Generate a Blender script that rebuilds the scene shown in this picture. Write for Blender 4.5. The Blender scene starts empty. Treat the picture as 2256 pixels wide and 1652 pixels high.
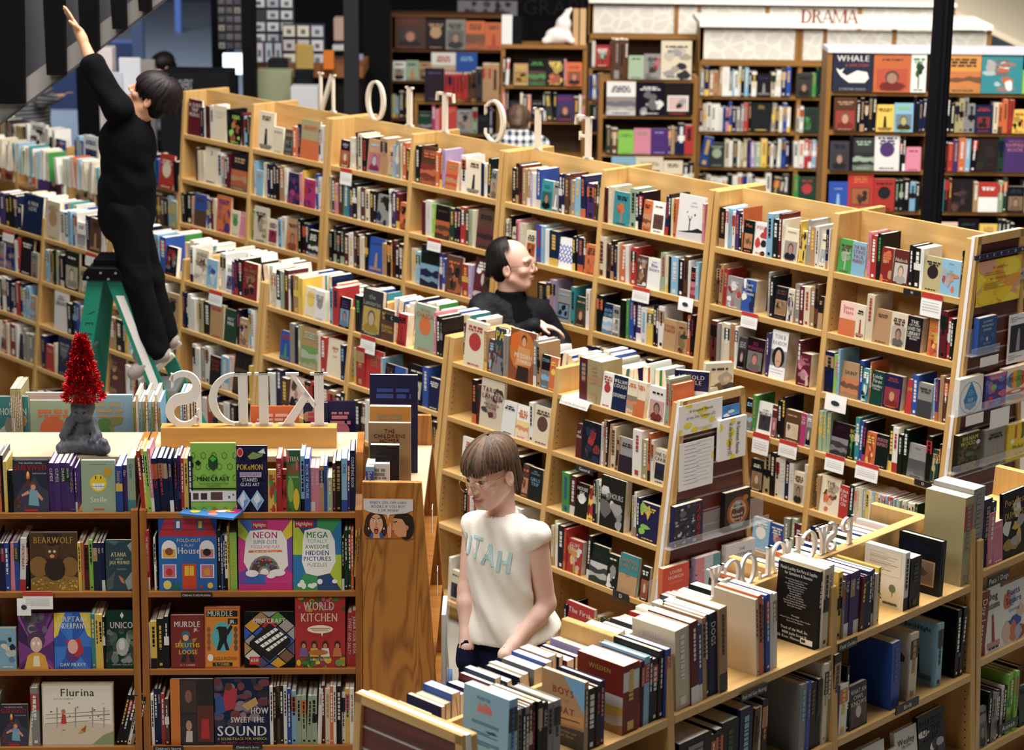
import bpy, bmesh, math, random
import numpy as np
from mathutils import Vector, Matrix, Euler
C = bpy.context.scene.collection
PI = math.pi
# ---------------------------------------------------------------- camera, world, lights, exposure
CAMZ, FPX, PITCH, ROLL = 4.2, 4905.7, 0.2554, 0.0122
cd = bpy.data.cameras.new('camera'); cam = bpy.data.objects.new('camera', cd); C.objects.link(cam)
cd.sensor_width = 36.0; cd.lens = 36.0 * FPX / 2256; cd.clip_end = 200
cam.matrix_world = Matrix.Translation((0, 0, CAMZ)) @ Matrix.Rotation(PI / 2 - PITCH, 4, 'X') @ Matrix.Rotation(ROLL, 4, 'Z')
cd.dof.use_dof = True; cd.dof.focus_distance = 8.9; cd.dof.aperture_fstop = 3.4
sc = bpy.context.scene; sc.camera = cam
sc.view_settings.view_transform = 'Standard'; sc.view_settings.look = 'None'
sc.view_settings.gamma = 1.0; sc.view_settings.use_curve_mapping = False
sc.view_settings.exposure = 0.0
wd = bpy.data.worlds.new('hall'); sc.world = wd; wd.use_nodes = True
wd.node_tree.nodes['Background'].inputs[0].default_value = (0.80, 0.86, 1.0, 1)
wd.node_tree.nodes['Background'].inputs[1].default_value = 0.06
def area(name, loc, target, sx, sy, power, col):
    l = bpy.data.lights.new(name, 'AREA'); l.shape = 'RECTANGLE'; l.size = sx; l.size_y = sy; l.energy = power; l.color = col
    o = bpy.data.objects.new(name, l); C.objects.link(o); o.location = loc
    o.rotation_euler = (Vector(target) - Vector(loc)).to_track_quat('-Z', 'Y').to_euler(); return o
area('skylight_lamp', (0.0, 10.5, 9.0), (0.0, 10.8, 1.0), 8.0, 6.0, 2050, (1.0, 0.965, 0.91))
area('gallery_fill', (-3.0, 3.5, 7.0), (0.0, 10.0, 1.0), 3.0, 2.0, 220, (1.0, 0.95, 0.9))  # unseen weak fill added on the camera side
area('aisle_lamp', (2.5, 12.0, 7.0), (2.0, 13.0, 1.0), 4.0, 3.0, 90, (1.0, 0.9, 0.75))
area('window_lamp', (-7.5, 30.0, 7.0), (-6.0, 34.0, 0.0), 6.0, 6.0, 1500, (0.45, 0.62, 1.0))
area('canopy_lamp', (3.6, 18.4, 4.6), (3.4, 20.4, 2.4), 4.0, 1.0, 150, (1.0, 0.92, 0.78))
# ---------------------------------------------------------------- projection helpers (pixel column -> place on a real line)
CX, CY = 1128.0, 826.0
_c, _s, _cr, _sr = math.cos(PITCH), math.sin(PITCH), math.cos(ROLL), math.sin(ROLL)
def ray(x, y):
    a, b = x - CX, y - CY
    u = _cr * a + _sr * b; v = -_sr * a + _cr * b
    up = -v / FPX
    return Vector((u / FPX, _c + up * _s, -_s + up * _c))
EYE = Vector((0, 0, CAMZ))
def atz(x, y, z):
    d = ray(x, y); return EYE + d * ((z - CAMZ) / d.z)
def atY(x, y, Y):
    d = ray(x, y); return EYE + d * (Y / d.y)
def onplane(x, y, P0, n):
    d = ray(x, y); return EYE + d * (n.dot(Vector(P0) - EYE) / n.dot(d))
def pr(P):
    x, y, z = P[0], P[1], P[2] - CAMZ
    w = y * _c - z * _s; up = y * _s + z * _c
    u = FPX * x / w; v = -FPX * up / w
    return (CX + _cr * u - _sr * v, CY + _sr * u + _cr * v)
def col_on_line(px, O, D):
    """t on the line O + D t whose picture column is px"""
    def lin(P):
        x, y, z = P.x, P.y, P.z
        w = y * _c - z * _s; up = y * _s + z * _c
        return _cr * FPX * x + _sr * FPX * up - (px - CX) * w
    a = lin(O - EYE); b = lin(D)
    return -a / b
# ---------------------------------------------------------------- colours and materials
def lin1(v): return v / 12.92 if v <= 0.04045 else ((v + 0.055) / 1.055) ** 2.4
def hexc(h): return tuple(lin1(int(h[i:i + 2], 16) / 255) for i in (0, 2, 4))
PAL = dict(k='16161a', S='3c3c40', s='94928e', w='efede6', c='e6d8b8', T='b98f5e', B='5e3b28', r='bd2420', m='641a22', o='dd6a24', y='efc528',
           g='3a9a40', G='173f30', a='9fb898', t='26909a', l='86bfe0', b='2350ae', n='161f4c', p='4c2f76', L='b09ccc', i='e2849c', M='bb1d6c',
           D='2a1812', Y='b3a672', e='8ed23a', W='ffffff', R='8c1a1a', P='f2c4b4', O='f0a030')
PALN = dict(k='black', S='charcoal', s='grey', w='white', c='cream', T='tan', B='brown', r='red', m='maroon', o='orange', y='yellow', g='green',
            G='dark green', a='sage green', t='teal', l='light blue', b='blue', n='navy', p='purple', L='lilac', i='pink', M='magenta',
            D='dark brown', Y='khaki', e='lime green', W='white', R='deep red', P='pale pink', O='amber')
PL = {k: hexc(v) for k, v in PAL.items()}
MATS = {}
def mat(name, col=(0.8, 0.8, 0.8), rough=0.5, metal=0.0, **kw):
    if name in MATS: return MATS[name]
    m = bpy.data.materials.new(name); m.use_nodes = True
    b = m.node_tree.nodes['Principled BSDF']
    if isinstance(col, str): col = hexc(col)
    b.inputs['Base Color'].default_value = (*col, 1); b.inputs['Roughness'].default_value = rough; b.inputs['Metallic'].default_value = metal
    if metal == 0 and max(col[:3]) < .03: b.inputs['Specular IOR Level'].default_value = .12
    for k, v in kw.items(): b.inputs[k.replace('_', ' ')].default_value = v
    MATS[name] = m; return m
def N(m, t, **kw):
    n = m.node_tree.nodes.new(t)
    for k, v in kw.items(): setattr(n, k, v)
    return n
def wood(name, c1, c2, axis='X', rough=0.42, scale=1.0, bump=0.0):
    m = mat(name, c1, rough); L = m.node_tree.links; b = m.node_tree.nodes['Principled BSDF']
    tc = N(m, 'ShaderNodeTexCoord'); mp = N(m, 'ShaderNodeMapping')
    s = {'X': (1.2, 22, 22), 'Y': (22, 1.2, 22), 'Z': (22, 22, 1.2)}[axis]
    mp.inputs['Scale'].default_value = tuple(v * scale for v in s)
    nz = N(m, 'ShaderNodeTexNoise'); nz.inputs['Scale'].default_value = 1.0; nz.inputs['Detail'].default_value = 4; nz.inputs['Distortion'].default_value = 0.6
    rp = N(m, 'ShaderNodeValToRGB')
    rp.color_ramp.elements[0].position = 0.3; rp.color_ramp.elements[1].position = 0.72
    rp.color_ramp.elements[0].color = (*hexc(c2), 1); rp.color_ramp.elements[1].color = (*hexc(c1), 1)
    L.new(tc.outputs['Object'], mp.inputs['Vector']); L.new(mp.outputs['Vector'], nz.inputs['Vector'])
    L.new(nz.outputs['Fac'], rp.inputs['Fac']); L.new(rp.outputs['Color'], b.inputs['Base Color'])
    return m
def attr_mat(name, rough=0.4, spec=0.5):
    m = mat(name, (1, 1, 1), rough); a = N(m, 'ShaderNodeVertexColor', layer_name='Col')
    m.node_tree.links.new(a.outputs['Color'], m.node_tree.nodes['Principled BSDF'].inputs['Base Color']); return m
M_COVER = attr_mat('printed_cover', 0.42); M_COVER.node_tree.nodes['Principled BSDF'].inputs['Specular IOR Level'].default_value = .22
M_PRINT = attr_mat('cover_ink', 0.5)
def pages_mat():
    m = mat('paper_pages', 'efe2c6', 0.8); L = m.node_tree.links; b = m.node_tree.nodes['Principled BSDF']
    tc = N(m, 'ShaderNodeTexCoord'); nz = N(m, 'ShaderNodeTexNoise'); nz.inputs['Scale'].default_value = 9.0
    rp = N(m, 'ShaderNodeValToRGB'); rp.color_ramp.elements[0].color = (*hexc('dcc8a2'), 1); rp.color_ramp.elements[1].color = (*hexc('f8f3e6'), 1)
    rp.color_ramp.elements[0].position = 0.35; rp.color_ramp.elements[1].position = 0.6
    L.new(tc.outputs['Object'], nz.inputs['Vector']); L.new(nz.outputs['Fac'], rp.inputs['Fac']); L.new(rp.outputs['Color'], b.inputs['Base Color']); return m
M_PAGES = pages_mat()
MAPLE_H = wood('maple_along', 'd8b276', 'c79c5c', 'X'); MAPLE_V = wood('maple_upright', 'd6af72', 'c49858', 'Z'); MAPLE_Y = wood('maple_across', 'dab57c', 'c99f60', 'Y')
OAK_H = wood('oak_along', 'b4762f', '925a20', 'X'); OAK_V = wood('oak_upright', 'b0712d', '8e561e', 'Z')
MAHOG = wood('mahogany_slat', '6c2f26', '4c1d18', 'Y', 0.4)
M_WHITE = mat('white_card', 'f4f2ee', 0.6); M_BLACK = mat('black_plastic', '0c0c0e', 0.35)
# ---------------------------------------------------------------- mesh builder
class MB:
    def __init__(self): self.v = []; self.f = []; self.c = []; self.m = []
    def add(self, vs, fs, col=None, mi=0):
        o = len(self.v); self.v.extend(tuple(p) for p in vs)
        for f in fs: self.f.append([i + o for i in f]); self.c.append(col or (1, 1, 1)); self.m.append(mi)
    def box(self, a, b, col=None, mi=0):
        (x0, y0, z0), (x1, y1, z1) = a, b
        self.add([(x0, y0, z0), (x1, y0, z0), (x1, y1, z0), (x0, y1, z0), (x0, y0, z1), (x1, y0, z1), (x1, y1, z1), (x0, y1, z1)],
                 [(0, 3, 2, 1), (4, 5, 6, 7), (0, 1, 5, 4), (1, 2, 6, 5), (2, 3, 7, 6), (3, 0, 4, 7)], col, mi)
    def prism(self, poly, lo, hi, axis=0, col=None, mi=0):
        """polygon in the plane across `axis`, extruded from lo to hi along it"""
        n = len(poly)
        def P(p, h):
            q = list(p); q.insert(axis, h); return tuple(q)
        vs = [P(p, lo) for p in poly] + [P(p, hi) for p in poly]
        self.add(vs, [tuple(range(n))[::-1], tuple(range(n, 2 * n))] + [(i, (i + 1) % n, n + (i + 1) % n, n + i) for i in range(n)], col, mi)
    def tube(self, pts, r, seg=8, col=None, mi=0, cap=True):
        pts = [Vector(p) for p in pts]; rs = r if isinstance(r, (list, tuple)) else [r] * len(pts)
        vs = []; fs = []; up = None
        for i, p in enumerate(pts):
            d = (pts[min(i + 1, len(pts) - 1)] - pts[max(i - 1, 0)]).normalized()
            if up is None: up = Vector((0, 0, 1)) if abs(d.z) < 0.9 else Vector((1, 0, 0))
            a = (up - d * up.dot(d)).normalized(); b = d.cross(a); up = a
            for k in range(seg):
                t = 2 * PI * k / seg; vs.append(p + (a * math.cos(t) + b * math.sin(t)) * rs[i])
        for i in range(len(pts) - 1):
            for k in range(seg):
                k2 = (k + 1) % seg; fs.append((i * seg + k, i * seg + k2, (i + 1) * seg + k2, (i + 1) * seg + k))
        if cap: fs.append(tuple(range(seg))[::-1]); fs.append(tuple((len(pts) - 1) * seg + k for k in range(seg)))
        self.add(vs, fs, col, mi)
    def xf(self, M, other):
        o = len(self.v); self.v.extend(tuple(M @ Vector(p)) for p in other.v)
        self.f.extend([i + o for i in f] for f in other.f); self.c.extend(other.c); self.m.extend(other.m)
    def mesh(self, name, mats, smooth=False, colors=True):
        me = bpy.data.meshes.new(name); me.from_pydata(self.v, [], self.f)
        for m in (mats if isinstance(mats, (list, tuple)) else [mats]): me.materials.append(m)
        if any(self.m): me.polygons.foreach_set('material_index', self.m)
        if colors:
            ca = me.color_attributes.new('Col', 'FLOAT_COLOR', 'CORNER')
            arr = np.ones((len(me.loops), 4), np.float32); i = 0
            ln = [len(f) for f in self.f]; arr[:, :3] = np.repeat(np.array(self.c, np.float32).reshape(-1, 3), ln, axis=0)
            ca.data.foreach_set('color', arr.ravel())
        if smooth: me.polygons.foreach_set('use_smooth', [True] * len(me.polygons))
        return me
    def build(self, name, mats, parent=None, loc=None, rotz=0.0, smooth=False, colors=False):
        o = bpy.data.objects.new(name, self.mesh(name, mats, smooth, colors)); C.objects.link(o)
        if parent: o.parent = parent
        if loc is not None: o.location = loc
        if rotz: o.rotation_euler = (0, 0, rotz)
        return o
def thing(name, label, cat, loc=(0, 0, 0), rotz=0.0, group=None):
    o = bpy.data.objects.new(name, None); C.objects.link(o); o.location = loc; o.rotation_euler = (0, 0, rotz); o.empty_display_size = 0.1
    return tag(o, label, cat, group)
def tag(o, label, cat, group=None):
    o['label'] = label; o['category'] = cat
    if group: o['group'] = group
    return o
def struct(o): o['kind'] = 'structure'; return o
def boxobj(name, a, b, m, parent=None, bevel=0.0):
    k = MB(); k.box(a, b); o = k.build(name, m, parent)
    if bevel:
        md = o.modifiers.new('b', 'BEVEL'); md.width = bevel; md.segments = 2
    return o
ORD = ['zeroth', 'first', 'second', 'third', 'fourth', 'fifth', 'sixth', 'seventh', 'eighth', 'ninth', 'tenth', 'eleventh', 'twelfth', 'thirteenth', 'fourteenth',
       'fifteenth', 'sixteenth', 'seventeenth', 'eighteenth', 'nineteenth', 'twentieth', 'twenty-first', 'twenty-second', 'twenty-third', 'twenty-fourth', 'twenty-fifth', 'twenty-sixth', 'twenty-seventh', 'twenty-eighth', 'twenty-ninth', 'thirtieth']
# ---------------------------------------------------------------- glyphs (flat lettering), cached as triangles
_gly = {}
_tc = bpy.data.curves.new('lettering', 'FONT'); _tc.resolution_u = 2; _to = bpy.data.objects.new('lettering', _tc); C.objects.link(_to)
def glyph(ch):
    if ch not in _gly:
        _tc.body = ch; dg = bpy.context.evaluated_depsgraph_get(); dg.update()
        e = _to.evaluated_get(dg); me = e.to_mesh()
        vs = [(v.co.x, v.co.y) for v in me.vertices]; fs = [tuple(p.vertices) for p in me.polygons]
        e.to_mesh_clear()
        w = max((p[0] for p in vs), default=0.25) + 0.06
        _gly[ch] = (vs, fs, w)
    return _gly[ch]
def text_polys(s, height, maxw=None, bold=0.0):
    """[(verts2d, faces)], width: the text laid out from x=0 with cap height `height`"""
    x = 0; vs = []; fs = []
    for ch in s:
        if ch == ' ': x += 0.32; continue
        g, f, w = glyph(ch); o = len(vs)
        vs += [(p[0] + x, p[1]) for p in g]; fs += [tuple(i + o for i in q) for q in f]; x += w
        if bold:
            o = len(vs); vs += [(p[0] + x - w + bold, p[1]) for p in g]; fs += [tuple(i + o for i in q) for q in f]; x += bold
    k = height / 0.70; kx = k
    if maxw and x * k > maxw: kx = maxw / x
    return [(a * kx, b * k) for a, b in vs], fs, x * kx
def put_text(mb, s, height, plane, cx=0.0, y0=0.0, maxw=None, col=None, align='c', mi=0, bold=0.0, fit=False):
    """plane(a, b) -> 3d point; text baseline at b = y0, centred on a = cx"""
    vs, fs, w = text_polys(s, height, maxw, bold)
    if fit and maxw and w < maxw: vs = [(a * maxw / w, b) for a, b in vs]; w = maxw
    ox = cx - (w / 2 if align == 'c' else 0)
    mb.add([plane(a + ox, b + y0) for a, b in vs], fs, col, mi)
# ---------------------------------------------------------------- room shell
M_FLOOR = mat('sealed_concrete', '8b867c', 0.55)
def _fl():
    m = M_FLOOR; L = m.node_tree.links; b = m.node_tree.nodes['Principled BSDF']
    tc = N(m, 'ShaderNodeTexCoord'); nz = N(m, 'ShaderNodeTexNoise'); nz.inputs['Scale'].default_value = 3.0; nz.inputs['Detail'].default_value = 8
    rp = N(m, 'ShaderNodeValToRGB'); rp.color_ramp.elements[0].color = (*hexc('79746a'), 1); rp.color_ramp.elements[1].color = (*hexc('989286'), 1)
    L.new(tc.outputs['Object'], nz.inputs['Vector']); L.new(nz.outputs['Fac'], rp.inputs['Fac']); L.new(rp.outputs['Color'], b.inputs['Base Color'])
_fl()
k = MB(); k.box((-16, -2, -0.1), (16, 48, 0)); struct(k.build('floor', M_FLOOR))
M_DARKWALL = mat('dark_wall', '121115', 0.8); M_GREYWALL = mat('grey_blue_wall', '5d6a72', 0.8)
def wallbox(name, a, b, m): k = MB(); k.box(a, b); return struct(k.build(name, m))
wallbox('wall_back', (-2.6, 25.4, 0), (5.2, 25.6, 9), M_DARKWALL)
wallbox('wall_far', (-16, 46, 0), (-2.6, 46.2, 9), mat('far_wall', '2c3344', 0.8))
wallbox('wall_right', (5.2, 24.6, 0), (16, 24.8, 9), M_GREYWALL)
# ---------------------------------------------------------------- bookcases
class Frame:
    def __init__(s, O, th):
        s.O = Vector((O[0], O[1], 0)); s.th = th; s.u = Vector((math.cos(th), math.sin(th), 0)); s.n = Vector((math.sin(th), -math.cos(th), 0))
    def P(s, t, d, z): return s.O + s.u * t + s.n * d + Vector((0, 0, z))
    def t_at(s, px, d, z): return col_on_line(px, s.P(0, d, z), s.u)
class CaseDef:
    def __init__(s, O, th, zt, dzs, d0, kk): s.F = Frame(O, th); s.zt = zt; s.dzs = dzs; s.d0 = d0; s.k = kk
    def dep(s, dz): return s.d0 + s.k * dz
def trap(cd, z0, z1, inset=0.0, front=True, back=True):
    """side outline of an A-frame case as (y, z); y = -front"""
    a0, a1 = cd.dep(cd.zt - z0) - inset, cd.dep(cd.zt - z1) - inset
    return [(-a0 if front else 0.01, z0), (a0 if back else 0.01, z0), (a1 if back else 0.01, z1), (-a1 if front else 0.01, z1)]
def pin_holes(root, xs, cd, e, zlo, zhi, side=1):
    mb = MB()
    for x in xs:
        for fr in (0.035, 0.75):
            z = zlo
            while z < zhi:
                y = -(cd.dep(cd.zt - z) - 0.02 - fr * 0.2)
                mb.box((x, y - 0.003, z - 0.003), (x + 0.0006, y + 0.003, z + 0.003)); z += 0.032
    o = mb.build('shelf_pin_hole', mat('pin_hole_dark', '4a3520', 0.9), root); o['kind'] = 'stuff'
def aframe(cd, t0, label, e=0.0356, pitch=0.8119, bays=2, thick=0.028, back_top=None, two=True, holes=(), skipshelf=(), wood_=(None, None), back_shelves=1):
    mh, mv = wood_[0] or MAPLE_H, wood_[1] or MAPLE_V
    p = cd.F.P(t0, 0, 0); r = thing('bookcase', label, 'bookcase', p, cd.F.th)
    for i in range(bays + 1):
        k = MB(); k.prism(trap(cd, 0.0, cd.zt, 0, True, two), i * pitch, i * pitch + e); o = k.build('side_panel', mv, r)
        md = o.modifiers.new('b', 'BEVEL'); md.width = 0.003; md.segments = 1
    for b in range(bays):
        x0, x1 = b * pitch + e, (b + 1) * pitch
        bt = cd.zt if back_top is None else back_top
        boxobj('back_panel', (x0, -0.009, 0.05), (x1, 0.009, bt), mh, r)
        for j, dz in enumerate(cd.dzs):
            z = cd.zt - dz; d = cd.dep(dz)
            if (b, j) in skipshelf: continue
            boxobj('shelf', (x0, -d, z - thick), (x1, -0.0095, z), mh, r, 0.002)
            if two and j < back_shelves: boxobj('shelf', (x0, 0.0095, z - thick), (x1, d, z), mh, r)
        d = cd.dep(cd.zt) - 0.06
        boxobj('plinth', (x0, -d, 0.0), (x1, -d + 0.018, 0.08), mh, r)
    if holes: pin_holes(r, holes, cd, e, 0.2, cd.zt - 0.15)
    return r
FC = CaseDef((-2.1516, 15.3882), -0.8418, 2.2006, [0.2902 + 0.305 * i for i in range(7)], 0.1794, 0.0861)
MC = CaseDef((-3.4734, 15.1171), -0.8500, 1.4731, [0.1258, 0.4098, 0.6938, 0.9778, 1.3630], 0.2077, 0.1164)
PC = CaseDef((0.788, 7.467), math.radians(46.5), 1.47, [0.22, 0.585, 0.91, 1.27], 0.235, 0.07)
UP = 1.6676
_nm = ['at its far end', 'second from its far end', 'third from its far end', 'with the slatted end panel']
FCU = [aframe(FC, 0.0065 + UP * j, 'tall maple bookcase of the long fiction row, ' + _nm[j], thick=0.032,
              holes=(0.0358, 0.8119 + 0.0358) if j == 3 else ()) for j in range(4)]
MCU = [aframe(MC, 0.0065 + UP * j, 'low maple bookcase of the middle row, ' + _nm[j], thick=0.026, back_top=1.33,
              holes=(0.0358, 0.8119 + 0.0358) if j >= 2 else ()) for j in range(4)]
PCB = 0.917
PCT0 = -0.62 - 0.018 - PCB
pcu = aframe(PC, PCT0, 'low maple bookcase with the letters on its central ledge, nearest the camera', e=0.032, pitch=PCB, bays=3, thick=0.03,
             back_top=1.40, holes=(PCB + 0.0322, 2 * PCB + 0.0322, 3 * PCB - 0.0006))
# raised ledge carrying the letters
boxobj('letter_ledge', (PCB + 0.6, -0.024, 1.25), (3 * PCB, 0.024, 1.47), MAPLE_H, pcu, 0.003)
PC4 = CaseDef((PC.F.P(PCT0 + 3 * PCB + 0.04, 0, 0).x, PC.F.P(PCT0 + 3 * PCB + 0.04, 0, 0).y), PC.F.th, 1.42, [0.13, 0.495, 0.88, 1.25], 0.25, 0.05)
aframe(PC4, 0, 'low maple bookcase of pet books beside the letter ledge case', e=0.032, pitch=PCB, bays=1, thick=0.03, back_top=1.30)
# slatted end panels (slats are pieces of the case they clad)
def slat_end(root, cd, x, zlo, frame=0.03, step=0.076):
    k = MB(); k.prism(trap(cd, 0.0, cd.zt + 0.012, -0.006), x, x + 0.018); k.build('end_panel', mat('groove_lining', '9c766c', 0.5), root)  # paler tone paints the light on the slat lips into the grooves
    z = cd.zt - 0.03
    while z > zlo:
        k = MB(); k.prism(trap(cd, max(z - step + 0.011, 0.02), z, frame), x + 0.0185, x + 0.0225); k.build('slat', MAHOG, root); z -= step
    for s in (-1, 1):
        a0, a1 = cd.dep(cd.zt), cd.dep(0)
        k = MB(); k.prism([(s * a0, 0.0), (s * (a0 - frame), 0.0), (s * (a1 - frame), cd.zt + 0.012), (s * a1, cd.zt + 0.012)][::s], x + 0.0185, x + 0.034)
        k.build('frame_edge', MAPLE_V, root)
    a1 = cd.dep(0)
    boxobj('frame_top', (x + 0.0185, -a1, cd.zt - 0.025), (x + 0.034, a1, cd.zt + 0.014), MAPLE_Y, root)
def pc_end(root, cd):
    k = MB(); k.prism(trap(cd, 0.0, cd.zt + .008, -.004), -.02, -.0005); k.build('end_panel', mat('groove_lining'), root)
    z = cd.zt - .03
    while z > .2:
        k = MB(); k.prism(trap(cd, max(z - .065, .02), z, .03), -.0245, -.0203); k.build('slat', MAHOG, root); z -= .076
    for s in (-1, 1):
        a1, a0 = cd.dep(0), cd.dep(cd.zt); k = MB(); k.prism([(s * a0, 0.0), (s * (a0 - .03), 0.0), (s * (a1 - .03), cd.zt + .008), (s * a1, cd.zt + .008)][::s], -.036, -.0203); k.build('frame_edge', MAPLE_V, root)
    a1 = cd.dep(0); boxobj('frame_top', (-.036, -a1, cd.zt - .022), (-.0203, a1, cd.zt + .009), MAPLE_Y, root)
pc_end(pcu, PC)
XE = 2 * 0.8119 + 0.0356
slat_end(FCU[3], FC, XE, 0.3); slat_end(MCU[3], MC, XE, 0.2)
# children's case: faces the camera
KC = CaseDef((-1.44, 8.379), math.radians(2.6), 1.62, [0.19, 0.51, 0.83, 1.15, 1.50], 0.0, 0.0)
def kids_case(t0, label, w=0.825, e=0.027):
    F = KC.F; r = thing('bookcase', label, 'bookcase', F.P(t0, 0, 0), F.th)
    # front face y grows back; front slope 0.09
    def yf(z): return -(1.43 - z) * 0.09
    for i, x in ((0, -e), (1, w)):
        k = MB(); k.prism([(yf(0), 0), (0.62, 0), (0.52, 1.40), (0.50, 1.62), (0.20, 1.62), (0.12, 1.47), (yf(1.44), 1.44)], x, x + e); k.build('side_panel', OAK_V, r)
    boxobj('back_panel', (0, 0.232, 0.03), (w, 0.25, 1.59), OAK_H, r)
    for dz in KC.dzs:
        z = 1.62 - dz; boxobj('shelf', (0, yf(z), z - 0.024), (w, 0.2315, z), OAK_H, r, 0.002)
    boxobj('top_board', (0, 0.15, 1.595), (w, 0.50, 1.618), mat('pale_top_wood', 'c8b394', 0.5) , r)
    boxobj('plinth', (0, yf(0) + 0.03, 0), (w, yf(0) + 0.05, 0.09), OAK_H, r)
    boxobj('shelf', (0, 0.2505, 1.40), (w, 0.62, 1.424), OAK_H, r)
    return r
KCU = [kids_case(-0.886, "oak children's bookcase under the tinsel-topped statue"), kids_case(0.0, "oak children's bookcase with the white letters on top")]
# gable case whose oak end panel carries the discount sign
KEX, KEY, KEZ = -0.580, 8.30, 1.595
ke = thing('bookcase', 'oak bookcase end-on with a comic sign on its tapered end panel', 'bookcase', (KEX, KEY, 0), 0)
OAK_FLAME = wood('oak_flame', 'b5762f', '8a5018', 'Z', 0.4, 0.35)
def _flame():
    m = OAK_FLAME; L = m.node_tree.links; b = m.node_tree.nodes['Principled BSDF']; tc = N(m, 'ShaderNodeTexCoord'); mp = N(m, 'ShaderNodeMapping'); mp.inputs['Scale'].default_value = (1.0, 1.0, .16)
    nz = N(m, 'ShaderNodeTexNoise'); nz.inputs['Scale'].default_value = 7; nz.inputs['Detail'].default_value = 2; nz.inputs['Distortion'].default_value = .8
    mu = N(m, 'ShaderNodeMath', operation='MULTIPLY'); mu.inputs[1].default_value = 16; fr = N(m, 'ShaderNodeMath', operation='PINGPONG'); fr.inputs[1].default_value = 1.0
    n2 = N(m, 'ShaderNodeTexNoise'); n2.inputs['Scale'].default_value = 90; m2 = N(m, 'ShaderNodeMapping'); m2.inputs['Scale'].default_value = (1, 1, .05); ad = N(m, 'ShaderNodeMath', operation='MULTIPLY_ADD'); ad.inputs[1].default_value = .7
    rp = N(m, 'ShaderNodeValToRGB'); rp.color_ramp.elements[0].color = (*hexc('8a5018'), 1); rp.color_ramp.elements[1].color = (*hexc('c08238'), 1); rp.color_ramp.elements[0].position = .2; rp.color_ramp.elements[1].position = 1.0
    L.new(tc.outputs['Object'], mp.inputs['Vector']); L.new(mp.outputs['Vector'], nz.inputs['Vector']); L.new(nz.outputs['Fac'], mu.inputs[0]); L.new(mu.outputs[0], fr.inputs[0]); L.new(tc.outputs['Object'], m2.inputs['Vector']); L.new(m2.outputs['Vector'], n2.inputs['Vector'])
    L.new(n2.outputs['Fac'], ad.inputs[0]); L.new(fr.outputs[0], ad.inputs[2]); L.new(ad.outputs[0], rp.inputs[0])
    for l in list(b.inputs['Base Color'].links): L.remove(l)
    L.new(rp.outputs[0], b.inputs['Base Color'])
_flame()
def ke_panel(y0, y1):
    k = MB(); k.prism([(0, 0), (0.345, 0), (0.232, KEZ), (0, KEZ)], y0, y1, axis=1); o = k.build('side_panel', OAK_FLAME, ke)
    md = o.modifiers.new('b', 'BEVEL'); md.width = 0.004; md.segments = 2
ke_panel(0, 0.026); ke_panel(0.97, 0.996)
boxobj('back_panel', (0.004, 0.027, 0.05), (0.02, 0.969, KEZ - 0.02), OAK_V, ke)
for z, w in ((1.46, 0.236), (1.14, 0.262), (0.82, 0.284), (0.5, 0.306), (0.16, 0.328)):
    boxobj('shelf', (0.021, 0.027, z - 0.024), (w, 0.969, z), mat('pale_top_wood') if z > 1.4 else OAK_H, ke)
# ---------------------------------------------------------------- drawn covers: E cx cz rx rz colour | R x0 z0 x1 z1 colour | P colour x,z ... | T height cx z maxw colour words
def pc_(c): return PL[c] if len(c) == 1 else hexc(c)
HEXR = ';'.join('P 2a7a26 ' + ' '.join('%.3f,%.3f' % (.5 + dx + r * .062 * math.sin(k * PI / 3 + (0 if a else 0)), .74 + dz + r * .05 * math.cos(k * PI / 3)) for k in list(range(7)) for r in ((1,))) for dx, dz, a in ()) or ''
def hexes(col, x0, x1, z0, z1, s, asp):
    out = []; j = 0; z = z0
    while z < z1:
        x = x0 + (s * .9 if j % 2 else 0)
        while x < x1:
            for q in ((0, 2), (2, 4), (4, 0)):
                pts = [(x + s * .52 * math.sin(k * PI / 3), z + s * asp * .52 * math.cos(k * PI / 3)) for k in range(6)]; a, b = pts[q[0]], pts[q[1]]
            ring = [(x + s * .5 * math.sin(k * PI / 3), z + s * asp * .5 * math.cos(k * PI / 3)) for k in range(6)]; rin = [(x + s * .42 * math.sin(k * PI / 3), z + s * asp * .42 * math.cos(k * PI / 3)) for k in range(6)]
            for k in range(6): out.append('P %s %.3f,%.3f %.3f,%.3f %.3f,%.3f %.3f,%.3f' % (col, *ring[k], *ring[(k + 1) % 6], *rin[(k + 1) % 6], *rin[k]))
            x += s * 1.8
        z += s * asp * 1.55; j += 1
    return ';'.join(out)
def star(c, x, z, r, asp=.7): return 'P %s ' % c + ' '.join('%.3f,%.3f' % (x + r * (1 if k % 2 == 0 else .45) * math.sin(k * PI / 5), z + asp * r * (1 if k % 2 == 0 else .45) * math.cos(k * PI / 5)) for k in range(10))
def rays(cols, cx, cz, n, r=1.2):
    return ';'.join('P %s %.3f,%.3f %.3f,%.3f %.3f,%.3f' % (cols[k % len(cols)], cx, cz, cx + r * math.sin(2 * PI * k / n), cz + r * math.cos(2 * PI * k / n), cx + r * math.sin(2 * PI * (k + 1) / n), cz + r * math.cos(2 * PI * (k + 1) / n)) for k in range(n))
def scatter(cols, n, seed, x0, x1, z0, z1, r0, r1):
    g = random.Random(seed); return ';'.join('E %.3f %.3f %.3f %.3f %s' % (g.uniform(x0, x1), g.uniform(z0, z1), g.uniform(r0, r1), g.uniform(r0, r1) * .7, cols[g.randrange(len(cols))]) for _ in range(n))
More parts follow.
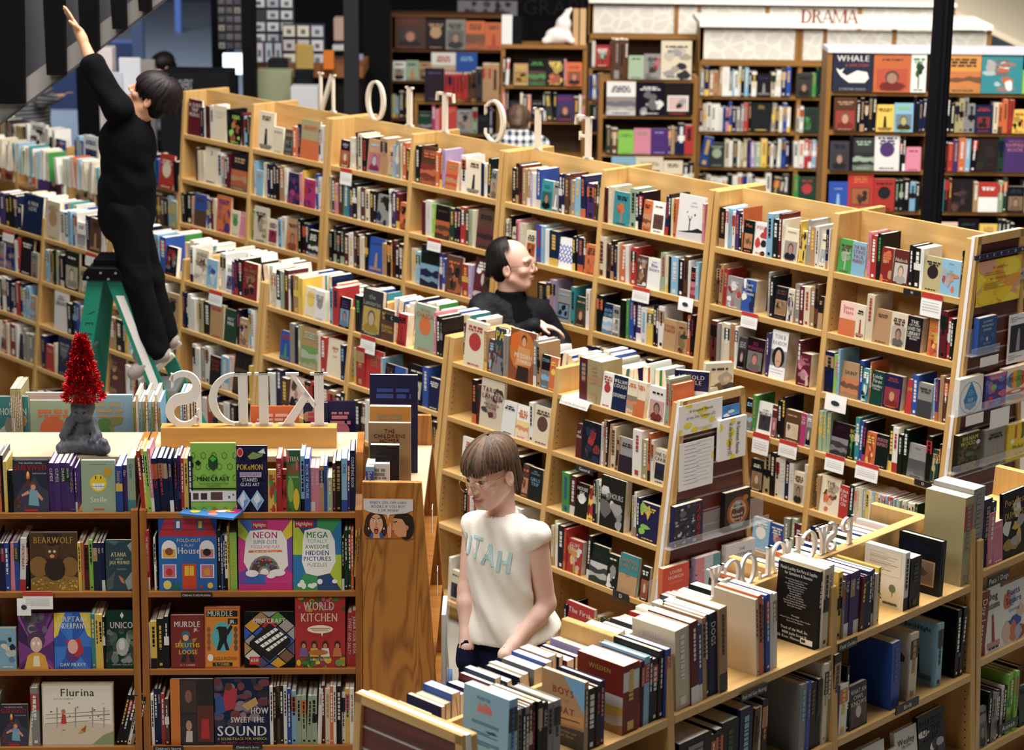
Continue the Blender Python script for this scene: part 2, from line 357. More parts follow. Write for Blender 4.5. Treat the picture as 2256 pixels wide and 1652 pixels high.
def iso(cols, n, seed):
    g = random.Random(seed); o = []
    for i in range(n):
        for j in range(n):
            x, z = .5 + (i - j) * .17, 1.02 - (i + j) * .135; c = cols[g.randrange(len(cols))]; o.append('P %s %.3f,%.3f %.3f,%.3f %.3f,%.3f %.3f,%.3f' % (c, x, z + .12, x + .155, z, x, z - .12, x - .155, z))
    return ';'.join(o)
ART = {
 'mc': hexes('1f6a20', .05, 1, .5, .98, .13, .8) + ';P 14401a .40,.78 .5,.84 .60,.78 .60,.66 .5,.60 .40,.66;P 46b83c .42,.775 .5,.82 .58,.775 .5,.73;P 111111 .1,.72 .17,.76 .24,.72 .17,.67;T .062 .5 .455 .74 101410 MINECRAFT;T .026 .5 .405 .66 101410 THE ULTIMATE MOBSPOTTERS;T .026 .5 .370 .3 101410 COLLECTION;R 0 .335 1 .355 0c100c;R 0 .16 1 .315 e8e8e2;R .05 .185 .17 .28 4a3a34;R .22 .185 .36 .28 3c2c28;R .44 .18 .70 .295 5a4038;R .82 .2 .87 .24 3a8a3a;R .92 .24 .96 .27 8a6a4a;' + hexes('1f6a20', .05, 1, .03, .14, .13, .8),
 'pk': hexes('2c2a44', .02, 1, .0, 1, .07, .8) + ';E .14 .92 .11 .075 c23028;E .14 .92 .095 .065 e8e4e0;E .14 .92 .08 .055 c23028;P 8aa058 .38,.86 .55,.93 .75,.90 .95,.98 .85,.86 .62,.82 .45,.82;P e8ecf2 .7,.92 .9,.98 .96,.9;T .085 .45 .66 .84 f0c830 POKeMON;R .12 .55 .82 .625 b8b0c8;T .05 .45 .565 .66 5a3a80 LEGENDARY;T .05 .45 .485 .5 f2f2f2 STAINED;T .05 .45 .415 .62 f2f2f2 GLASS ART;P 9fc4e8 .02,.20 .24,.36 .46,.20 .24,.04;P e8eef6 .10,.22 .24,.33 .30,.2 .2,.1;P 6a9ad0 .24,.2 .40,.22 .24,.06;P 9fc4e8 .46,.20 .68,.36 .9,.20 .68,.04;P e8eef6 .55,.22 .68,.32 .78,.22 .68,.12;P 6a9ad0 .68,.16 .84,.2 .68,.06',
 'hs': 'R 0 0 1 .72 2868b4;P b02c3c 0,.72 1,.72 .86,1 .14,1;R .03 .80 .97 .815 8c2030;R .07 .88 .93 .893 8c2030;R .28 .80 .40 .94 2a5a90;R .31 .83 .37 .92 e8e8f0;R .66 .80 .78 .94 2a5a90;R .69 .83 .75 .92 e8d060;T .045 .52 .645 .42 f0d8a0 FOLD-OUT;T .035 .5 .585 .26 f0d8a0 + PLAY;T .085 .52 .49 .40 f2f0ea House;E .18 .56 .13 .11 f0f0f0;R .05 .43 .31 .55 f0f0f0;R .07 .44 .29 .55 e8b048;E .18 .52 .07 .05 8a4a28;E .83 .56 .13 .11 f0f0f0;R .70 .43 .96 .55 f0f0f0;R .72 .44 .94 .55 d88088;E .83 .51 .07 .05 1c1c20;R .06 .17 .30 .35 f0f0f0;R .08 .18 .28 .34 d07090;E .18 .25 .06 .05 c03028;R .71 .17 .95 .35 f0f0f0;R .73 .18 .93 .34 d07090;E .83 .25 .06 .05 e0a030;R .40 .02 .64 .36 d84a28;R .44 .20 .60 .33 f0c840;R .515 .20 .525 .33 d84a28;E .14 .08 .07 .06 e8d870;P 1f6a50 .20,.02 .25,.14 .30,.02;P 1f6a50 .28,.02 .32,.12 .36,.02;E .88 .07 .05 .04 f0d050;E .72 .05 .03 .02 c83030',
 'ne': rays(['d03a88', '3a68b8', 'e8d23c', '7a48a8', 'd03a88', 'b8d040'], .5, .5, 14) + ';R .26 .87 .54 .975 b02038;T .05 .40 .90 .24 f4f4f0 Highlights;P f4f2ec .14,.72 .22,.84 .5,.86 .8,.84 .9,.7 .92,.35 .80,.25 .5,.22 .2,.25 .1,.4;T .09 .5 .735 .46 d02878 NEON;T .055 .5 .655 .44 4a9ad0 SUPER CUTE;T .04 .5 .595 .54 d02878 PUZZLE AND PLAY;P e07a28 .18,.53 .82,.54 .8,.57 .2,.565;T .03 .5 .535 .44 f4f2ec Build with 100 Pieces!;' + ';'.join('P %s ' % c + ' '.join('%.3f,%.3f' % (.48 + r * math.cos(PI * k / 10), .24 + r * .86 * math.sin(PI * k / 10)) for k in range(11)) for r, c in ((.29, '88847c'), (.25, '5a3848'), (.12, '8a8680'), (.08, 'f4f2ec'))) + ';' + scatter(['3aa878', 'c03860', '5a70b0', 'd06a40'], 26, 3, .28, .68, .33, .44, .012, .028) + ';E .25 .24 .12 .05 f6f6f4;E .72 .25 .15 .05 f6f6f4;E .6 .2 .08 .03 f6f6f4;R 0 0 1 .09 c83078',
 'mg': rays(['3a9a58', '58b848', '2a7ab0', 'b8d040', '3a9a58', '284a78'], .5, .5, 12) + ';R .04 .88 .42 .985 b02038;T .05 .23 .91 .34 f4f4f0 Highlights;P f4f4f0 .24,.84 .5,.88 .76,.84 .86,.70 .88,.4 .76,.24 .5,.2 .26,.24 .18,.4 .2,.7;T .085 .5 .735 .46 2c9a3c MEGA;T .05 .5 .665 .42 6aa070 TOTALLY;T .055 .5 .585 .5 5a9a68 AWESOME;T .065 .5 .495 .50 2858a8 HIDDEN;T .06 .5 .415 .58 2858a8 PICTURES;T .05 .5 .335 .42 6aa070 PUZZLES;' + scatter(['e8f0e8', 'f4f4f4'], 8, 7, .1, .9, .05, .17, .04, .07),
 'm1': 'R .02 .02 .98 .98 7a2420;T .11 .5 .78 .8 f4f2ee MURDLE;T .06 .78 .70 .2 f4f2ee JR.;P 2f5a78 .34,.5 .62,.55 .66,.32 .36,.3;E .45 .64 .13 .07 3a6a8a;E .45 .58 .09 .06 e8b890;P b08040 .3,.56 .2,.46 .34,.40;P b08040 .64,.56 .8,.58 .66,.44;P 1a1a28 .36,.3 .48,.3 .44,.12 .3,.12;P 1a1a28 .52,.3 .66,.3 .72,.12 .58,.12;T .085 .5 .40 .76 f0d850 SLEUTHS;T .085 .52 .27 .58 f0d850 LOOSE;T .03 .5 .05 .5 e8e0d8 O. T. KARBER',
 'm2': 'R .04 .03 .96 .97 dd8a2c;R .06 .85 .94 .95 16161a;T .085 .44 .86 .72 f4f2ee MURDLE;R .66 .72 .94 .82 16161a;T .06 .8 .74 .24 f4f2ee JR.;E .5 .52 .30 .25 5ab0b8;P 121216 .38,.66 .6,.69 .66,.62 .62,.45 .7,.3 .6,.3 .54,.42 .44,.3 .34,.3 .42,.48;E .47 .66 .14 .03 121216;P 121216 .6,.6 .74,.72 .8,.68 .66,.54;' + ';'.join('E %.2f %.2f .055 .05 8a6040;E %.2f %.2f .055 .05 6a5040' % (.12, z, .88, z) for z in (.64, .54, .44, .34)) + ';T .05 .58 .14 .66 16161a PUZZLE MYSTERIES!;R .22 .04 .78 .10 16161a;T .04 .5 .05 .4 f0c840 O. T. KARBER;E .16 .18 .08 .06 f0ece4',
 'mb': iso(['c03028', '7a5a40', 'd8d4cc', '4a4a6a', 'b08a58', '2a5ab8', '58a038', 'a8a4a0', 'd8a030'], 5, 12) + ';P 0c0c10 .5,.80 .92,.52 .5,.20 .10,.46;P 000004 .10,.46 .5,.20 .5,.12 .10,.38;P 000004 .5,.20 .92,.52 .92,.44 .5,.12;T .085 .5 .80 .66 f4f4f4 MINECRAFT;P f4f4f4 .20,.47 .62,.72 .68,.68 .26,.43;P f4f4f4 .31,.40 .72,.645 .79,.60 .37,.36;P f4f4f4 .42,.33 .82,.575 .86,.545 .48,.29;' + ';'.join('P 0c0c10 %.3f,%.3f %.3f,%.3f %.3f,%.3f %.3f,%.3f' % (a, b, a + .05, b - .04, a + .06, b - .033, a + .012, b + .007) for a, b in [(.26 + .075 * k, .505 + .045 * k) for k in range(5)] + [(.37 + .075 * k, .435 + .045 * k) for k in range(5)] + [(.48 + .07 * k, .37 + .042 * k) for k in range(5)]) + ';R .1 .06 .30 .20 c83028;T .06 .2 .11 .17 f4f4f4 650',
 'wk': scatter(['3a7a30', 'd8c030', '2a5a28', 'e08030', '8a3a50', '6aa040'], 40, 5, 0, 1, 0, .2, .03, .08) + ';' + scatter(['2a5a28', 'c89038', '3a7a30', 'b85a78'], 22, 8, 0, 1, .82, 1, .03, .07) + ';T .12 .48 .82 .62 f2dcc0 WORLD;T .12 .48 .66 .74 f2dcc0 KITCHEN;E .5 .55 .26 .06 f2e4d0;P f2e4d0 .5,.52 .56,.5 .54,.44;R .3 .555 .7 .565 8a5038;R .34 .535 .66 .545 8a5038;' + ';'.join('E %.2f .33 .06 .055 2a1816;E %.2f .31 .04 .04 c08058;P %s %.2f,.28 %.2f,.28 %.2f,.16 %.2f,.16' % (x, x, c, x - .07, x + .07, x + .09, x - .09) for x, c in ((.17, '7a5a98'), (.38, 'e0b040'), (.6, 'e8e0d0'), (.84, 'c87848'))) + ';E .46 .22 .2 .04 b87038;T .03 .5 .1 .4 f2e4d0 FAMILY RECIPES',
 'sd': scatter(['3a3850', '6a3038', '2a2a3c', '5a4a60', '8a7a88', '703840', '1a1824'], 46, 6, 0, 1, .3, 1, .05, .12) + ';P b03040 .12,.5 .38,.55 .42,.85 .2,.88;P 2a5090 .02,.44 .2,.5 .16,.74 .02,.72;E .26 .88 .07 .06 5a3020;P c0a060 .5,.6 .75,.72 .8,.62 .6,.52;T .095 .82 .47 .33 f4f4f2 HOW;T .085 .60 .34 .62 f4f4f2 SWEET THE;T .15 .5 .14 .92 f4f4f2 SOUND;T .04 .5 .075 .9 f0d040 A SOUNDTRACK FOR AMERICA;T .03 .5 .02 .8 d04a50 THE WRITER AND THE PAINTER',
 'fl': 'R .02 .03 .98 .97 ece6d6;P d8c8b0 0,.03 1,.03 1,.34 .6,.4 0,.36;T .12 .5 .80 .82 5a5850 Flurina;T .03 .3 .745 .3 7a7468 and the wildbird;' + ';'.join('P 9a8e7c %.2f,%.2f %.2f,%.2f %.2f,%.2f %.2f,%.2f' % (.05, z, .95, z + .06, .95, z + .075, .05, z + .014) for z in (.36, .44, .5)) + ';' + ';'.join('P 9a8e7c %.2f,.3 %.2f,.3 %.2f,.62 %.2f,.62' % (x, x + .014, x + .02, x + .004) for x in (.2, .46, .7, .86)) + ';P c03828 .26,.36 .34,.36 .33,.5 .28,.52;E .30 .56 .03 .035 c87858;P e8b8a0 .27,.36 .29,.36 .28,.18 .26,.18;P d0a058 .5,.2 .56,.3 .6,.22;P b05a28 .54,.26 .62,.34 .6,.22;P 8a9a68 .7,.03 1,.03 1,.24 .86,.18;' + scatter(['6a6a70', '8a7a58', '58606a'], 12, 2, .1, .9, .25, .7, .008, .018),
 'bw': 'R 0 0 1 1 4a331c;P 2c1c10 .3,.98 .7,.98 .62,.78 .38,.78;P 9a7838 0,.0 1,0 1,.22 .8,.3 .5,.2 .2,.28 0,.2;' + scatter(['d0a040', 'b88830', 'e0b850', '8a6020'], 60, 3, 0, 1, .02, .2, .012, .03) + ';E .18 .42 .20 .18 8a6430;E .84 .42 .18 .17 8a6430;E .52 .38 .22 .2 2a1a12;E .47 .66 .15 .12 5a3418;E .36 .76 .05 .04 5a3418;E .58 .76 .05 .04 5a3418;E .42 .68 .03 .025 e0c8a0;E .52 .68 .03 .025 e0c8a0;E .47 .60 .05 .03 e0a070;T .11 .5 .82 .84 c8a050 BEARWOLF',
 'at': 'R 0 0 1 1 22404a;P 8fa0a0 .9,1 1,1 1,.1 .7,.02 .6,.2 .85,.4 .9,.7 .7,.9;P 3a6a70 .0,.98 .3,.9 .45,.98 .2,1;P 4a5a5c 0,.2 .3,.4 .2,.05 0,.0;P c87850 .4,.32 .55,.25 .6,.14 .48,.18;T .085 .42 .68 .5 e8dca8 ATANA;T .04 .44 .62 .24 e8dca8 and the;T .07 .45 .53 .66 e8dca8 JADE MERMAID;T .03 .5 .42 .3 a8b0a0 VANESSA FLORES',
 'su': 'R 0 0 1 1 1e2236;P 3a3850 0,.2 .3,.55 .45,.5 .6,.72 .75,.5 1,.4 1,0 0,0;E .42 .70 .05 .08 f08028;E .42 .74 .03 .05 f8d060;P 5a3020 .3,.5 .42,.66 .56,.5;T .03 .5 .93 .7 d8d8dc THE GRAPHIC NOVEL;T .115 .5 .80 .92 b02420 SURVIVED;T .028 .74 .73 .4 c8c8d0 THE DESTRUCTION OF POMPEII;P 7aa8b8 .42,.14 .72,.12 .68,.42 .46,.44;E .56 .51 .09 .075 6a4028;E .56 .48 .07 .055 d89878;P d89878 .42,.42 .22,.34 .24,.3 .46,.36;P d89878 .68,.4 .84,.26 .8,.22 .66,.32;' + scatter(['4a2a24', '6a3a2c'], 10, 4, .05, .4, .05, .3, .03, .06) + ';R .32 .02 .68 .06 c02820',
 'cu': rays(['2a58b0', '3a7ad0'], .5, .4, 16) + ';P f0d040 0,1 .3,1 .1,.6 0,.55;P f0d040 1,1 .7,1 .9,.6 1,.55;T .10 .5 .84 .8 f4f2ee CAPTAIN;T .10 .5 .72 .92 f4f2ee UNDERPANTS;E .5 .28 .2 .16 5a3878;P c03038 .3,.5 .7,.55 .8,.3 .6,.2;E .5 .40 .14 .13 e8b0a0;T .06 .5 .05 .7 f4f2ee DAV PILKEY',
 'uc': scatter(['4a5a4c', '6a7468', '2c3830', '88908a', '3a443c'], 40, 9, 0, 1, .1, .7, .05, .14) + ';E .52 .38 .2 .16 a8aca8;E .5 .42 .1 .1 d0d2ce;P e0d8d0 .46,.92 .52,.98 .58,.92 .52,.86;T .11 .5 .70 .74 e8d8dc UNICO;T .03 .5 .06 .7 b8b8b8 OSAMU TEZUKA',
 'pp': rays(['5a2a70', '7a3a88', '3a1c50', 'a050a0'], .5, .3, 18) + ';' + scatter(['8a8690', '4a4450', '6a6470'], 16, 3, .2, .8, .7, 1, .06, .12) + ';E .5 .52 .26 .15 4a3850;E .5 .44 .17 .14 e8c0a8;E .43 .46 .04 .035 f4f4f4;E .57 .46 .04 .035 f4f4f4;P e0a840 .15,0 .85,0 .75,.24 .6,.3 .4,.3 .25,.24;P f4e8c0 .4,.05 .6,.05 .58,.24 .42,.24',
 'gl': 'R 0 0 1 1 16161a;R 0 0 .22 1 d0782c;P 3a2c28 .24,.5 .6,.5 .6,.98 .24,.98;P 5a2420 .62,.05 1,.05 1,.6 .62,.6;E .42 .74 .08 .1 8a5a48;P 28242c .24,.02 .58,.02 .58,.46 .24,.46;E .42 .3 .07 .08 b88a70;P c8c0b8 .34,.05 .5,.05 .5,.22 .36,.22;P b02c2c .7,.1 .9,.1 .88,.4 .72,.4',
 'or': 'R 0 0 1 1 2a5a34;E .5 .4 .5 .4 3f7a3a;T .08 .5 .82 .8 f0d8c0 TERRA;T .14 .5 .62 .92 c02a38 ORIGIN;T .03 .5 .55 .7 e8e8e0 FOLD YOUR OWN;E .3 .35 .22 .2 8ab050;E .7 .2 .22 .18 e0c030;E .75 .75 .1 .08 d05a80;E .1 .9 .1 .1 d05a80',
 'by': 'P 7ab0d8 .5,1 1,1 1,.55;P c89860 0,.4 1,.5 1,.34 0,.28;P 3a3a44 0,0 1,0 1,.3 0,.24;T .10 .5 .72 .9 a84838 BOYS;T .05 .5 .62 .4 b08870 IN THE;T .10 .5 .46 .9 a84838 BOAT;P 2a2420 .1,.36 .9,.40 .9,.415 .1,.375;T .04 .5 .2 .7 d8b088 Nine Americans and;T .04 .5 .14 .7 d8b088 Their Epic Quest',
 'bl': 'T .04 .45 .88 .3 203050 PRAISE FOR;P c87878 .3,.74 .36,.86 .42,.80 .48,.86 .62,.82 .64,.74;' + ';'.join('R .2 %.3f %.3f %.3f 1c5a80' % (z, x, z + .009) for z, x in ((.62, .8), (.60, .8), (.50, .6), (.48, .78), (.40, .82), (.38, .84), (.36, .62), (.27, .84), (.25, .84), (.23, .84), (.21, .7))) + ';P 1c4a70 .5,.54 .7,.56 .78,.53 .6,.52',
 'tw': 'T .042 .5 .92 .88 e8e8e8 Muzzle Loading Gun Parts & Supplies;T .04 .5 .86 .66 e8e8e8 for Gunmakers & Shooters;' + ';'.join('T .018 .46 %.3f .6 c8c8c8 %s' % (.80 - .031 * k, w) for k, w in enumerate(('Gunsmithing Supplies & Service', 'Muzzle Loading Rifles', 'Rough Hewn Cartridge Rifles', 'Locks   Mainspring Locks', 'Shape Guns   Kits   Parts', 'Barrels   Triggers', 'Knives   Blankets', 'Tinder   Balls   Reloading', 'Tin Tents & Tipi Lodges', 'Hunting Pouches   Powder Horns', 'Curved Bench & Stock Blanks', 'Horn   Oils   Varnishes'))) + ';T .02 .5 .34 .2 c8c8c8 We supply;T .018 .5 .30 .8 c8c8c8 Historic Forts, Rock Shops, Movie Studios;T .018 .5 .265 .5 c8c8c8 Parts and Gun Builders;T .036 .5 .16 .66 f0f0f0 Track of the Wolf, Inc.;T .034 .5 .10 .6 f0f0f0 18308 Joplin Street N;T .034 .5 .045 .8 f0f0f0 Elk River, Minnesota 55330;R .66 .03 .95 .10 e8e6e0;R .68 .05 .78 .085 2a2a2a',
 'pn': 'R .1 .55 .9 .93 f0ece2;' + ';'.join('R .12 %.2f %.2f %.3f a8a49a' % (z, .5 + .4 * ((k * 7 % 5) / 5), z + .008) for k, z in enumerate([.9 - .025 * i for i in range(12)])) + ';R .33 .06 .355 .2 2a2a24;' + ';'.join('P 22281e %.2f,%.3f .34,%.3f %.2f,%.3f' % (.34 - w, z, z + .09, .34 + w, z) for w, z in ((.14, .12), (.12, .19), (.10, .26), (.08, .33), (.05, .38))) + ';R .71 .2 .72 .32 4a5a44;E .715 .34 .08 .07 6a8460;R .5 .05 .85 .09 5a5a5a',
 'sm': 'E .5 .56 .25 .17 f0d020;R .41 .64 .44 .70 1a1a1a;R .56 .64 .59 .70 1a1a1a;P f4f4f0 .31,.56 .69,.56 .66,.48 .57,.43 .43,.43 .34,.48;R .33 .495 .67 .505 8a8a8a;R .43 .44 .44 .56 8a8a8a;R .5 .44 .51 .56 8a8a8a;R .57 .44 .58 .56 8a8a8a;T .11 .5 .19 .5 f4f4f0 Smile;E .78 .78 .12 .09 c8a030;R .34 .04 .66 .07 d05a38;R .25 .92 .75 .93 6a8a7a',
 'li': 'R 0 0 1 1 2a4f88;T .06 .5 .86 .6 c8d8ec LILIANAS;T .06 .5 .75 .76 c8d8ec INVINCIBLE;T .06 .5 .64 .6 c8d8ec SUMMER;E .22 .45 .1 .07 3f6aa4;E .82 .5 .09 .06 3f6aa4;E .5 .42 .05 .06 d0c8c0;T .05 .5 .28 .6 a8bcd8 CRISTINA;T .05 .5 .18 .5 a8bcd8 RIVERA;T .05 .5 .08 .45 a8bcd8 GARZA',
 'td': 'R 0 0 1 1 f4f4f2;E .5 .44 .46 .44 3a8ac0;E .5 .44 .44 .42 f4f4f2;P 2f86c4 .5,.88 .66,.64 .80,.40 .72,.18 .5,.09 .28,.18 .20,.40 .34,.64;T .03 .5 .62 .22 d8e8f4 THERE;T .03 .5 .56 .26 d8e8f4 ARE RIVERS;T .03 .5 .50 .28 d8e8f4 IN THE SKY;T .085 .5 .34 .38 f4f4f4 ELIF;T .085 .5 .22 .52 f4f4f4 SHAFAK',
 'ob': 'R 0 0 1 1 4a3a90;' + scatter(['d05a80', '7a4ab0', '3a5ab8', 'c86aa0', '5a80c8'], 22, 3, 0, 1, 0, 1, .08, .2) + ';E .38 .62 .14 .09 8ac070;E .25 .3 .1 .07 d04a5a;E .7 .4 .09 .06 d86a50;T .085 .5 .84 .8 e8d8ec ORBITAL;T .06 .5 .2 .7 d8c8e8 SAMANTHA;T .06 .5 .1 .6 d8c8e8 HARVEY',
 'pg': 'R 0 0 1 1 f0dccc;E .5 .66 .42 .24 d85838;P 3a8ab8 .08,.66 .2,.82 .32,.88 .28,.66 .32,.44 .2,.5;P f0a838 .36,.9 .5,.9 .5,.42 .36,.44 .32,.66;P 6aa850 .5,.9 .66,.88 .7,.66 .66,.44 .5,.42;P d84a48 .72,.86 .92,.66 .72,.46 .78,.66;T .13 .5 .61 .76 1a1a1a PEGGY;E .5 .34 .44 .06 d86858;E .5 .34 .2 .035 f4ece4;E .4 .2 .34 .06 88b8d0;E .6 .14 .3 .05 e0a060',
 'bi': 'R 0 0 1 1 241c14;' + scatter(['3a4a22', '4a3a22', '2a3618', '5a5a28', '6a4a30'], 40, 3, 0, 1, .28, .66, .04, .12) + ';E .5 .45 .18 .06 5a6a30;T .115 .5 .82 .84 e8e070 BIRNAM;T .115 .42 .69 .66 e8e070 WOOD;E .86 .72 .09 .06 d8d8e0;T .085 .5 .14 .82 e8e070 ELEANOR;T .085 .46 .05 .74 e8e070 CATTON',
 'mi': 'R 0 0 1 1 e8cc28;P c85838 .3,.95 .42,.95 .42,.6 .36,.58 .3,.62;P 6a5a28 .6,.98 .74,.98 .76,.6 .72,.55 .6,.55 .64,.75;E .22 .52 .09 .065 f0f0ec;T .11 .5 .30 .7 1a1a18 Mislaid;T .05 .55 .14 .5 8a7820 NELL ZINK',
 '26': 'R 0 0 1 1 20243a;' + scatter(['3a3e58', 'a8a8b8', '14182c', '6a6e88', 'c0c0cc'], 50, 4, 0, .75, 0, 1, .02, .07) + ';E .28 .78 .12 .08 5a6070;' + ';'.join('T .2 .84 %.2f .26 c0283a %s' % (z, c) for z, c in ((.74, '2'), (.52, '6'), (.30, '6'), (.08, '6'))),
 'ov': 'R 0 0 1 1 241a18;E .52 .46 .44 .38 8a5030;E .52 .46 .34 .3 c88858;E .52 .44 .26 .24 5a3a2a;P 7a98a8 .4,.75 .62,.75 .58,.5 .44,.5;P 88a0a8 .2,.18 .8,.18 .7,.05 .3,.05;E .8 .78 .11 .07 a87038;T .07 .5 .66 .2 f4f0ec The;T .07 .5 .55 .56 f4f0ec Overstory;T .07 .5 .36 .46 f4f0ec Richard;T .07 .5 .25 .42 f4f0ec Powers',
 'le': 'R 0 0 1 1 d8503c;R 0 0 1 .34 ecdfd2;T .085 .5 .80 .66 f6ece4 LOUISE;T .085 .5 .66 .80 f6ece4 ERDRICH;T .035 .5 .54 .76 f0b8a8 THE PAINTED DRUM;P 1c2450 .22,0 .5,0 .48,.18 .36,.36 .26,.18;E .74 .22 .12 .08 3a6a98;E .74 .22 .07 .05 d8dce0',
 'gf': 'R 0 0 1 1 dfe0e8;T .08 .55 .78 .3 3a4050 THE;T .10 .5 .62 .86 3a4460 GOLDFINCH;P 9aa0b0 .4,0 .9,0 .85,.4 .6,.5 .45,.3;P c8a050 .62,.1 .74,.16 .7,.28 .6,.24',
 'cm': 'P d88a98 0,0 .5,0 .4,1 0,1;P c0ccd8 .4,0 .75,0 .75,1 .35,1;P 6a98a8 .7,0 1,0 1,1 .7,1;T .06 .5 .74 .5 f0f0f4 CHINA;T .06 .5 .62 .66 f0f0f4 MIEVILLE;' + ';'.join('P 7a2838 0,%.2f .12,%.2f 0,%.2f' % (z, z + .03, z + .05) for z in (.1, .25, .4, .55)),
 'wh': 'R 0 0 1 1 1a2038;T .16 .5 .80 .9 f2eee4 WHALE;T .08 .6 .66 .6 c85a48 A LOVE STORY;P f2ece0 .08,.62 .18,.56 .28,.62 .22,.5 .35,.42 .6,.56 .85,.52 .9,.36 .8,.24 .4,.24 .2,.4 .12,.52;T .06 .5 .04 .8 b8b0a8 CYNTHIA KADO',
 'pa': 'R 0 0 1 1 2a3a4c;P 78787c 0,0 1,0 1,.35 0,.45;' + scatter(['8a3a2c', '2a2a2a', '6a6a6a', '5a6a3a'], 20, 5, 0, 1, .1, .62, .05, .1) + ';T .2 .5 .74 .86 f0d820 PA',
 'me': 'R 0 0 1 1 8a4a28;E .5 .6 .5 .4 c87838;E .2 .75 .18 .18 d86a28;E .55 .82 .11 .1 4a2a1a;E .55 .78 .08 .09 d8a078;P d8985c .25,.30 .85,.35 .8,.66 .35,.68;P 2a1810 .3,0 .8,0 .78,.30 .36,.30;T .085 .55 .46 .86 f0e8d8 MESSIAH;T .07 .6 .36 .7 f0e8d8 TORRES',
 'tm': 'R 0 0 1 1 8a8a90;R 0 .6 1 1 f2f2f0;R 0 0 1 .26 f2f2f0;E .5 .45 .4 .22 14110f;E .5 .42 .2 .19 c89c80;R .42 .36 .58 .38 8a4a40;T .09 .5 .83 .7 7a7a80 TONI &;T .09 .5 .70 .86 7a7a80 RANDOM;R .1 .18 .9 .19 9a9aa0;R .1 .12 .8 .13 9a9aa0',
 'jm': 'R 0 0 1 1 dcdcda;P c8c8c8 0,0 1,0 1,.2 0,.14;P 16161a 0,.16 .35,.2 .6,.24 .8,.30 1,.26 1,.21 .3,.16;R .46 .2 .5 .42 121214;E .48 .46 .03 .025 121214;P 121214 .40,.54 .47,.42 .49,.42 .42,.55;P 121214 .56,.54 .50,.42 .48,.42 .54,.55;E .36 .62 .02 .02 121214;E .66 .58 .03 .03 121214;T .04 .6 .82 .5 6a6a70 JAMES;T .04 .6 .74 .6 6a6a70 MEMORY',
 'wv': 'R 0 0 1 1 f2f2f2;' + ';'.join('P 2448b0 ' + ' '.join('%.3f,%.3f' % (t / 16, z + .045 * math.sin(t * 1.6 + q)) for t in range(17)) + ' ' + ' '.join('%.3f,%.3f' % (t / 16, z - .05 + .045 * math.sin(t * 1.6 + q)) for t in range(16, -1, -1)) for z, q in ((.74, 0), (.62, 2), (.50, 0), (.38, 2), (.28, 0))),
}
# ---------------------------------------------------------------- books
BOOKS = []
import re as _re
_it = _re.compile(r"^(-?\d+)([sfgqhj])([A-Za-z]{0,4})(\d*)(\*[A-Z])?(\^-?\d+)?(?::(.*))?$")
def jit(c, rng, a=0.10):
    f = 1 + rng.uniform(-a, a) - .08; g = .3 * c[0] + .55 * c[1] + .15 * c[2]; c = tuple(v * .84 + g * .16 for v in c); return tuple(max(0.0, min(1.0, v * f + rng.uniform(-a, a) * 0.05)) for v in c)
class Book: pass
def row(cd, where, z, d, s, x0=0.0, sc_=1.0, hs=(0.195, 0.235), setb=0.012, depth=0.15, tmin=None, tmax=None, rs=0, lift=0.0):
    """one shelf row. s: items 'X kind colours height *art ^lean :title', X a picture column along the shelf edge"""
    rng = random.Random(hash(s) % 99991 if False else sum(map(ord, s)) + rs)
    F = cd.F; items = []
    for tok in s.split():
        if tok[0] == '@':
            a = tok[1:].split('/'); x0 = float(a[0]); sc_ = float(a[1]) if len(a) > 1 else sc_; continue
        m = _it.match(tok)
        if not m: raise ValueError('bad book token ' + tok)
        px = x0 + int(m[1]) / sc_
        items.append([px, m[2], m[3], int(m[4]) / 100 if m[4] else None, m[5][1] if m[5] else None, int(m[6][1:]) if m[6] else 0, (m[7] or '').replace('_', ' ')])
    prev = None; n = 0
    for i, it in enumerate(items[:-1] if items[-1][1] == 'g' else items):
        px, kind, cols, h, art, lean, title = it
        if i + 1 >= len(items): break
        pe = items[i + 1][0]
        t0, t1 = F.t_at(px, d - setb, z), F.t_at(pe, d - setb, z)
        if tmax is not None: t1 = min(t1, tmax); 
        if tmin is not None: t0 = max(t0, tmin)
        if kind == 'g': prev = None; continue
        if kind == 'q':
            if prev is not None:
                T = -col_on_line(pe, F.P(prev.t1, d - setb, z), F.n); prev.D = max(0.012, min(0.12, T))
            continue
        if t1 - t0 < 0.003: continue
        b = Book(); b.t0, b.t1 = t0, t1; b.n = n; n += 1; b.where = where; b.kind = kind; b.lean = lean; b.title = title; b.art = art
        b.c1 = jit(PL[cols[0]], rng); b.c2 = jit(PL[cols[1]] if len(cols) > 1 else PL[rng.choice('wckwyT')], rng)
        b.c3 = jit(PL[cols[2]] if len(cols) > 2 else PL[rng.choice('rnkTGo')], rng); b.cl = cols; b.seed = rng.random()
        w = t1 - t0
        if kind in 'sh':
            b.h = h or rng.uniform(*hs); b.D = (min(depth, d - 0.02) if d > 0.12 else depth) * rng.uniform(0.9, 1.0); b.sb = setb + (rng.uniform(0, 0.012)); b.w = w * 0.985
            if not lean and rng.random() < 0.12: b.lean = rng.choice((-2, 2, 3))
        else:
            b.h = h or max(0.17, min(hs[1] * 1.08, w * 1.5)); b.D = rng.uniform(0.014, 0.032); b.sb = setb + rng.uniform(-0.003, 0.004); b.w = w * 0.985
        b.pos = F.P(t0 + w * 0.0075, d - b.sb, z + lift); b.th = F.th; b.F = F; b.turn = 0.0
        BOOKS.append(b); prev = b
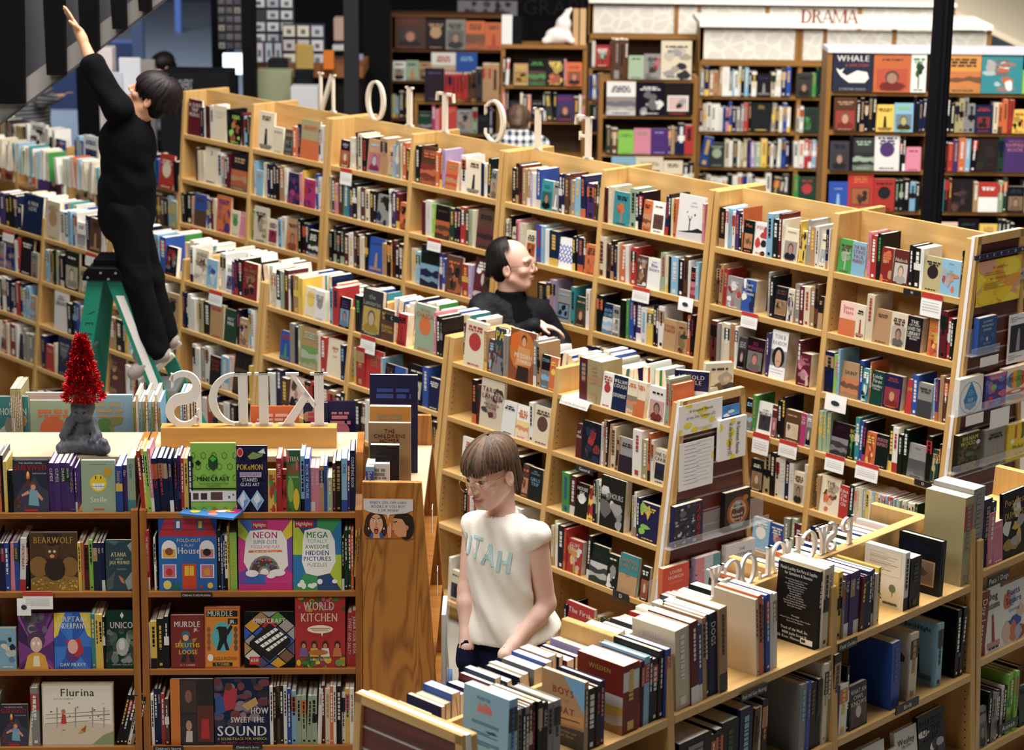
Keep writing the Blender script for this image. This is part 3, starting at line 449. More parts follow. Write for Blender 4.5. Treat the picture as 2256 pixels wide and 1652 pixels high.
def free_book(pos, th, w, h, D, cols, kind='s', title='', art=None, where='', rx=0.0, ry=0.0, seed=0.5, label=None, rz=None):
    """a single book placed by hand: origin at the near bottom corner, x along the spine thickness or cover width"""
    rng = random.Random(int(seed * 1e5) + len(BOOKS)); b = Book(); b.t0 = 0; b.t1 = w; b.n = 0; b.where = where; b.kind = kind; b.lean = 0; b.title = title; b.art = art
    b.c1 = jit(PL[cols[0]], rng); b.c2 = jit(PL[cols[1]] if len(cols) > 1 else PL['w'], rng); b.c3 = jit(PL[cols[2]] if len(cols) > 2 else PL['T'], rng)
    b.cl = cols; b.seed = rng.random(); b.h = h; b.D = D; b.w = w; b.pos = Vector(pos); b.th = th; b.rx = rx; b.ry = ry; b.label = label
    b.F = None; BOOKS.append(b); return b
def book_matrix(b):
    M = Matrix.Translation(b.pos) @ Matrix.Rotation(b.th, 4, 'Z')
    rx, ry = getattr(b, 'rx', 0.0), getattr(b, 'ry', 0.0)
    if b.kind == 'f' and b.F is not None: rx = -math.radians(3 + 5 * b.seed)          # face-out books lean back on the row
    if b.lean: ry = math.radians(b.lean)
    if rx: M = M @ Matrix.Rotation(rx, 4, 'X')
    if ry:
        px = b.w if ry > 0 else 0.0
        M = M @ Matrix.Translation((px, 0, 0)) @ Matrix.Rotation(ry, 4, 'Y') @ Matrix.Translation((-px, 0, 0))
    return M
def blob(rng, cx, cz, rx, rz, n=9, rough=0.3):
    return [(cx + math.cos(2 * PI * i / n) * rx * (1 + rng.uniform(-rough, rough)), cz + math.sin(2 * PI * i / n) * rz * (1 + rng.uniform(-rough, rough))) for i in range(n)]
def ell(cx, cz, rx, rz, n=14): return blob(random.Random(1), cx, cz, rx, rz, n, 0)
def mixc(a, b, t): return tuple(x * (1 - t) + y * t for x, y in zip(a, b))
def art_polys(b, rng, w, h):
    """flat printed shapes of a cover: (polygon, colour), in cover coordinates"""
    c1, c2, c3 = b.c1, b.c2, b.c3; a = b.art or rng.choice('PLCBTBLK'); out = []
    R = lambda x0, z0, x1, z1: [(x0 * w, z0 * h), (x1 * w, z0 * h), (x1 * w, z1 * h), (x0 * w, z1 * h)]
    if a == 'P':
        out.append((R(.08, .08, .92, .62), mixc(c3, c1, .4))); out.append((blob(rng, .5 * w, .16 * h, .36 * w, .13 * h, 10, .1), mixc(c3, (0, 0, 0), .6)))
        out.append((ell(.5 * w, .40 * h, .19 * w, .17 * h), mixc(c2, (.1, .05, .03), .85))); out.append((ell(.5 * w, .37 * h, .14 * w, .14 * h), mixc(c2, (.55, .32, .22), .6)))
    elif a == 'L':
        out.append((R(0, 0, 1, .55), mixc(c3, c1, .25)))
        for i in range(3):
            zz = .40 - .13 * i; pts = [(0, 0), (w, 0)] + [(w * (1 - t / 6), h * (zz + rng.uniform(-.04, .05))) for t in range(7)]
            out.append((pts, mixc(c3 if i % 2 else c2, c1, .15 + .25 * i)))
    elif a == 'C':
        out.append((ell(.5 * w, .56 * h, .30 * w, .30 * w), c2))
    elif a == 'B':
        for i in range(9):
            out.append((blob(rng, rng.uniform(.15, .85) * w, rng.uniform(.1, .75) * h, rng.uniform(.08, .24) * w, rng.uniform(.05, .16) * h), (c2, c3, mixc(c1, c2, .5), mixc(c1, c3, .5), mixc(c3, (0, 0, 0), .5))[i % 5]))
    elif a == 'T':
        out.append((R(.46, .1, .54, .55), c3))
        for i in range(6): out.append((blob(rng, rng.uniform(.28, .72) * w, rng.uniform(.42, .68) * h, .15 * w, .09 * h), mixc(c3, c2, rng.random() * .6)))
    elif a == 'F':
        out.append((ell(.5 * w, .52 * h, .07 * w, .06 * h), c3)); out.append(([(.40 * w, .16 * h), (.60 * w, .16 * h), (.57 * w, .47 * h), (.43 * w, .47 * h)], c3)); out.append((R(.1, .08, .9, .16), mixc(c3, c1, .3)))
    elif a == 'K':
        out.append((R(.12, .14, .88, .6), c3)); out.append((R(.16, .17, .84, .57), mixc(c2, c3, .5)))
        for i in range(4): out.append((blob(rng, rng.uniform(.28, .72) * w, rng.uniform(.25, .5) * h, .12 * w, .08 * h), mixc(c3, (0, 0, 0), rng.random())))
    elif a == 'H':
        out.append((R(0, 0, 1, .5), c2))
    elif a == 'Z':
        n = 6
        for i in range(n): out.append((blob(rng, rng.uniform(.1, .9) * w, rng.uniform(.05, .95) * h, rng.uniform(.1, .3) * w, rng.uniform(.06, .2) * h, 7), (c2, c3)[i % 2]))
    elif a == 'S':
        out.append((ell(.5 * w, .54 * h, .26 * w, .26 * w, 20), PL['y']))
        for s_ in (-1, 1): out.append((ell((.5 + .08 * s_) * w, .61 * h, .02 * w, .035 * w, 8), PL['k']))
        out.append(([(.32 * w, .54 * h), (.36 * w, .44 * h), (.5 * w, .405 * h), (.64 * w, .44 * h), (.68 * w, .54 * h)], PL['w']))
    return out
def words_line(rng, x0, x1, z, hh):
    qs = []; x = x0
    while x < x1 - 1e-4:
        ww = min(rng.uniform(1.2, 4.5) * hh, x1 - x); qs.append([(x, z), (x + ww, z), (x + ww, z + hh), (x, z + hh)]); x += ww + hh * 0.7
    return qs
def draw_art(key, w, h, put, lv0=1.0):
    lv = lv0
    def cl(pts):  # clip to the cover
        return [(max(0, min(w, x * w)), max(0, min(h, z * h))) for x, z in pts]
    for tok in ART[key].split(';'):
        a = tok.split()
        if not a: continue
        lv += .06
        if a[0] == 'E':
            cx, cz, rx, rz = map(float, a[1:5]); put(cl([(cx + rx * math.cos(2 * PI * i / 14), cz + rz * math.sin(2 * PI * i / 14)) for i in range(14)]), pc_(a[5]), lv, None)
        elif a[0] == 'R': x0, z0, x1, z1 = map(float, a[1:5]); put(cl([(x0, z0), (x1, z0), (x1, z1), (x0, z1)]), pc_(a[5]), lv, None)
        elif a[0] == 'P': put(cl([tuple(map(float, q.split(','))) for q in a[2:]]), pc_(a[1]), lv, None)
        elif a[0] == 'T': put((float(a[1]) * h, float(a[2]) * w, float(a[3]) * h, float(a[4]) * w), pc_(a[5]), lv, ' '.join(a[6:]))
def book_print(b):
    rng = random.Random(b.seed); mb = MB(); w, h = b.w, b.h; eps = 0.0007
    if b.title.startswith('#') and b.kind in 'fh':
        pl = (lambda lv: (lambda a, c: (a, -eps * lv, c))) if b.kind == 'f' else (lambda lv: (lambda a, c: (-eps * lv, b.D - a, c)))
        def put(g, c, lv, t):
            P_ = pl(lv)
            if t is None: mb.add([P_(a, z) for a, z in g], [tuple(range(len(g)))], c)
            else: put_text(mb, t, g[0], P_, g[1], g[2], g[3], c, bold=.04 if g[0] > h * .05 else 0)
        draw_art(b.title[1:], w if b.kind == 'f' else b.D, h, put)
        if b.kind == 'f': return mb
    if b.kind == 'f':
        def q(poly, c, lv=1): mb.add([(max(0, min(w, p[0])), -eps * lv, max(0, min(h, p[1]))) for p in poly], [tuple(range(len(poly)))], c)
        if b.art != 'N':
            for i, (p, c) in enumerate(art_polys(b, rng, w, h)): q(p, c, 1 + 0.15 * i)
        lines = [l for l in b.title.split('|') if l]
        if lines:
            up = lines; n = len(up); hh = min(h * 0.105, h * 0.62 / n); zz = h * 0.93
            for l in up:
                k = hh
                if l.startswith('~'): l = l[1:]; k = hh * .5
                zz -= k * 1.28
                put_text(mb, l, k, lambda a, c: (a, -eps * 3, c), w / 2, zz, w * 0.88, b.c2, bold=0.03)
        else:
            z = h * rng.uniform(.84, .9)
            for i in range(rng.choice((1, 2, 2, 3))):
                hh = h * rng.uniform(.035, .06); m = w * rng.uniform(.12, .25)
                for p in words_line(rng, m, w - m, z - hh, hh): q(p, b.c2, 3)
                z -= hh * 1.5
        if not lines or len(lines) < 3:
            hh = h * .03
            for p in words_line(rng, w * .2, w * .8, h * .05, hh): q(p, b.c2, 3)
    elif b.kind == 'h' and not b.title.startswith('#') and (b.art != 'N' or b.title):
        D = b.D
        def q(poly, c, lv=1): mb.add([(-eps * lv, D - max(0, min(D, p[0])), max(0, min(h, p[1]))) for p in poly], [tuple(range(len(poly)))], c)
        if b.art != 'N':
            for i, (p, c) in enumerate(art_polys(b, rng, D, h)): q(p, c, 1 + .15 * i)
        lines = [l for l in b.title.split('|') if l]; hh = min(h * .07, h * .7 / max(1, len(lines))); zz = h * .93
        for l in lines:
            k = hh * (.5 if l[0] == '~' else 1); l = l.lstrip('~'); zz -= k * 1.3
            put_text(mb, l, k, lambda a, c: (-eps * 3, D - a, c), D / 2, zz, D * .86, b.c2, bold=.02)
        if not lines:
            z = h * .86
            for i in range(rng.choice((3, 6, 9))):
                for p in words_line(rng, D * .15, D * rng.uniform(.6, .85), z, h * .012): q(p, b.c2, 3)
                z -= h * .03
    if b.kind in 'sh' and w > 0.006:
        def q(x0, z0, x1, z1, c, lv=1): mb.add([(x0, -eps * lv, z0), (x1, -eps * lv, z0), (x1, -eps * lv, z1), (x0, -eps * lv, z1)], [(0, 1, 2, 3)], c)
        r = rng.random()
        if r < .22: q(0, h * .62, w, h * .9, b.c3)
        elif r < .34: q(0, 0, w, h * .22, b.c2)
        elif r < .42: q(0, h * .45, w, h * .62, b.c2)
        if b.title and b.kind == 's':
            ln = h * .8; vs, fs, tw = text_polys(b.title, w * .5, ln); mb.add([(w * .25 + y, -eps * 3, h * .9 - x) for x, y in vs], fs, b.c2)
        else:
            hh = w * rng.uniform(.25, .5); z1 = h * rng.uniform(.86, .93); z0 = h * rng.uniform(.3, .55); z = z1
            while z > z0:
                ww = rng.uniform(.008, .022)
                q(w / 2 - hh / 2, max(z - ww, z0), w / 2 + hh / 2, z, b.c2, 2); z -= ww + 0.004
            if rng.random() < .7: q(w * .3, h * .05, w * .7, h * .05 + w * .4, b.c2, 2)
        # front board lettering is seen when the neighbour is shorter
    return mb
def book_bodies(b):
    """cover boards + spine, and the page block"""
    w, h, D = b.w, b.h, b.D; cov = MB(); pg = MB(); t = min(0.003, w * .15, D * .2)
    hard = b.seed > .45 and h > .2; ov = 0.003 if hard else 0.0
    if b.kind == 'f':
        cov.box((0, 0, 0), (w, t, h), b.c1); cov.box((0, D - t, 0), (w, D, h), b.c1); cov.box((0, t, 0), (t, D - t, h), b.c1)
        pg.box((t, t, ov), (w - ov - .0006, D - t, h - ov - .0006), (.86, .8, .66))
    else:
        cov.box((0, 0, 0), (w, t, h), b.c1); cov.box((0, t, 0), (t, D, h), b.c1); cov.box((w - t, t, 0), (w, D, h), b.c1)
        pg.box((t, t, ov), (w - t, D - ov - .0006, h - ov - .0006), (.86, .8, .66))
    return cov, pg
def cname(b): return PALN[b.cl[0]] if b.cl else 'grey'
# ---------------------------------------------------------------- the rows, read along each shelf edge (crop origin / scale, then one token per book)
def fc(b, j, s, **k): row(FC, 'the %s shelf of bay %s of the long fiction row' % (ORD[j], ORD_[b]), FC.zt - FC.dzs[j - 1], FC.dep(FC.dzs[j - 1]), s, **k)
def mc(b, j, s, **k): row(MC, 'the %s shelf of bay %s of the middle row' % (ORD[j], ORD_[b]), MC.zt - MC.dzs[j - 1], MC.dep(MC.dzs[j - 1]), s, **k)
def pc(b, j, s, **k): row(PC, 'the %s shelf of bay %s of the letter-ledge case' % (ORD[j], ORD_[b]), PC.zt - PC.dzs[j - 1], PC.dep(PC.dzs[j - 1]), s, depth=0.2, **k)
ORD_ = ['zero', 'one', 'two', 'three', 'four', 'five', 'six', 'seven', 'eight']
Z = 4.512
fc(1, 1, '@380/4.512 145fmw*N:A_GUIDE|TRIP|MURAL 278sn 308sw 325sm 365sw 400fcc*N 532sk 556fke*B 680sm 703sl 742sG 768g')
fc(1, 2, '@380/4.512 222sB 245sc 272sc 302fck*N:2 440sw 484ss 510sm 535sm 555g 575fkT*L 738g')
fc(1, 3, '@380/4.512 95sk 132skw 190sT 208fbB*H 330sb 362sm 381sm 402sc 432fopo*B 572fcg*C 657fiP*N 728g')
fc(2, 1, '@380/4.512 846fcB*F 1000fcs*N 1100fBs*K 1195so 1236sn 1262fYoy*H 1445sn 1462sw 1488g')
fc(2, 2, '@380/4.512 808sl 832flY*N 900sc 934sn 965sk 995sk 1030sk 1064sT 1110sw 1138fnpM*B 1260si 1284sy 1304fMpr*Z 1418sb 1440sw 1468g')
fc(2, 3, '@380/4.512 778sg 804fckT*B 942fcp*K 1046sl 1080sw 1120fTB*P 1246sk 1280sko 1314sn 1344fkw*L 1446g')
fc(3, 1, '@380/4.512 1655fkw:alder|~water 1756sc 1822sk 1836sc 1874skr 1924fTlM*P 2062sT 2130fYBi*T 2190sl 2216ss 2248sB @860 55ss 90sc 112so 152sm 190g')
fc(3, 2, '@380/4.512 1558ss 1582sB 1610si 1640sB 1690st 1742sp 1790sk 1834sw 1866sB 1914sc 1955sk 1990sk 2020fsk*Z 2145sw 2170sk 2200si 2230sk @860 8sw 22sp 54sm 88fok*B 168g')
fc(3, 3, '@380/4.512 1556ska 1590ska 1626ska 1662ska 1700sm 1745sw 1792sB 1832sk 1862sc 1905sk 1940fbp*F 2085sT 2128sky 2172sm 2205sm @860 0sy 12sB 42skw 80skw 128g')
fc(3, 4, '@380/4.512 1520sk 1560sn 1600sT 1640sw 1680sB 1720sG 1760sc 1800sk 1840sr 1880ss 1920sn 1960sB 2000sw 2040sk 2080g')
fc(4, 1, '@860/4.512 243sk 284fBoR*L 445so 482sr 508sL 540foTr*L 655g 688sw 740fcm*F 890sn 922sw 950sk 984fsS*P 1052g')
fc(4, 2, '@860/4.512 308sm 345sw 400se 434fkBo*L 578sG 624sk 652sk 686sr 738sB 775sa 808sc 842fBkm*L 1012g')
fc(4, 3, '@860/4.512 198sc 250sl 290fknl*L 470sp 512sb 540fBok*B 702sr 772sL 808fmwk*B 1006g')
fc(5, 1, '@860/4.512 1195skc 1238sk 1268sm 1306sT 1344sT 1380sL 1400sw 1440sb 1488ftkk*P:|~|~Frederic|~Reader 1600fskw*F 1660snw 1698snw 1726sB 1768sm 1778ss 1830sl 1884sno 1936sp 2012sm 2040sG 2060sw 2068g')
fc(5, 2, '@860/4.512 1138sc 1165sk 1192fcB*K 1242si 1266sc 1330fck*K 1440sbr 1490sl 1526sw 1572sn 1662fwb*Z:#wv 1800sk 1830sk 1850sno 1906sB 1926foB*B 2042g')
fc(5, 3, '@750/2.754 1190sk 1236sp 1268sL 1300fsl*K 1390st 1414fGTB*P 1482sw 1503g')
fc(6, 1, '@1260/4.512 318sm 356sc 402ftko*T 560saG 622skw 650skw 694foBT*L 776fwBB*K 906snr 942skw 966sc 1002sok 1030fwkS24*F:#jm 1288si 1312g')
fc(6, 2, '@1260/4.512 228scm 326sB 374sk 406sn 440sc 460sow 526sw 560sT 578srw 632fBwT*B:FLORI 736fwbi*N:~Sunday|Blue|Sisters 864sar 916sc 942skG 974slw 1042skw 1096sBk 1140sw 1166fkri*L 1218sl 1252g')
fc(6, 3, '@1260/4.512 234sk 290fnlw*L:|~|INTR|QUIR 388fskw*K 470sk 520sge 550sb 596snw 622sp 680swl 734sy 792skw 820sk 838sw 896fTrB*N:|~|SYLEN|PARKER 1022fTB*B 1132sow 1162skr 1198g')
fc(6, 4, '@1260/4.512 140sn 205sn 250sT 300sk 360sB 420ss 480sn 540sk 600sc 660sB 720sk 780sr 840sw 900g')
fc(7, 1, '@1260/4.512 1448sD 1516sw 1544sl 1576swr 1606spo 1644skw 1680sow 1692fkoT*K:Mus 1796fwrk*Z:FOUL 1925sl 1982sT 1986sk 2032smw 2064sw 2086fcB*P:~MORDEN 2236syp 2256g')
fc(7, 1, '@1756/4.512 2fypn*Z:BRU 72ss 112sT 168sw 200fcnw*K 268sn 300sw 308g', rs=3)
fc(7, 2, '@1260/4.512 1414sB 1452sTB 1482sr 1530fswr*B:Luna|Mona 1672fbw*Z:Here|One|Moment 1800q 1926ss 1950skw 1985fkBT*K 2128fcp*B 2192ss @1756 12sm 58scr 114sT 160sB 200fkT*H 246g')
fc(7, 3, '@1260/4.512 1364sm 1430ss 1460sc 1500sc 1552sTo 1600sw 1628fSsk*P 1712fkMs*P:SO|MORRISON 1882q 1918sp 1948fwkk25*P:#tm 2105q 2222sm 2256g')
fc(7, 3, '@1756/4.512 -14fmiP*B:Toni|Morrison 118q 218g')
fc(7, 4, '@1260/4.512 1712fkl*L 1782sg 1822fwkS*K:|~|~|~HOMES|WORLD 1972fmPi*P 2026skw 2070sk 2102fBTc*K 2256g')
fc(7, 4, '@1756/4.512 24fMw*N:~Whole|~his|WOW 68fsw*P 130g', rs=2)
fc(7, 5, '@1300/4.512 1580fkcT*P 1706sYk 1770skc 1822sc 1860sw 1916sn 1960sw 2002fcB*P 2112sc 2145g')
fc(7, 6, '@1300/4.512 1600flwT*C 1765fbwr*T 1905ss 1962sa 2005sm 2095g')
fc(8, 1, '@1756/4.512 388fgBa*T 532flr*N:THE_BEE|STING|PAUL|MURRAY 668q 676si 712sr 770skg 820fRoT*Z 932fmcw*P:|~|~|Nabok 1088skw 1134skw 1200sw 1232fYks*C 1414flTo*B:~HIGH|~|~|~THE|~DARK 1606sk 1618g')
fc(8, 2, '@1756/4.512 404fPoB*H:Seven|Tears 566fck*F 662scr 736fTB*N 908fcBs*P 1068fkwS*N:THE|~CAT_WHO|SAVED_THE|LIBRARY|~AND_OTHER|~BOOKS 1215q 1284foyr*B:ASA|~|OBRES|NAVA 1378sw 1396smk 1466sr 1506sk 1534g')
fc(8, 3, '@1756/4.512 252snk 340sei 386sl 410fTBo*L:~|~|SAINT 592sbw 634ftwG*B 700sow 716fGwt*N:Little|Fires|Everywhere|~Celeste 834fnor*P:~MAN_OF|~NO_FACES 1012q 1066fryo*N:|~|~|SYMP 1124sb 1180fsSw*H 1325sl 1362spo 1396sT 1432sBw 1475g')
fc(8, 4, '@1756/4.512 205say 240say 276say 312fkSs*L:~WHAT|~WE_DO 482fkyg*T:BO|QU 556stw 600sbw 630skM 660foyr*Z 762fkiw*N:MURDER|BIMBO 885sk 932swr 986sk 1032skw 1082fsSk*L:~Oates 1256sk 1310fGTY*T 1386sk 1400g')
fc(8, 5, '@1756/4.512 165sB 186sT 214fcB*B:THE|~LITTLE|~RED|~CHAIRS 404frwc*N:|Edna|OB|The|Ob 496sGw 545sci 572sc 600sc 630sa 660sy 690sc 717sl 746sy 775sc 802sL 830si 852sl 876so 904srl 932sl 952sa 976sa 1000sc 1026sc 1052sa 1080sc 1110sc 1140sG 1170g', hs=(.18, .188))
fc(8, 6, '@1756/4.512 70sB 110sn 150sk 190sc 230sm 280g')
# ---- middle row
mc(1, 1, '@0/4.512 -60sk 0sp 48sk 92sk 140sn 178fnws*N 214fnwl*N:|~|A_MAN|LOVE 410g')
mc(1, 2, '@0/4.512 -40sk 0fsb*L 46fbT*B 150sw 172sr 192fkws*N 312fsk*P 374g')
mc(1, 3, '@0/4.512 -20sw 0sk 22sw 60sn 100sn 130sn 160sr 192sn 230sl 266sl 300fTls*L 356g')
mc(1, 4, '@0/4.512 -20sc 0fcs*K 40sr 65sc 92sR 158sw 182fkpn*K 232ss 258ss 284ss 330g')
mc(2, 1, '@0/4.512 455fcTT*C 592sw 640st 680sl 715sb 742sw 772fwsS*L 852sn 886fBkT*F:HIGH|~ROAD 1005sw 1032sw 1055g')
mc(2, 2, '@0/4.512 460sl 492sT 530sk 546sa 572sp 602sk 640fkwc*P 782fYBw*T 872fYBk*B 960sk 1050g')
mc(2, 3, '@0/4.512 536fwkS*N:~PABLO|~NARROW|LIBRARY 668sk 716snl 766sb 792sc 820ss 842ss 872ss 905sk 960sB 1040g')
mc(2, 4, '@0/4.512 414sn 456frTw*N 544sc 566fnsk*B 702sk 728frkT*B 850sw 900sk 1000g')
mc(2, 5, '@0/4.512 370sr 400sk 430fnsl*K 640g')
mc(3, 1, '@0/4.512 1490sl 1560sl 1580sb 1640fkrs*B 1745q 1790g')
mc(3, 2, '@0/4.512 1560sk 1622sw 1652fTkn*C 1762g')
mc(3, 3, '@0/4.512 1080sT 1150sk 1212sn 1236sy 1266sl 1330sw 1420sB 1500sk 1600sc 1640fkTc*B 1750g')
mc(3, 4, '@0/4.512 1082fBm*B 1226sm 1246sw 1278sw 1308sw 1328sr 1350sk 1420sk 1480sB 1540sw 1600g')
mc(4, 1, '@340/4.512 355sw 386fcBw*B:AUGUS|IS|TOWN 516flwb*B:|~TOWN 620q 648sw 702fwsp*K 766sp 796snr 830sk 872fRTk*B:~THE|DA_VINCI|CODE|~|~DAN 1012g')
mc(4, 2, '@340/4.512 285sno 310skw 336sw 366sw 404sw 440sYk 480sk 552fTrk*N 682fGwk*N:|~|~|NOT|MINE 806skr 842fTP*B 930sl 956swo 980g')
mc(4, 3, '@340/4.512 372sw 412sw 456ss 502sw 545fkrs*N:SPRING|RAIN|LATER 658slw 732sP 772fDkB*P 936sy 962g')
mc(4, 4, '@340/4.512 380sw 420sk 470sw 520sr 570sn 620sT 680sw 740sk 800g')
mc(5, 1, '@340/4.512 1130sw 1170sc 1210sn 1250sac 1282sm 1326sw 1346sBk 1376sT 1430sy 1476fcyB*C 1592fwsS*C 1692q 1742slk 1772srn 1832fkpl*P 1936g')
mc(5, 2, '@340/4.512 1238fbrg*F 1346ss 1388snk 1426sY 1450fTag*L 1612sc 1628sw 1652srw 1702fcrk*N:|~|nine|~zero|~|~kevin 1852snl 1892g')
mc(5, 3, '@340/4.512 1110sk 1150sw 1200sn 1260sB 1330fPB*B 1480sk 1540sr 1600sl 1660sk 1720sT 1780sn 1840sk 1880g')
mc(6, 1, '@640/4.512 626skg 692fSay*P:the|Luminaries 892fByG*N:BIRNAM|WOOD|~|~|ELEANOR|CATTON 1016q 1050frkR*F 1142q 1218faok*C:~MICHAEL|CHABON 1416siw 1440skw 1472sks 1500g')
mc(6, 2, '@640/4.512 622sa 650srT 732frTR*N:AROUND|THE|~CORNER 896sl 920fkBo*B 1010fbrw*F:|~|~|~|CHARON 1112q 1142fkcs*K 1304sb 1362fnwl*N 1472g')
mc(6, 3, '@640/4.512 600sG 640sk 690sB 740sw 800fTk*K 940sk 990sr 1040sn 1090ss 1140sc 1200fkTs*P 1330sB 1390sk 1440g')
mc(7, 1, '@900/4.512 530sm 546fcr*C 745sT 776fBlo*Z 830fkyr24*B:#pa 932ss 982fBowT26*F:#me 1236ss 1266sTk 1302fkls*L:ETHAN 1386foyr*C 1458g')
mc(7, 2, '@900/4.512 620skor 664sm 692fcmS*B:~|TARGET|LANCER|~|~MAX_ALLAN|~COLLINS 918fwkT*N 1052fwoy*L 1180sw 1222fcB*C 1396g')
mc(7, 3, '@900/4.512 518fwok*C 690fnk*B 860sk 960sB 1060sk 1108fBo*K 1180fkly*N:~ANY|~COUNTRY|~|GIRLS|TRIP 1315q 1345g')
mc(7, 4, '@900/4.512 420g 535sk 565sr 590sw 640sB 720sT 800sk 900sn 1000sw 1100g')
mc(7, 5, '@900/4.512 375sw 400fcB*K 500foBk*L 580sc 640sT 720g')
mc(8, 1, '@900/4.512 1680smT 1768sYT 1906fwrg*C 2012fnwl*N:WILLIAM|COUGH|~|~|JUDGMENT 2155fcoB*L 2256g')
mc(8, 1, '@1300/4.512 420fcoD*H 530q 566fwkr*P 735sar 772sor 800g', rs=5)
mc(8, 2, '@900/4.512 1650fmwk*N:|~|of|the 1706fknr*B 1890sL 1926sT 1950g')
mc(8, 2, '@1300/4.512 96swl 124sk 166sT 186scB 238fTkB*K 270fskw*H 412swr 502sY 560so 586swk 612fcn*K:ONE_SU|CARIB 735g', rs=2)
mc(8, 3, '@900/4.512 1515sgb 1588smw 1640fkwm*C:HOUSE|OF|BETH 1762fyrR*Z 1840g')
mc(8, 3, '@1300/4.512 18sk 48sa 62sw 88fkws*B:|~|~|~|THE_HOURS 330q 400g 402ss 422sw 444sn 474fnye*Z 656g')
mc(8, 4, '@900/4.512 1410sc 1432sc 1452sw 1474sk 1532sro 1556frwy*B:CLIVE|CUSSLER|~|~|FIRE 1702q 1755skw 1786fkSw*L:~|~THE|~HUSBAND|~PARTY 1962fkws*Z 2070ftTk*H:SANDRA|DALLAS|~|~Alice|~Tulips 2256g')
mc(8, 4, '@1300/4.512 490fkwo*P 570g')
mc(8, 5, '@1300/4.512 -270frwc*N:The_First 0g')
mc(8, 5, '@900/4.512 1530skw 1556fBkw*P 1760syk 1812skw 1862fGak*K 2080sk 2110g')
# ---- children's case (faces the camera)
def kc(b, j, s, **k):
    z = 1.62 - KC.dzs[j - 1]; row(KC, 'the %s shelf of the %s bay of the children\'s case' % (ORD[j], ('statue', 'white-letter')[b - 1]), z, (1.43 - z) * 0.09, s, hs=(.2, .24), depth=0.17, **k)
kc(1, 1, '@0/2.576 -60sp -30sw 0so 12sk 28sy 48fkn*N 78fnrk21*P:#su 282spw20:CUPIDS 314spw20:CUPIDS 348spw20:DRAMA 380spw20:DRAMA 403sp19 415sp19 428sp18 440g 465fay21*S:#sm 660g 662sby19:Sisters 700spw19:Guts 727sat22:Green 772g')
kc(1, 2, '@0/2.754 -60sn 0snw20:DIARY 17snw20:DIARY 35sbw20 63siy20:GORDO 92sby20:GORDO 120swr22:UNORDINARY 155sk 178g 186fDBY24*P:#bw 478syk20 498so20 514sm19 545sen21 570snw20:NEW 598snw20:NEW 620snw20:NEW 640g 646fGcl21*B:#at 836g')
kc(1, 3, '@0/2.754 -60sw -20fln*C 0flck*B:|~France 103g 116fpyk23*P:#pp 331fbwy23*B:#cu 558sty23 585syk23 606syk23 630skw22 645fGws24*P:#uc 840g')
kc(1, 4, '@0/2.754 -80sw 0fnrk*P:#su 172scw25^6 196ssw25 245g 258fcag26*B:#fl 695g 700sky22^14 722skw22^14 745skw22^14 768swk22^13 790skT22^12 808sky21^11 826skw21^10 840g', lift=0.0)
kc(2, 1, '@0/2.576 806srw25^-4 826syw26^-3 842sek25^-3 862siw26^-3 880snr22^-3:ILLUSTRATED 912snr22^-3 944snw22^-3:SURVIVORS 968snw22^-2:MYSTERIES 990snr22 1012spk23 1030srw22 1048syk22 1072snw23 1096sGr20 1104g')
kc(2, 1, '@420/2.576 2fekw28*Z:#mc 262fnyl27*B:#pk 440fyrg*Z 488srw22:BATTLE 520frk*B 545fGre25*B:#or 625sl 648sbw22:BOOK_OF_NATURE 680siw18:SCIENCE 707siw18:SCIENCE 733sTw19:HANDBOOK 758sbB19 776sac14 806sm20 824skT21 857slb22:CASE 890spw21 905snw25:COUNTING_BOOK 935g', rs=4)
kc(2, 2, '@0/2.754 888srw25:THE_THINKING_WORKSHOP 912g 938swk22 950skw22 962g 965fbry31*B:#hs 1322skw25 1345sbw23 1356skw23 1368swk23 1384syk27 1395sey24:LEGO_CREATIONS 1440g 1446fiwM29*B:#ne 1778fgwn29*B:#mg 2075skw22 2090sGw25 2112sGw25 2132sow25 2146syk25 2156sTk26 2168g')
kc(2, 3, '@0/2.754 893swk19 918syk20 956sky21 1000skw22 1030g 1038fRyb22*F:#m1 1242foks25*C:#m2 1460g 1482fkws23*Z:#mb 1790frcg29*B:#wk 2098srw23:SWEET_AND_SALTY 2134srw24:JUNIOR_COOK_BOOK 2168g')
kc(2, 4, '@0/2.754 922swn22 940snw24 962snw24:KARATE 982srw22 1004sBw20 1030g 1038fkot28*N:#gl 1302fnwk28*B:#sd 1640swk25 1660skT25 1680sBk25 1700skw25 1722swk25 1744sbw24 1770slk23 1800sak21 1830sak21 1860sak21 1890sak21 1926swr24:PICASSO 1950smw25 1975scT24 2004sow25 2024swk25 2042skw25 2074swk22 2096syb24 2124swk24:ART_FOR_CHILDREN 2150srw22 2172g')
# ---- letter-ledge case, front row (spines to the aisle, covers seen from the end)
pc(1, 1, '@840/2.576 715hlbk28*N:#bl 764sGw26 776ssk24 800skw24 815ssw24 836smc24 858skr24 886skw24:STRANGER 912skw23:GRACE 942ssk22 975ssk22 1015g 1150hTwB24*H:#by 1172skw21 1218hkr21:SWORD 1242sni22 1270g', rs=1)
pc(1, 1, '@1356/2.576 40hRyw24:WISDEN 130srn23 150snw23:CLIMBATICS 165slw24:TRAILS 195snw23 212skw22 246skw24 276sbw24:APOLLO_OHNO 305g', rs=2)
pc(2, 1, '@1356/2.576 352hcw29*N^-4:Hunting 432sm30^-4 476sbw28^-4 500sTk30^-4 522snw30^-4 545snw30^-4:DOGS 592hTk31*N^-4:REINSTATED 636g 806hck29*N^-5 820sok30^-5 842sck28^-4 858sbw29^-4 882sww29^-4 900sww28^-4 930g 1140hkw29*N:#tw 1168sck30 1200swr30:WINCHESTER 1236g')
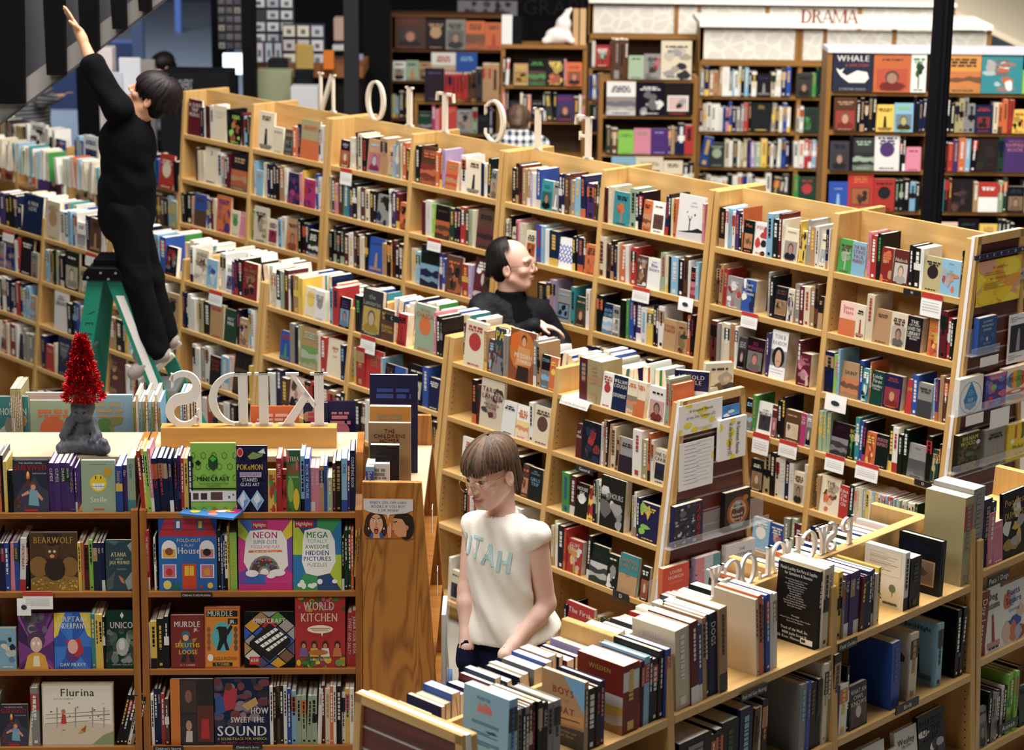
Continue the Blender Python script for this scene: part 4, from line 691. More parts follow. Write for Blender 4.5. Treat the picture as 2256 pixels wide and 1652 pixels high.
pc(3, 1, '@1756/2.576 232syk26 258ssk22 268spw24:TRIP 296spw24:TRIP 322spw24:TRIP 352smy21 376sny21:2 398snw22 420snc22 436scw20 452hyk22*N 466g 610hwk23*T:#pn 636g 640skG20 700g 800hkn22*K 826g 930hYs36*N: 976hss38*N 1042hns32*N 1085hGl30*L 1110g')
pc(3, 2, '@1756/2.576 240sw20 285skw26 300fSwB*P:WHAT_AN|OWL|KNOWS 400g 536hbb27*N 584g 640hcTk27*T:~ 684g 796hlk26*F:|BirchFlight 828g 905skw28 926hkw28*Z 948g')
pc(3, 3, '@1756/2.576 282sk22 306fwkl23*B:THE|FEATHER|WARS 505fcko*B:THE|CHICKEN|COWS 570fwBk*F:~|Wesley|~the_Owl 695fknw24*B:NAMING|OF_THE|BIRDS 845g')
pc(2, 2, '@1356/2.576 350hks26*N 535skw24 560skn25 600hkG26*P 700snl28 770sBk26 800sck26:HUNTING 830hkoT28*K 860g 1045hslB27*N 1080sbs27 1100skB26 1135skB26 1160g 1175hcY31*N 1198sYc31 1225skn33 1262g')
pc(1, 2, '@1356/2.576 -300skw -270sB -240sn -200sG -150sk -100sB -60skw 30sak 90sk 160g 352sb 380g')
def p4(j, s, **k): row(PC4, 'the %s shelf of the pet-book case' % ORD[j], 1.42 - PC4.dzs[j - 1], PC4.dep(PC4.dzs[j - 1]), s, depth=.2, **k)
p4(2, '@1756/2.576 1016sRw27:Dog_Lessons 1068fwnr27*F:Dog|Lessons 1160fwbo25*B:|Poets|Square|~|~Courtney 1310g')
p4(3, '@1756/2.576 1030fsk*P 1078skw 1098ssk 1112ssw 1130snw 1152sw 1164skw 1184seg26 1204sew26 1224seg26 1240skr27 1262fGk*N 1330g')
p4(1, '@1756/2.576 1080siw 1112fiwr*N:~BELOVED 1165fkyw27*B:Poodles|~FOR|DUMMIES 1290fYk*N 1340g')
# ---- rear rows along the tops (page tops and covers seen from above)
def back_row(cd, t0, t1, z, d, cols, where, rs=0, hs=(.19, .235), lean=5):
    rng = random.Random(77 + rs); t = t0; i = 0
    while t < t1:
        w = rng.uniform(.02, .05); c = cols[i % len(cols)]; i += 1
        b = free_book(cd.F.P(t + w, -d, z), cd.F.th + PI, w, rng.uniform(*hs), rng.uniform(.13, .16), c + rng.choice('wkT'), 's', where=where, seed=rng.random())
        b.n = i - 1; b.lean = rng.choice((0, 0, 0, lean, -lean)); b.F = cd.F; b.kind = 's'; t += w * 1.02 + (0.03 if rng.random() < .12 else 0) + abs(b.lean) * .0009
for j in range(8):
    t0 = 0.0065 + UP * (j // 2) + 0.8119 * (j % 2) + 0.04; z = MC.zt - MC.dzs[0]
    back_row(MC, t0, t0 + 0.73, z, MC.dep(MC.dzs[0]) - 0.012, ['w', 'b', 'c', 't', 'w', 'n', 'o', 'w', 'g', 's', 'w', 'k'], 'the rear top shelf of bay %s of the middle row' % ORD_[j + 1], rs=j, hs=(.12, .18) if j != 6 else (.09, .125), lean=9)
for j in range(3):
    t0 = PCT0 + PCB * j + 0.04
    back_row(PC, t0, t0 + 0.84, 1.25, 0.238, [['n', 'L', 'k', 'c', 'n', 's', 'b', 'T', 'n', 'm'], ['r', 'w', 'k', 'c', 'S', 'o'], ['o', 'w', 't', 'k', 'b', 'c']][j], 'the rear top shelf of bay %s of the letter-ledge case' % ORD_[j + 1], rs=20 + j, lean=8, hs=(.14, .175))
# ---- picture books showing over the top of the children's case
def kback(px0, px1, y, Y, cols, art='B', title='', h=.28, kind='f', where='the rear side of the children\'s case', D=.012):
    a, b_ = atY(px0, y, Y), atY(px1, y, Y)
    b = free_book((a.x, Y, 1.425), 0.045, b_.x - a.x, h, D, cols, kind, title, art, where); b.F = None; return b
kback(-4, 62, 900, 9.02, 'tw', 'B', '~RIP|HORTON', .30); kback(58, 140, 900, 9.05, 'Poa', 'B', '', .31); kback(66, 165, 900, 9.0, 'aok', 'C', '', .29)
kback(190, 292, 900, 9.02, 'lYg', 'T', '', .31, D=.02)
for i in range(6): kback(24 + 4 * i, 27.5 + 4 * i, 900, 9.0, 'Yw', 'N', '', .34, 's', D=.2)
for i in range(9): kback(292 + 7 * i, 298 + 7 * i, 900, 9.0, ('Yg', 'cw', 'lg')[i % 3], 'N', '', .29 + .03 * (i % 3 == 1), 's', D=.2)
for i in range(5): kback(396 + 8 * i, 402 + 8 * i, 900, 9.03, ('lw', 'wk', 'cw')[i % 3], 'N', '', .31, 's', D=.2)
kback(552, 658, 900, 9.02, 'oPr', 'H', '', .27); kback(668, 722, 900, 9.02, 'nM', 'Z', '', .29); kback(716, 783, 900, 9.04, 'niM', 'C', '', .29)
# ---------------------------------------------------------------- cases at the back of the shop
def bgcase(name, label, xl, xr, Y, levels, ztop, depth=0.30, nb=1, m=None, th=0.0, back='4a3320', xs=None, toplid=True):
    """upright case across the view: its front face stands at Y, between two picture columns; levels are shelf heights"""
    a, b = atY(xl, 300, Y), atY(xr, 300, Y); w = b.x - a.x; cdx = CaseDef((a.x, Y), th, ztop, [ztop - z for z in levels], 0.0, 0.0)
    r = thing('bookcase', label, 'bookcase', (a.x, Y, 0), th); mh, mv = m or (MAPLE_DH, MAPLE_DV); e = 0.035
    xs = xs or [w * i / nb for i in range(nb + 1)]
    for x in xs:
        x = min(x, w - e) if x > w - e else x; boxobj('side_panel', (x, 0, 0), (x + e, depth, ztop), mv, r)
    boxobj('back_panel', (0, depth - 0.012, 0.05), (w, depth, ztop), mat('back_' + back, back, 0.7), r)
    for z in levels: boxobj('shelf', (e, 0.004, z - 0.03), (w - e, depth - 0.0125, z), mh, r)
    if toplid: boxobj('top_board', (0, -0.01, ztop), (w, depth, ztop + 0.03), mh, r)
    return cdx, r
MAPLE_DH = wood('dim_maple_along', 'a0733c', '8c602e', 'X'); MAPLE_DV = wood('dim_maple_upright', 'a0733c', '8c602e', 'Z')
def zat(y, Y): return atY(1600, y, Y).z
def bg(cdx, y, s, where, rs=0, hs=(.2, .26), **k): row(cdx, where, zat(y, cdx.F.O.y), 0.0, s, hs=hs, rs=rs, setb=-0.02, depth=0.17, **k)
# picture-book and young readers' case at the pillar
YAY = 16.0; yl = [zat(y, YAY) for y in (198, 285, 371, 459, 545, 640)]
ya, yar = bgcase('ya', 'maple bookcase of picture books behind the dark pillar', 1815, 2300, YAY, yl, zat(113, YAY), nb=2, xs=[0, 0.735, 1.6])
W_ = 'the %s shelf of the case behind the dark pillar'
bg(ya, 198, '@1456/2.754 1038fnwk27*B:#wh 1285foBr27*P 1512fwgk29*T 1606g 1722fOBo28*L 1938ftow28*B:|is_not|yours|~|helen 2190feG*N 2256g', W_ % 'first')
bg(ya, 285, '@1456/2.754 1045fBTr24*P 1184sk 1205sk 1230sk 1255sk 1280sk 1303fyBk*F 1412fleB*P 1528sk 1545sk 1562sn 1580sn 1602g 1722skw 1752skc 1780sYk 1806sYk 1832ssk 1858ssk 1900fnrk*K 2012scB 2040soB 2068soB 2098srB 2130fyrk*B 2210sk 2240g', W_ % 'second')
bg(ya, 371, '@1456/2.754 1022fSkk*P 1140sk 1160fSak*L 1292fwpn*C 1445skw 1462skw 1478fir*N 1575g 1700skr 1735sro 1768sp 1800so 1840slw 1872sk 1905fDkk*B 2040sGk 2075fpiw*N:~THE_GOOD|VAMPIRES|BOOK 2215g', W_ % 'third')
bg(ya, 459, '@1456/2.754 1015fbwl*F:|~|~|~ICARUS 1130froB*K 1285frkR*C 1415ska 1440ska 1465skw 1505slk 1540skw 1565g 1690st 1712skr 1740sm 1758fDkB*B 1890sT 1920frwn*H 2040sac 2070sG 2095fkGT*P 2200sa 2230g', W_ % 'fourth')
bg(ya, 545, '@1456/2.754 1470fpr*B 1560g 1680fPM*N 1795fkGB*P 1925fyMk*P:LOU|BIRD 2035skw 2060skw 2085skw 2110skw 2140fpk*B 2230g', W_ % 'fifth')
# paper-panelled cases (drama)
DRY = 19.4; dl = [zat(y, DRY) for y in (211, 289, 367, 445)]
dr, drr = bgcase('drama', 'maple bookcase under glowing paper panels', 1535, 1812, DRY, dl, zat(56, DRY), xs=[0, 0.86, 2.0], toplid=False)
W_ = 'the %s shelf of the paper-panelled case'
bg(dr, 211, '@1456/2.754 235ssw 262sn 290sT 320sTr 345sT 370sw 412ssw 430slw 446sw 470sw 482sk 505sl 530sk 548sw 578fkps*F 668sc 692sw 726sn 758sb 785g 818fSkk*P 915sg 938sG 958sk 975g', W_ % 'first')
bg(dr, 289, '@1456/2.754 232sm 252sc 275sw 303sw 330sw 355sw 372sb 392si 410sb 428snw 455ss 480ss 497srs 526sk 548fkyY*N:~Elena|~Knows 665ss 692sS 714sw 735sb 762sw 782g 818ss 840sw 862fGkg*B 960g', W_ % 'second')
bg(dr, 367, '@1456/2.754 228sb^10 288fSak*C 385sc 412sw 432sG 462sw 478sY 500sY 518sp 545sL 570sa 605sy 640sB 662sw 680sk 700sw 725sb 752sn 775g 806sw 832swo 865srw 892sr 912sl 938sr 960g', W_ % 'third')
bg(dr, 445, '@1456/2.754 225sk 250sS 272sw 300sw 340sw 372sw 400sk 430sw 462sw 490sb 520sw 545sk 566sw 592sw 632sw 664sS^8 700sS^8 735sS 775g 800sg 830fGry*C 935sk 960sm 980g', W_ % 'fourth')
BY = 18.6; bl = [zat(y, BY) for y in (176, 256, 341, 420)]
bc_, bcr = bgcase('b', 'maple display bookcase with three books facing out', 1318, 1534, BY, bl, zat(172, BY), nb=1, toplid=False)
W_ = 'the %s shelf of the display case beside the paper panels'
bg(bc_, 256, '@750/2.754 1612fwnB*L 1790fkws*B 1962fkrw*K:~ 2130g', W_ % 'second')
bg(bc_, 341, '@750/2.754 1610sG 1640sB 1682fegw*N 1778fisM*N 1882fpLn*N 1985sp 2005sT 2025sn 2045sn 2085srk 2140g', W_ % 'third')
bg(bc_, 420, '@750/2.754 1640fla*N 1785fcT*K 1955fcB*L 2075sk 2110sk 2140g', W_ % 'fourth')
bg(bc_, 176, '@750/2.754 1642sBm 1660sBs 1690sBk 1720sB 1745fak*N 1840fsk*B 1942fcks32*B 2130g', W_ % 'top', hs=(.31, .33))
# tall narrow case between
NY = 20.4; nl = [zat(y, NY) for y in (150, 221, 292, 362)]
nc, _ = bgcase('n', 'tall maple bookcase with paper header panels', 1294, 1536, NY, nl, zat(10, NY), nb=1, toplid=False)
bg(nc, 150, '@750/2.754 1510sk 1525sw 1545frw*T 1632sm 1650g', 'the first shelf of the tall paper-header case'); bg(nc, 221, '@750/2.754 1510sb 1530sw 1550sb 1570g', 'the second shelf of the tall paper-header case'); bg(nc, 292, '@750/2.754 1508sG 1530sk 1550sn 1572g', 'the third shelf of the tall paper-header case')
AY = 19.2; al = [zat(y, AY) for y in (193, 270, 350)]
ac, _ = bgcase('a', 'short maple bookcase with plush toys on its top', 1102, 1290, AY, al, zat(112, AY), nb=1)
W_ = 'the %s shelf of the short case with toys'
bg(ac, 193, '@750/2.754 985sS 1000sw 1020g 1050fTyB*K 1138fkgB*L 1245fkyo*B 1355si 1370fork*P 1465g', W_ % 'first')
bg(ac, 270, '@750/2.754 985si 1005sk 1020fkB*L 1090sw 1105sk 1132si 1155fksk*B 1230sw 1250sS^-6 1290sk 1310fprk*P:JAKE_KEL 1415sm 1445sw 1462si 1475g', W_ % 'second')
GY = 22.0; gl = [zat(y, GY) for y in (116, 185, 268, 330)]
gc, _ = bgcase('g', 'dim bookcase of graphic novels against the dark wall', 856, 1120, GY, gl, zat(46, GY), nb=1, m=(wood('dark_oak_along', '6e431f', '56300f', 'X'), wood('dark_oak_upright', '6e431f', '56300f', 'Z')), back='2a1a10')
W_ = 'the %s shelf of the graphic novel case'
bg(gc, 116, '@750/2.754 330fBRk*P 518fkT*C 638fskk*P 760foB*L 875foBr*F 985g', W_ % 'first', hs=(.2, .30))
bg(gc, 185, '@750/2.754 318fwk*P 395fak*F 475fTB*P 550fwrT*L 700fbl*N 830g', W_ % 'second', hs=(.2, .26))
bg(gc, 268, '@750/2.754 312sa 335sl 355sk 385sk 410g', W_ % 'third')
# small case in front of it with the red set
RY = 20.4; rl = [zat(y, RY) for y in (230, 300)]
rc, _ = bgcase('r', 'small maple bookcase with a matching red set on top', 912, 1102, RY, rl, zat(231, RY), nb=1)
bg(rc, 230, '@750/2.754 510fkpn30*N 630srk25 652srk25 675srk25 698srk25 722srk25 745srk25 770sBk 795sBk 820sSk30 862sT34 912sT34 962g', 'the top of the small case before the graphic novels', hs=(.24, .27))
bg(rc, 300, '@750/2.754 470fGs*L 555sM 575si 598fro*F 705fsk*B 800sa 830fkG*N 905sp 920sk 935g', 'the first shelf of the small case before the graphic novels')
# far corner row beyond the ladder
BC = CaseDef((-4.009, 17.947), math.radians(-49.8), 1.47, [0.12, 0.40, 0.68, 0.96, 1.3], 0.0, 0.0)
bcx = [BC.F.t_at(px, 0, 1.35) for px in (-60, 32, 147, 262, 391)]
r = thing('bookcase', 'low maple bookcase row in the far corner behind the person on the ladder', 'bookcase', BC.F.P(bcx[0], 0, 0), BC.F.th)
for t in bcx: boxobj('side_panel', (t - bcx[0] - 0.02, 0, 0), (t - bcx[0] + 0.02, 0.42, 1.47), MAPLE_V, r)
for j in range(4):
    for dz in BC.dzs: boxobj('shelf', (bcx[j] - bcx[0] + 0.021, 0.004, 1.47 - dz - 0.026), (bcx[j + 1] - bcx[0] - 0.021, 0.42, 1.47 - dz), MAPLE_H, r)
    boxobj('back_panel', (bcx[j] - bcx[0] + 0.021, 0.2, 0.05), (bcx[j + 1] - bcx[0] - 0.021, 0.212, 1.33), MAPLE_H, r)
def bcr_(j, s, **k): row(BC, 'the %s shelf of the far corner row' % ORD[j], 1.47 - BC.dzs[j - 1], 0.0, s, x0=0, sc_=4.512, setb=-0.015, **k)
bcr_(1, '-40sG 0sg 22sY 40sc 62sk 85sT 105sk 125sc 145g 155fYT*N 232sk 262sw 280fwkB*B 440sw 478fkB*N 520sw 545fkoy*L 580fbwr*B 648g 742sb 765sl 800sb 825fwbk*K:| 975g 1000fwb*B 1100sw 1150sk 1200sn 1440flc*N 1480skg 1518st 1540sbG 1575frc*C 1718sk 1760g')
bcr_(2, '-40sB 0so 30fTB*P 130g 272swr 312so 348sc 370fLp*H 480fmB*P 590sm 615sw 640g 752fTo*B 830sG 865fTc*P 940sB 1000sk 1100sB 1440sk 1490sk 1560sB 1600sB 1630sk 1670sl 1700sa 1760g')
def bb(t0, t1, rs): back_row(BC, t0, t1, 1.35, -0.405, ['w', 'c', 't', 'w', 'o', 'l', 'w', 'c', 'g'], 'the rear top shelf of the far corner row', rs=rs, lean=7)
for j in range(4): bb(bcx[j] + .05, bcx[j + 1] - .05, 40 + j)
# ---------------------------------------------------------------- people: one implicit surface per body, meshed on a graded grid
def axis(lo, hi, coarse, fines):
    xs = [lo]; x = lo
    while x < hi:
        st = coarse
        for a, b, f in fines:
            if a - f <= x <= b: st = min(st, f)
            elif x < a < x + st: st = max(a - x, f)
        x += st; xs.append(x)
    return np.array(xs, np.float32)
class Sdf:
    def __init__(s, lo, hi, coarse, fines=()):
        s.ax = [axis(lo[i], hi[i], coarse, [(f[0][i], f[1][i], f[2]) for f in fines]) for i in range(3)]
        s.F = np.full([len(a) for a in s.ax], 9.0, np.float32)
    def sub(s, lo, hi, m):
        sl = []
        for i in range(3):
            a = np.searchsorted(s.ax[i], lo[i] - m); b = np.searchsorted(s.ax[i], hi[i] + m); sl.append(slice(max(a - 1, 0), b + 1))
        return tuple(sl)
    def grid(s, sl): return np.meshgrid(s.ax[0][sl[0]], s.ax[1][sl[1]], s.ax[2][sl[2]], indexing='ij')
    def put(s, sl, d, k, op='u'):
        f = s.F[sl]
        if op == 'u':
            if k > 0:
                h = np.clip(0.5 + 0.5 * (f - d) / k, 0, 1); s.F[sl] = np.where(f > 5, d, f * (1 - h) + d * h - k * h * (1 - h))
            else: s.F[sl] = np.minimum(f, d)
        elif op == 's':
            if k > 0:
                h = np.clip(0.5 - 0.5 * (f + d) / k, 0, 1); s.F[sl] = f * (1 - h) - d * h + k * h * (1 - h)
            else: s.F[sl] = np.maximum(f, -d)
    def cap(s, a, b, ra, rb, k=0.02, op='u', flat=None):
        a = np.array(a, float); b = np.array(b, float); r = max(ra, rb)
        sl = s.sub(np.minimum(a, b) - r, np.maximum(a, b) + r, 0.06 + k); X, Y, Zz = s.grid(sl)
        d = b - a; L2 = max(d @ d, 1e-9); h = np.clip(((X - a[0]) * d[0] + (Y - a[1]) * d[1] + (Zz - a[2]) * d[2]) / L2, 0, 1)
        dist = np.sqrt((X - a[0] - h * d[0]) ** 2 + (Y - a[1] - h * d[1]) ** 2 + (Zz - a[2] - h * d[2]) ** 2) - (ra + (rb - ra) * h)
        s.put(sl, dist.astype(np.float32), k, op)
    def ell(s, c, r, k=0.02, R=None, op='u'):
        c = np.array(c, float); r = np.array(r, float); m = r.max(); sl = s.sub(c - m, c + m, 0.06 + k); X, Y, Zz = s.grid(sl)
        P = np.stack([X - c[0], Y - c[1], Zz - c[2]], -1)
        if R is not None: P = P @ np.array(R, float)
        k0 = np.sqrt(((P / r) ** 2).sum(-1)); k1 = np.sqrt(((P / (r * r)) ** 2).sum(-1)); s.put(sl, (k0 * (k0 - 1) / np.maximum(k1, 1e-6)).astype(np.float32), k, op)
    def cut(s, p, n):
        X, Y, Zz = s.grid((slice(None),) * 3); s.F = np.maximum(s.F, ((X - p[0]) * n[0] + (Y - p[1]) * n[1] + (Zz - p[2]) * n[2]).astype(np.float32))
    def disp(s, fn):
        X, Y, Zz = s.grid((slice(None),) * 3); s.F = s.F + fn(X, Y, Zz).astype(np.float32)
    def mesh(s):
        F = s.F; ax = s.ax; ins = F < 0
        n = F.shape; cell = np.zeros([n[0] - 1, n[1] - 1, n[2] - 1], np.int8)
        for dx in (0, 1):
            for dy in (0, 1):
                for dz in (0, 1): cell += ins[dx:n[0] - 1 + dx, dy:n[1] - 1 + dy, dz:n[2] - 1 + dz]
        I = np.argwhere((cell > 0) & (cell < 8)); idx = -np.ones(cell.shape, np.int64); idx[I[:, 0], I[:, 1], I[:, 2]] = np.arange(len(I))
        acc = np.zeros((len(I), 3)); cnt = np.zeros(len(I))
        cor = [(a, b, c) for a in (0, 1) for b in (0, 1) for c in (0, 1)]
        for p in cor:
            for axn in range(3):
                if p[axn]: continue
                q = list(p); q[axn] = 1
                A = I + p; B = I + q; fa = F[A[:, 0], A[:, 1], A[:, 2]]; fb = F[B[:, 0], B[:, 1], B[:, 2]]; m = (fa < 0) != (fb < 0)
                t = np.where(m, fa / np.where(m, fa - fb, 1), 0)
                for j in range(3):
                    pa = ax[j][A[:, j]]; pb = ax[j][B[:, j]]; acc[:, j] += np.where(m, pa + (pb - pa) * t, 0)
                cnt += m
        V = acc / cnt[:, None]; faces = []
        for axn in range(3):
            sl0 = [slice(None)] * 3; sl1 = [slice(None)] * 3; sl0[axn] = slice(0, n[axn] - 1); sl1[axn] = slice(1, n[axn])
            a = ins[tuple(sl0)]; b = ins[tuple(sl1)]; E = np.argwhere(a != b); o1, o2 = [j for j in range(3) if j != axn]
            ok = (E[:, o1] > 0) & (E[:, o2] > 0) & (E[:, o1] < n[o1] - 1) & (E[:, o2] < n[o2] - 1); E = E[ok]
            q = []
            for d1, d2 in ((-1, -1), (0, -1), (0, 0), (-1, 0)):
                G = E.copy(); G[:, o1] += d1; G[:, o2] += d2; q.append(idx[G[:, 0], G[:, 1], G[:, 2]])
            Q = np.stack(q, 1); fl = a[E[:, 0], E[:, 1], E[:, 2]]
            if axn == 1: fl = ~fl
            Q[~fl] = Q[~fl][:, ::-1]; faces.append(Q)
        return V, np.concatenate(faces)
    def build(s, name, m, parent=None, colorfn=None, smooth=1):
        V, Q = s.mesh(); me = bpy.data.meshes.new(name); me.from_pydata(V.tolist(), [], Q.tolist()); me.materials.append(m)
        me.polygons.foreach_set('use_smooth', [True] * len(me.polygons))
        if colorfn:
            ca = me.color_attributes.new('Col', 'FLOAT_COLOR', 'POINT'); col = np.ones((len(V), 4), np.float32); col[:, :3] = colorfn(V); ca.data.foreach_set('color', col.ravel())
        o = bpy.data.objects.new(name, me); C.objects.link(o)
        if parent: o.parent = parent
        if smooth:
            md = o.modifiers.new('smooth', 'SMOOTH'); md.factor = 0.5; md.iterations = smooth
        return o
def head_R(yaw, pitch, roll=0.0):
    """columns: the head's own axes (its left, back, up) in the world; yaw 0 faces the camera, positive turns to its left; pitch down positive"""
    return np.array(Matrix.Rotation(yaw, 3, 'Z') @ Matrix.Rotation(pitch, 3, 'X') @ Matrix.Rotation(roll, 3, 'Y'))
def add_head(S, c, R, sc_=1.0, male=True):
    L = lambda p: np.array(c) + R @ (np.array(p) * sc_); k = sc_
    E = lambda p, r, kk=.02, op='u': S.ell(L(p), np.array(r) * k, kk * k, R, op)
    P = lambda a, b, ra, rb, kk=.012, op='u': S.cap(L(a), L(b), ra * k, rb * k, kk * k, op)
    E((0, .012, .045), (.076, .096, .088), .03); E((0, -.028, -.02), (.061, .068, .088), .035); E((0, -.045, -.088), (.036, .040, .030), .03)   # skull, face, chin
    for s_ in (-1, 1):
        P((s_ * .055, .005, -.055), (s_ * .022, -.062, -.100), .022, .014, .025)                     # jaw
        E((s_ * .046, -.062, -.022), (.022, .020, .018), .02)                                          # cheekbone
        E((s_ * .031, -.103, .010), (.018, .020, .0105), .012, 's')                                     # socket
        P((s_ * .012, -.093, .030), (s_ * .050, -.078, .030), .010, .009, .012)                        # brow
        E((s_ * .082, .016, -.010), (.012, .020, .034), .006); E((s_ * .092, .010, -.006), (.007, .011, .021), .004, 's')   # ear
        E((s_ * .013, -.098, -.030), (.010, .011, .008), .006)                                         # nostril wing
    P((0, -.092, .018), (0, -.114, -.024), .009, .0125, .010)                                          # nose
    E((0, -.094, -.058), (.022, .012, .0065), .006); E((0, -.092, -.070), (.019, .012, .007), .006)     # lips
    P((-.021, -.103, -.0635), (.021, -.103, -.0635), .0022, .0022, .003, 's')                          # mouth line
def head_colors(c, R, skin, lip, sc_=1.0, stub=None):
    skin = np.array(hexc(skin)); lip = np.array(hexc(lip)); c = np.array(c)
    def fn(V):
        P = (V - c) @ R / sc_; col = np.tile(skin, (len(V), 1))
        d = ((P[:, 0] / .026) ** 2 + ((P[:, 2] + .064) / .012) ** 2); m = np.clip(1.4 - d, 0, 1) * (P[:, 1] < -.07); col = col * (1 - m[:, None]) + lip * m[:, None]
        ch = np.exp(-(((np.abs(P[:, 0]) - .042) / .02) ** 2 + ((P[:, 2] + .03) / .024) ** 2)) * (P[:, 1] < -.02) * .35
        ns = np.exp(-((P[:, 0] / .015) ** 2 + ((P[:, 2] + .025) / .016) ** 2)) * (P[:, 1] < -.08) * .35; w = np.maximum(ch, ns)
        col = col * (1 - w[:, None]) + col * np.array([1.0, .72, .66]) * w[:, None]
        br = np.exp(-(((np.abs(P[:, 0]) - .031) / .019) ** 4 + ((P[:, 2] - .033 + .12 * (np.abs(P[:, 0]) - .031) ** 1) / .0055) ** 2)) * (P[:, 1] < -.055) * .8
        col = col * (1 - br[:, None]) + np.array([.08, .05, .03]) * br[:, None]
        return col
    return fn
def eyes(root, c, R, sc_=1.0, iris='5a4030'):
    for s_ in (-1, 1):
        mb = MB(); n = 10
        ctr = np.array((s_ * .031, -.0775, .0095)); vs = []; fs = []; cs = []
        for i in range(n + 1):
            ph = PI * i / n
            for j in range(14):
                t = 2 * PI * j / 14; p = ctr + .0125 * np.array((math.sin(ph) * math.cos(t), -math.cos(ph), math.sin(ph) * math.sin(t))); vs.append(np.array(c) + R @ (p * sc_))
        for i in range(n):
            for j in range(14):
                mb_c = (.02, .02, .02) if i < 1 else hexc(iris) if i < 3 else (.5, .46, .44)
                fs.append((i * 14 + j, i * 14 + (j + 1) % 14, (i + 1) * 14 + (j + 1) % 14, (i + 1) * 14 + j)); cs.append(mb_c)
        mb.v = [tuple(v) for v in vs]; mb.f = [list(f) for f in fs]; mb.c = cs; mb.m = [0] * len(fs); mb.build('eye', M_PRINT, root, colors=True, smooth=True)
def glasses(root, c, R, m, r=.024, sc_=1.0):
    L = lambda p: tuple(np.array(c) + R @ (np.array(p) * sc_)); mb = MB()
    for s_ in (-1, 1):
        mb.tube([L((s_ * .033 + r * math.cos(t), -.116 + .006 * abs(math.cos(t)) * (1 if s_ * math.cos(t) > 0 else 0), -.002 + r * .96 * math.sin(t))) for t in np.linspace(0, 2 * PI, 25)], .0013 * sc_, 6, cap=False)
        mb.tube([L((s_ * (.033 + r), -.111, .006)), L((s_ * .073, -.06, .010)), L((s_ * .080, .01, .008)), L((s_ * .078, .028, -.008))], .0012 * sc_, 6)
    mb.tube([L((-.011, -.116, .002)), L((0, -.121, .006)), L((.011, -.116, .002))], .0012 * sc_, 6); mb.build('glasses', m, root, smooth=True)
def strands(root, c, R, m, spec, seed=1, sc_=1.0, wid=.009, name='hair'):
    """locks of hair that follow the skull. spec(az) -> (z where the lock ends, extra length below the skull)"""
    rng = random.Random(seed); mb = MB(); base = np.array(m.node_tree.nodes['Principled BSDF'].inputs['Base Color'].default_value[:3]); rad = np.array((.080, .101, .093)); ctr = np.array((0, .012, .045))
    for i in range(520):
        az = rng.uniform(-PI, PI); cr = np.array((.012, .03, 0)); zend, extra, lift = spec(az)
        p0 = rng.uniform(.05, .75); pts = []; jitter = rng.uniform(-.28, .28); lf = lift * rng.uniform(.5, 1.3)
        zend += rng.uniform(-1, 1) * (.018 if abs(az) < 1.2 else .008)
        for j in range(7):
            e = p0 + (1.62 - p0) * j / 6.0; a = az + jitter * (j / 6)
            d = np.array((math.sin(a) * math.sin(e), -math.cos(a) * math.sin(e), math.cos(e))); p = ctr + d * (rad * (1.10 + lf * .6 * math.sin(min(e, 1.5))) + .002)
            p = p + cr * max(0, math.cos(e)) * .4
            if p[2] < zend: break
            pts.append(p)
        if len(pts) < 2: continue
        if extra > 0:
            q = pts[-1]; ex = extra * rng.uniform(.7, 1.15); n2 = 4
            for j in range(1, n2 + 1): pts.append(q + np.array((-q[0] * .25 * (j / n2), .012 * (j / n2), -ex * j / n2)))
        vs = []; n = len(pts); w0 = wid * rng.uniform(.6, 1.3)
        for j, p in enumerate(pts):
            tdir = pts[min(j + 1, n - 1)] - pts[max(j - 1, 0)]; nr = (p - ctr) / (rad ** 2); nr = nr / max(np.linalg.norm(nr), 1e-6); sd = np.cross(tdir, nr); sd = sd / max(np.linalg.norm(sd), 1e-6)
            ww = w0 * (1 - .8 * (j / (n - 1)) ** 2); up = nr * .0028
            for q in (p - sd * ww, p + up, p + sd * ww): vs.append(np.array(c) + R @ (q * sc_))
        fs = []
        for j in range(n - 1): fs += [(3 * j, 3 * j + 1, 3 * j + 4, 3 * j + 3), (3 * j + 1, 3 * j + 2, 3 * j + 5, 3 * j + 4)]
        f_ = rng.uniform(.45, 1.9); mb.add(vs, fs, tuple(base * f_))
    o = mb.build(name, M_STRAND, root, smooth=True, colors=True); o['kind'] = 'stuff'; return o
def hair_cap(root, c, R, m, cuts, sc_=1.0, name='hair_base', grow=.006):
    c = np.array(c); S = Sdf(c - .16 * sc_, c + .16 * sc_, .006 * sc_)
    S.ell(c + R @ (np.array((0, .014, .046)) * sc_), np.array((.077 + grow, .097 + grow, .089 + grow)) * sc_, 0, R)
    S.ell(c + R @ (np.array((0, .055, -.03)) * sc_), np.array((.066, .055, .06)) * sc_, .03 * sc_, R)
    for p, n in cuts: S.cut(c + R @ (np.array(p) * sc_), R @ (np.array(n, float) / np.linalg.norm(n)))
    return S.build(name, m, root)
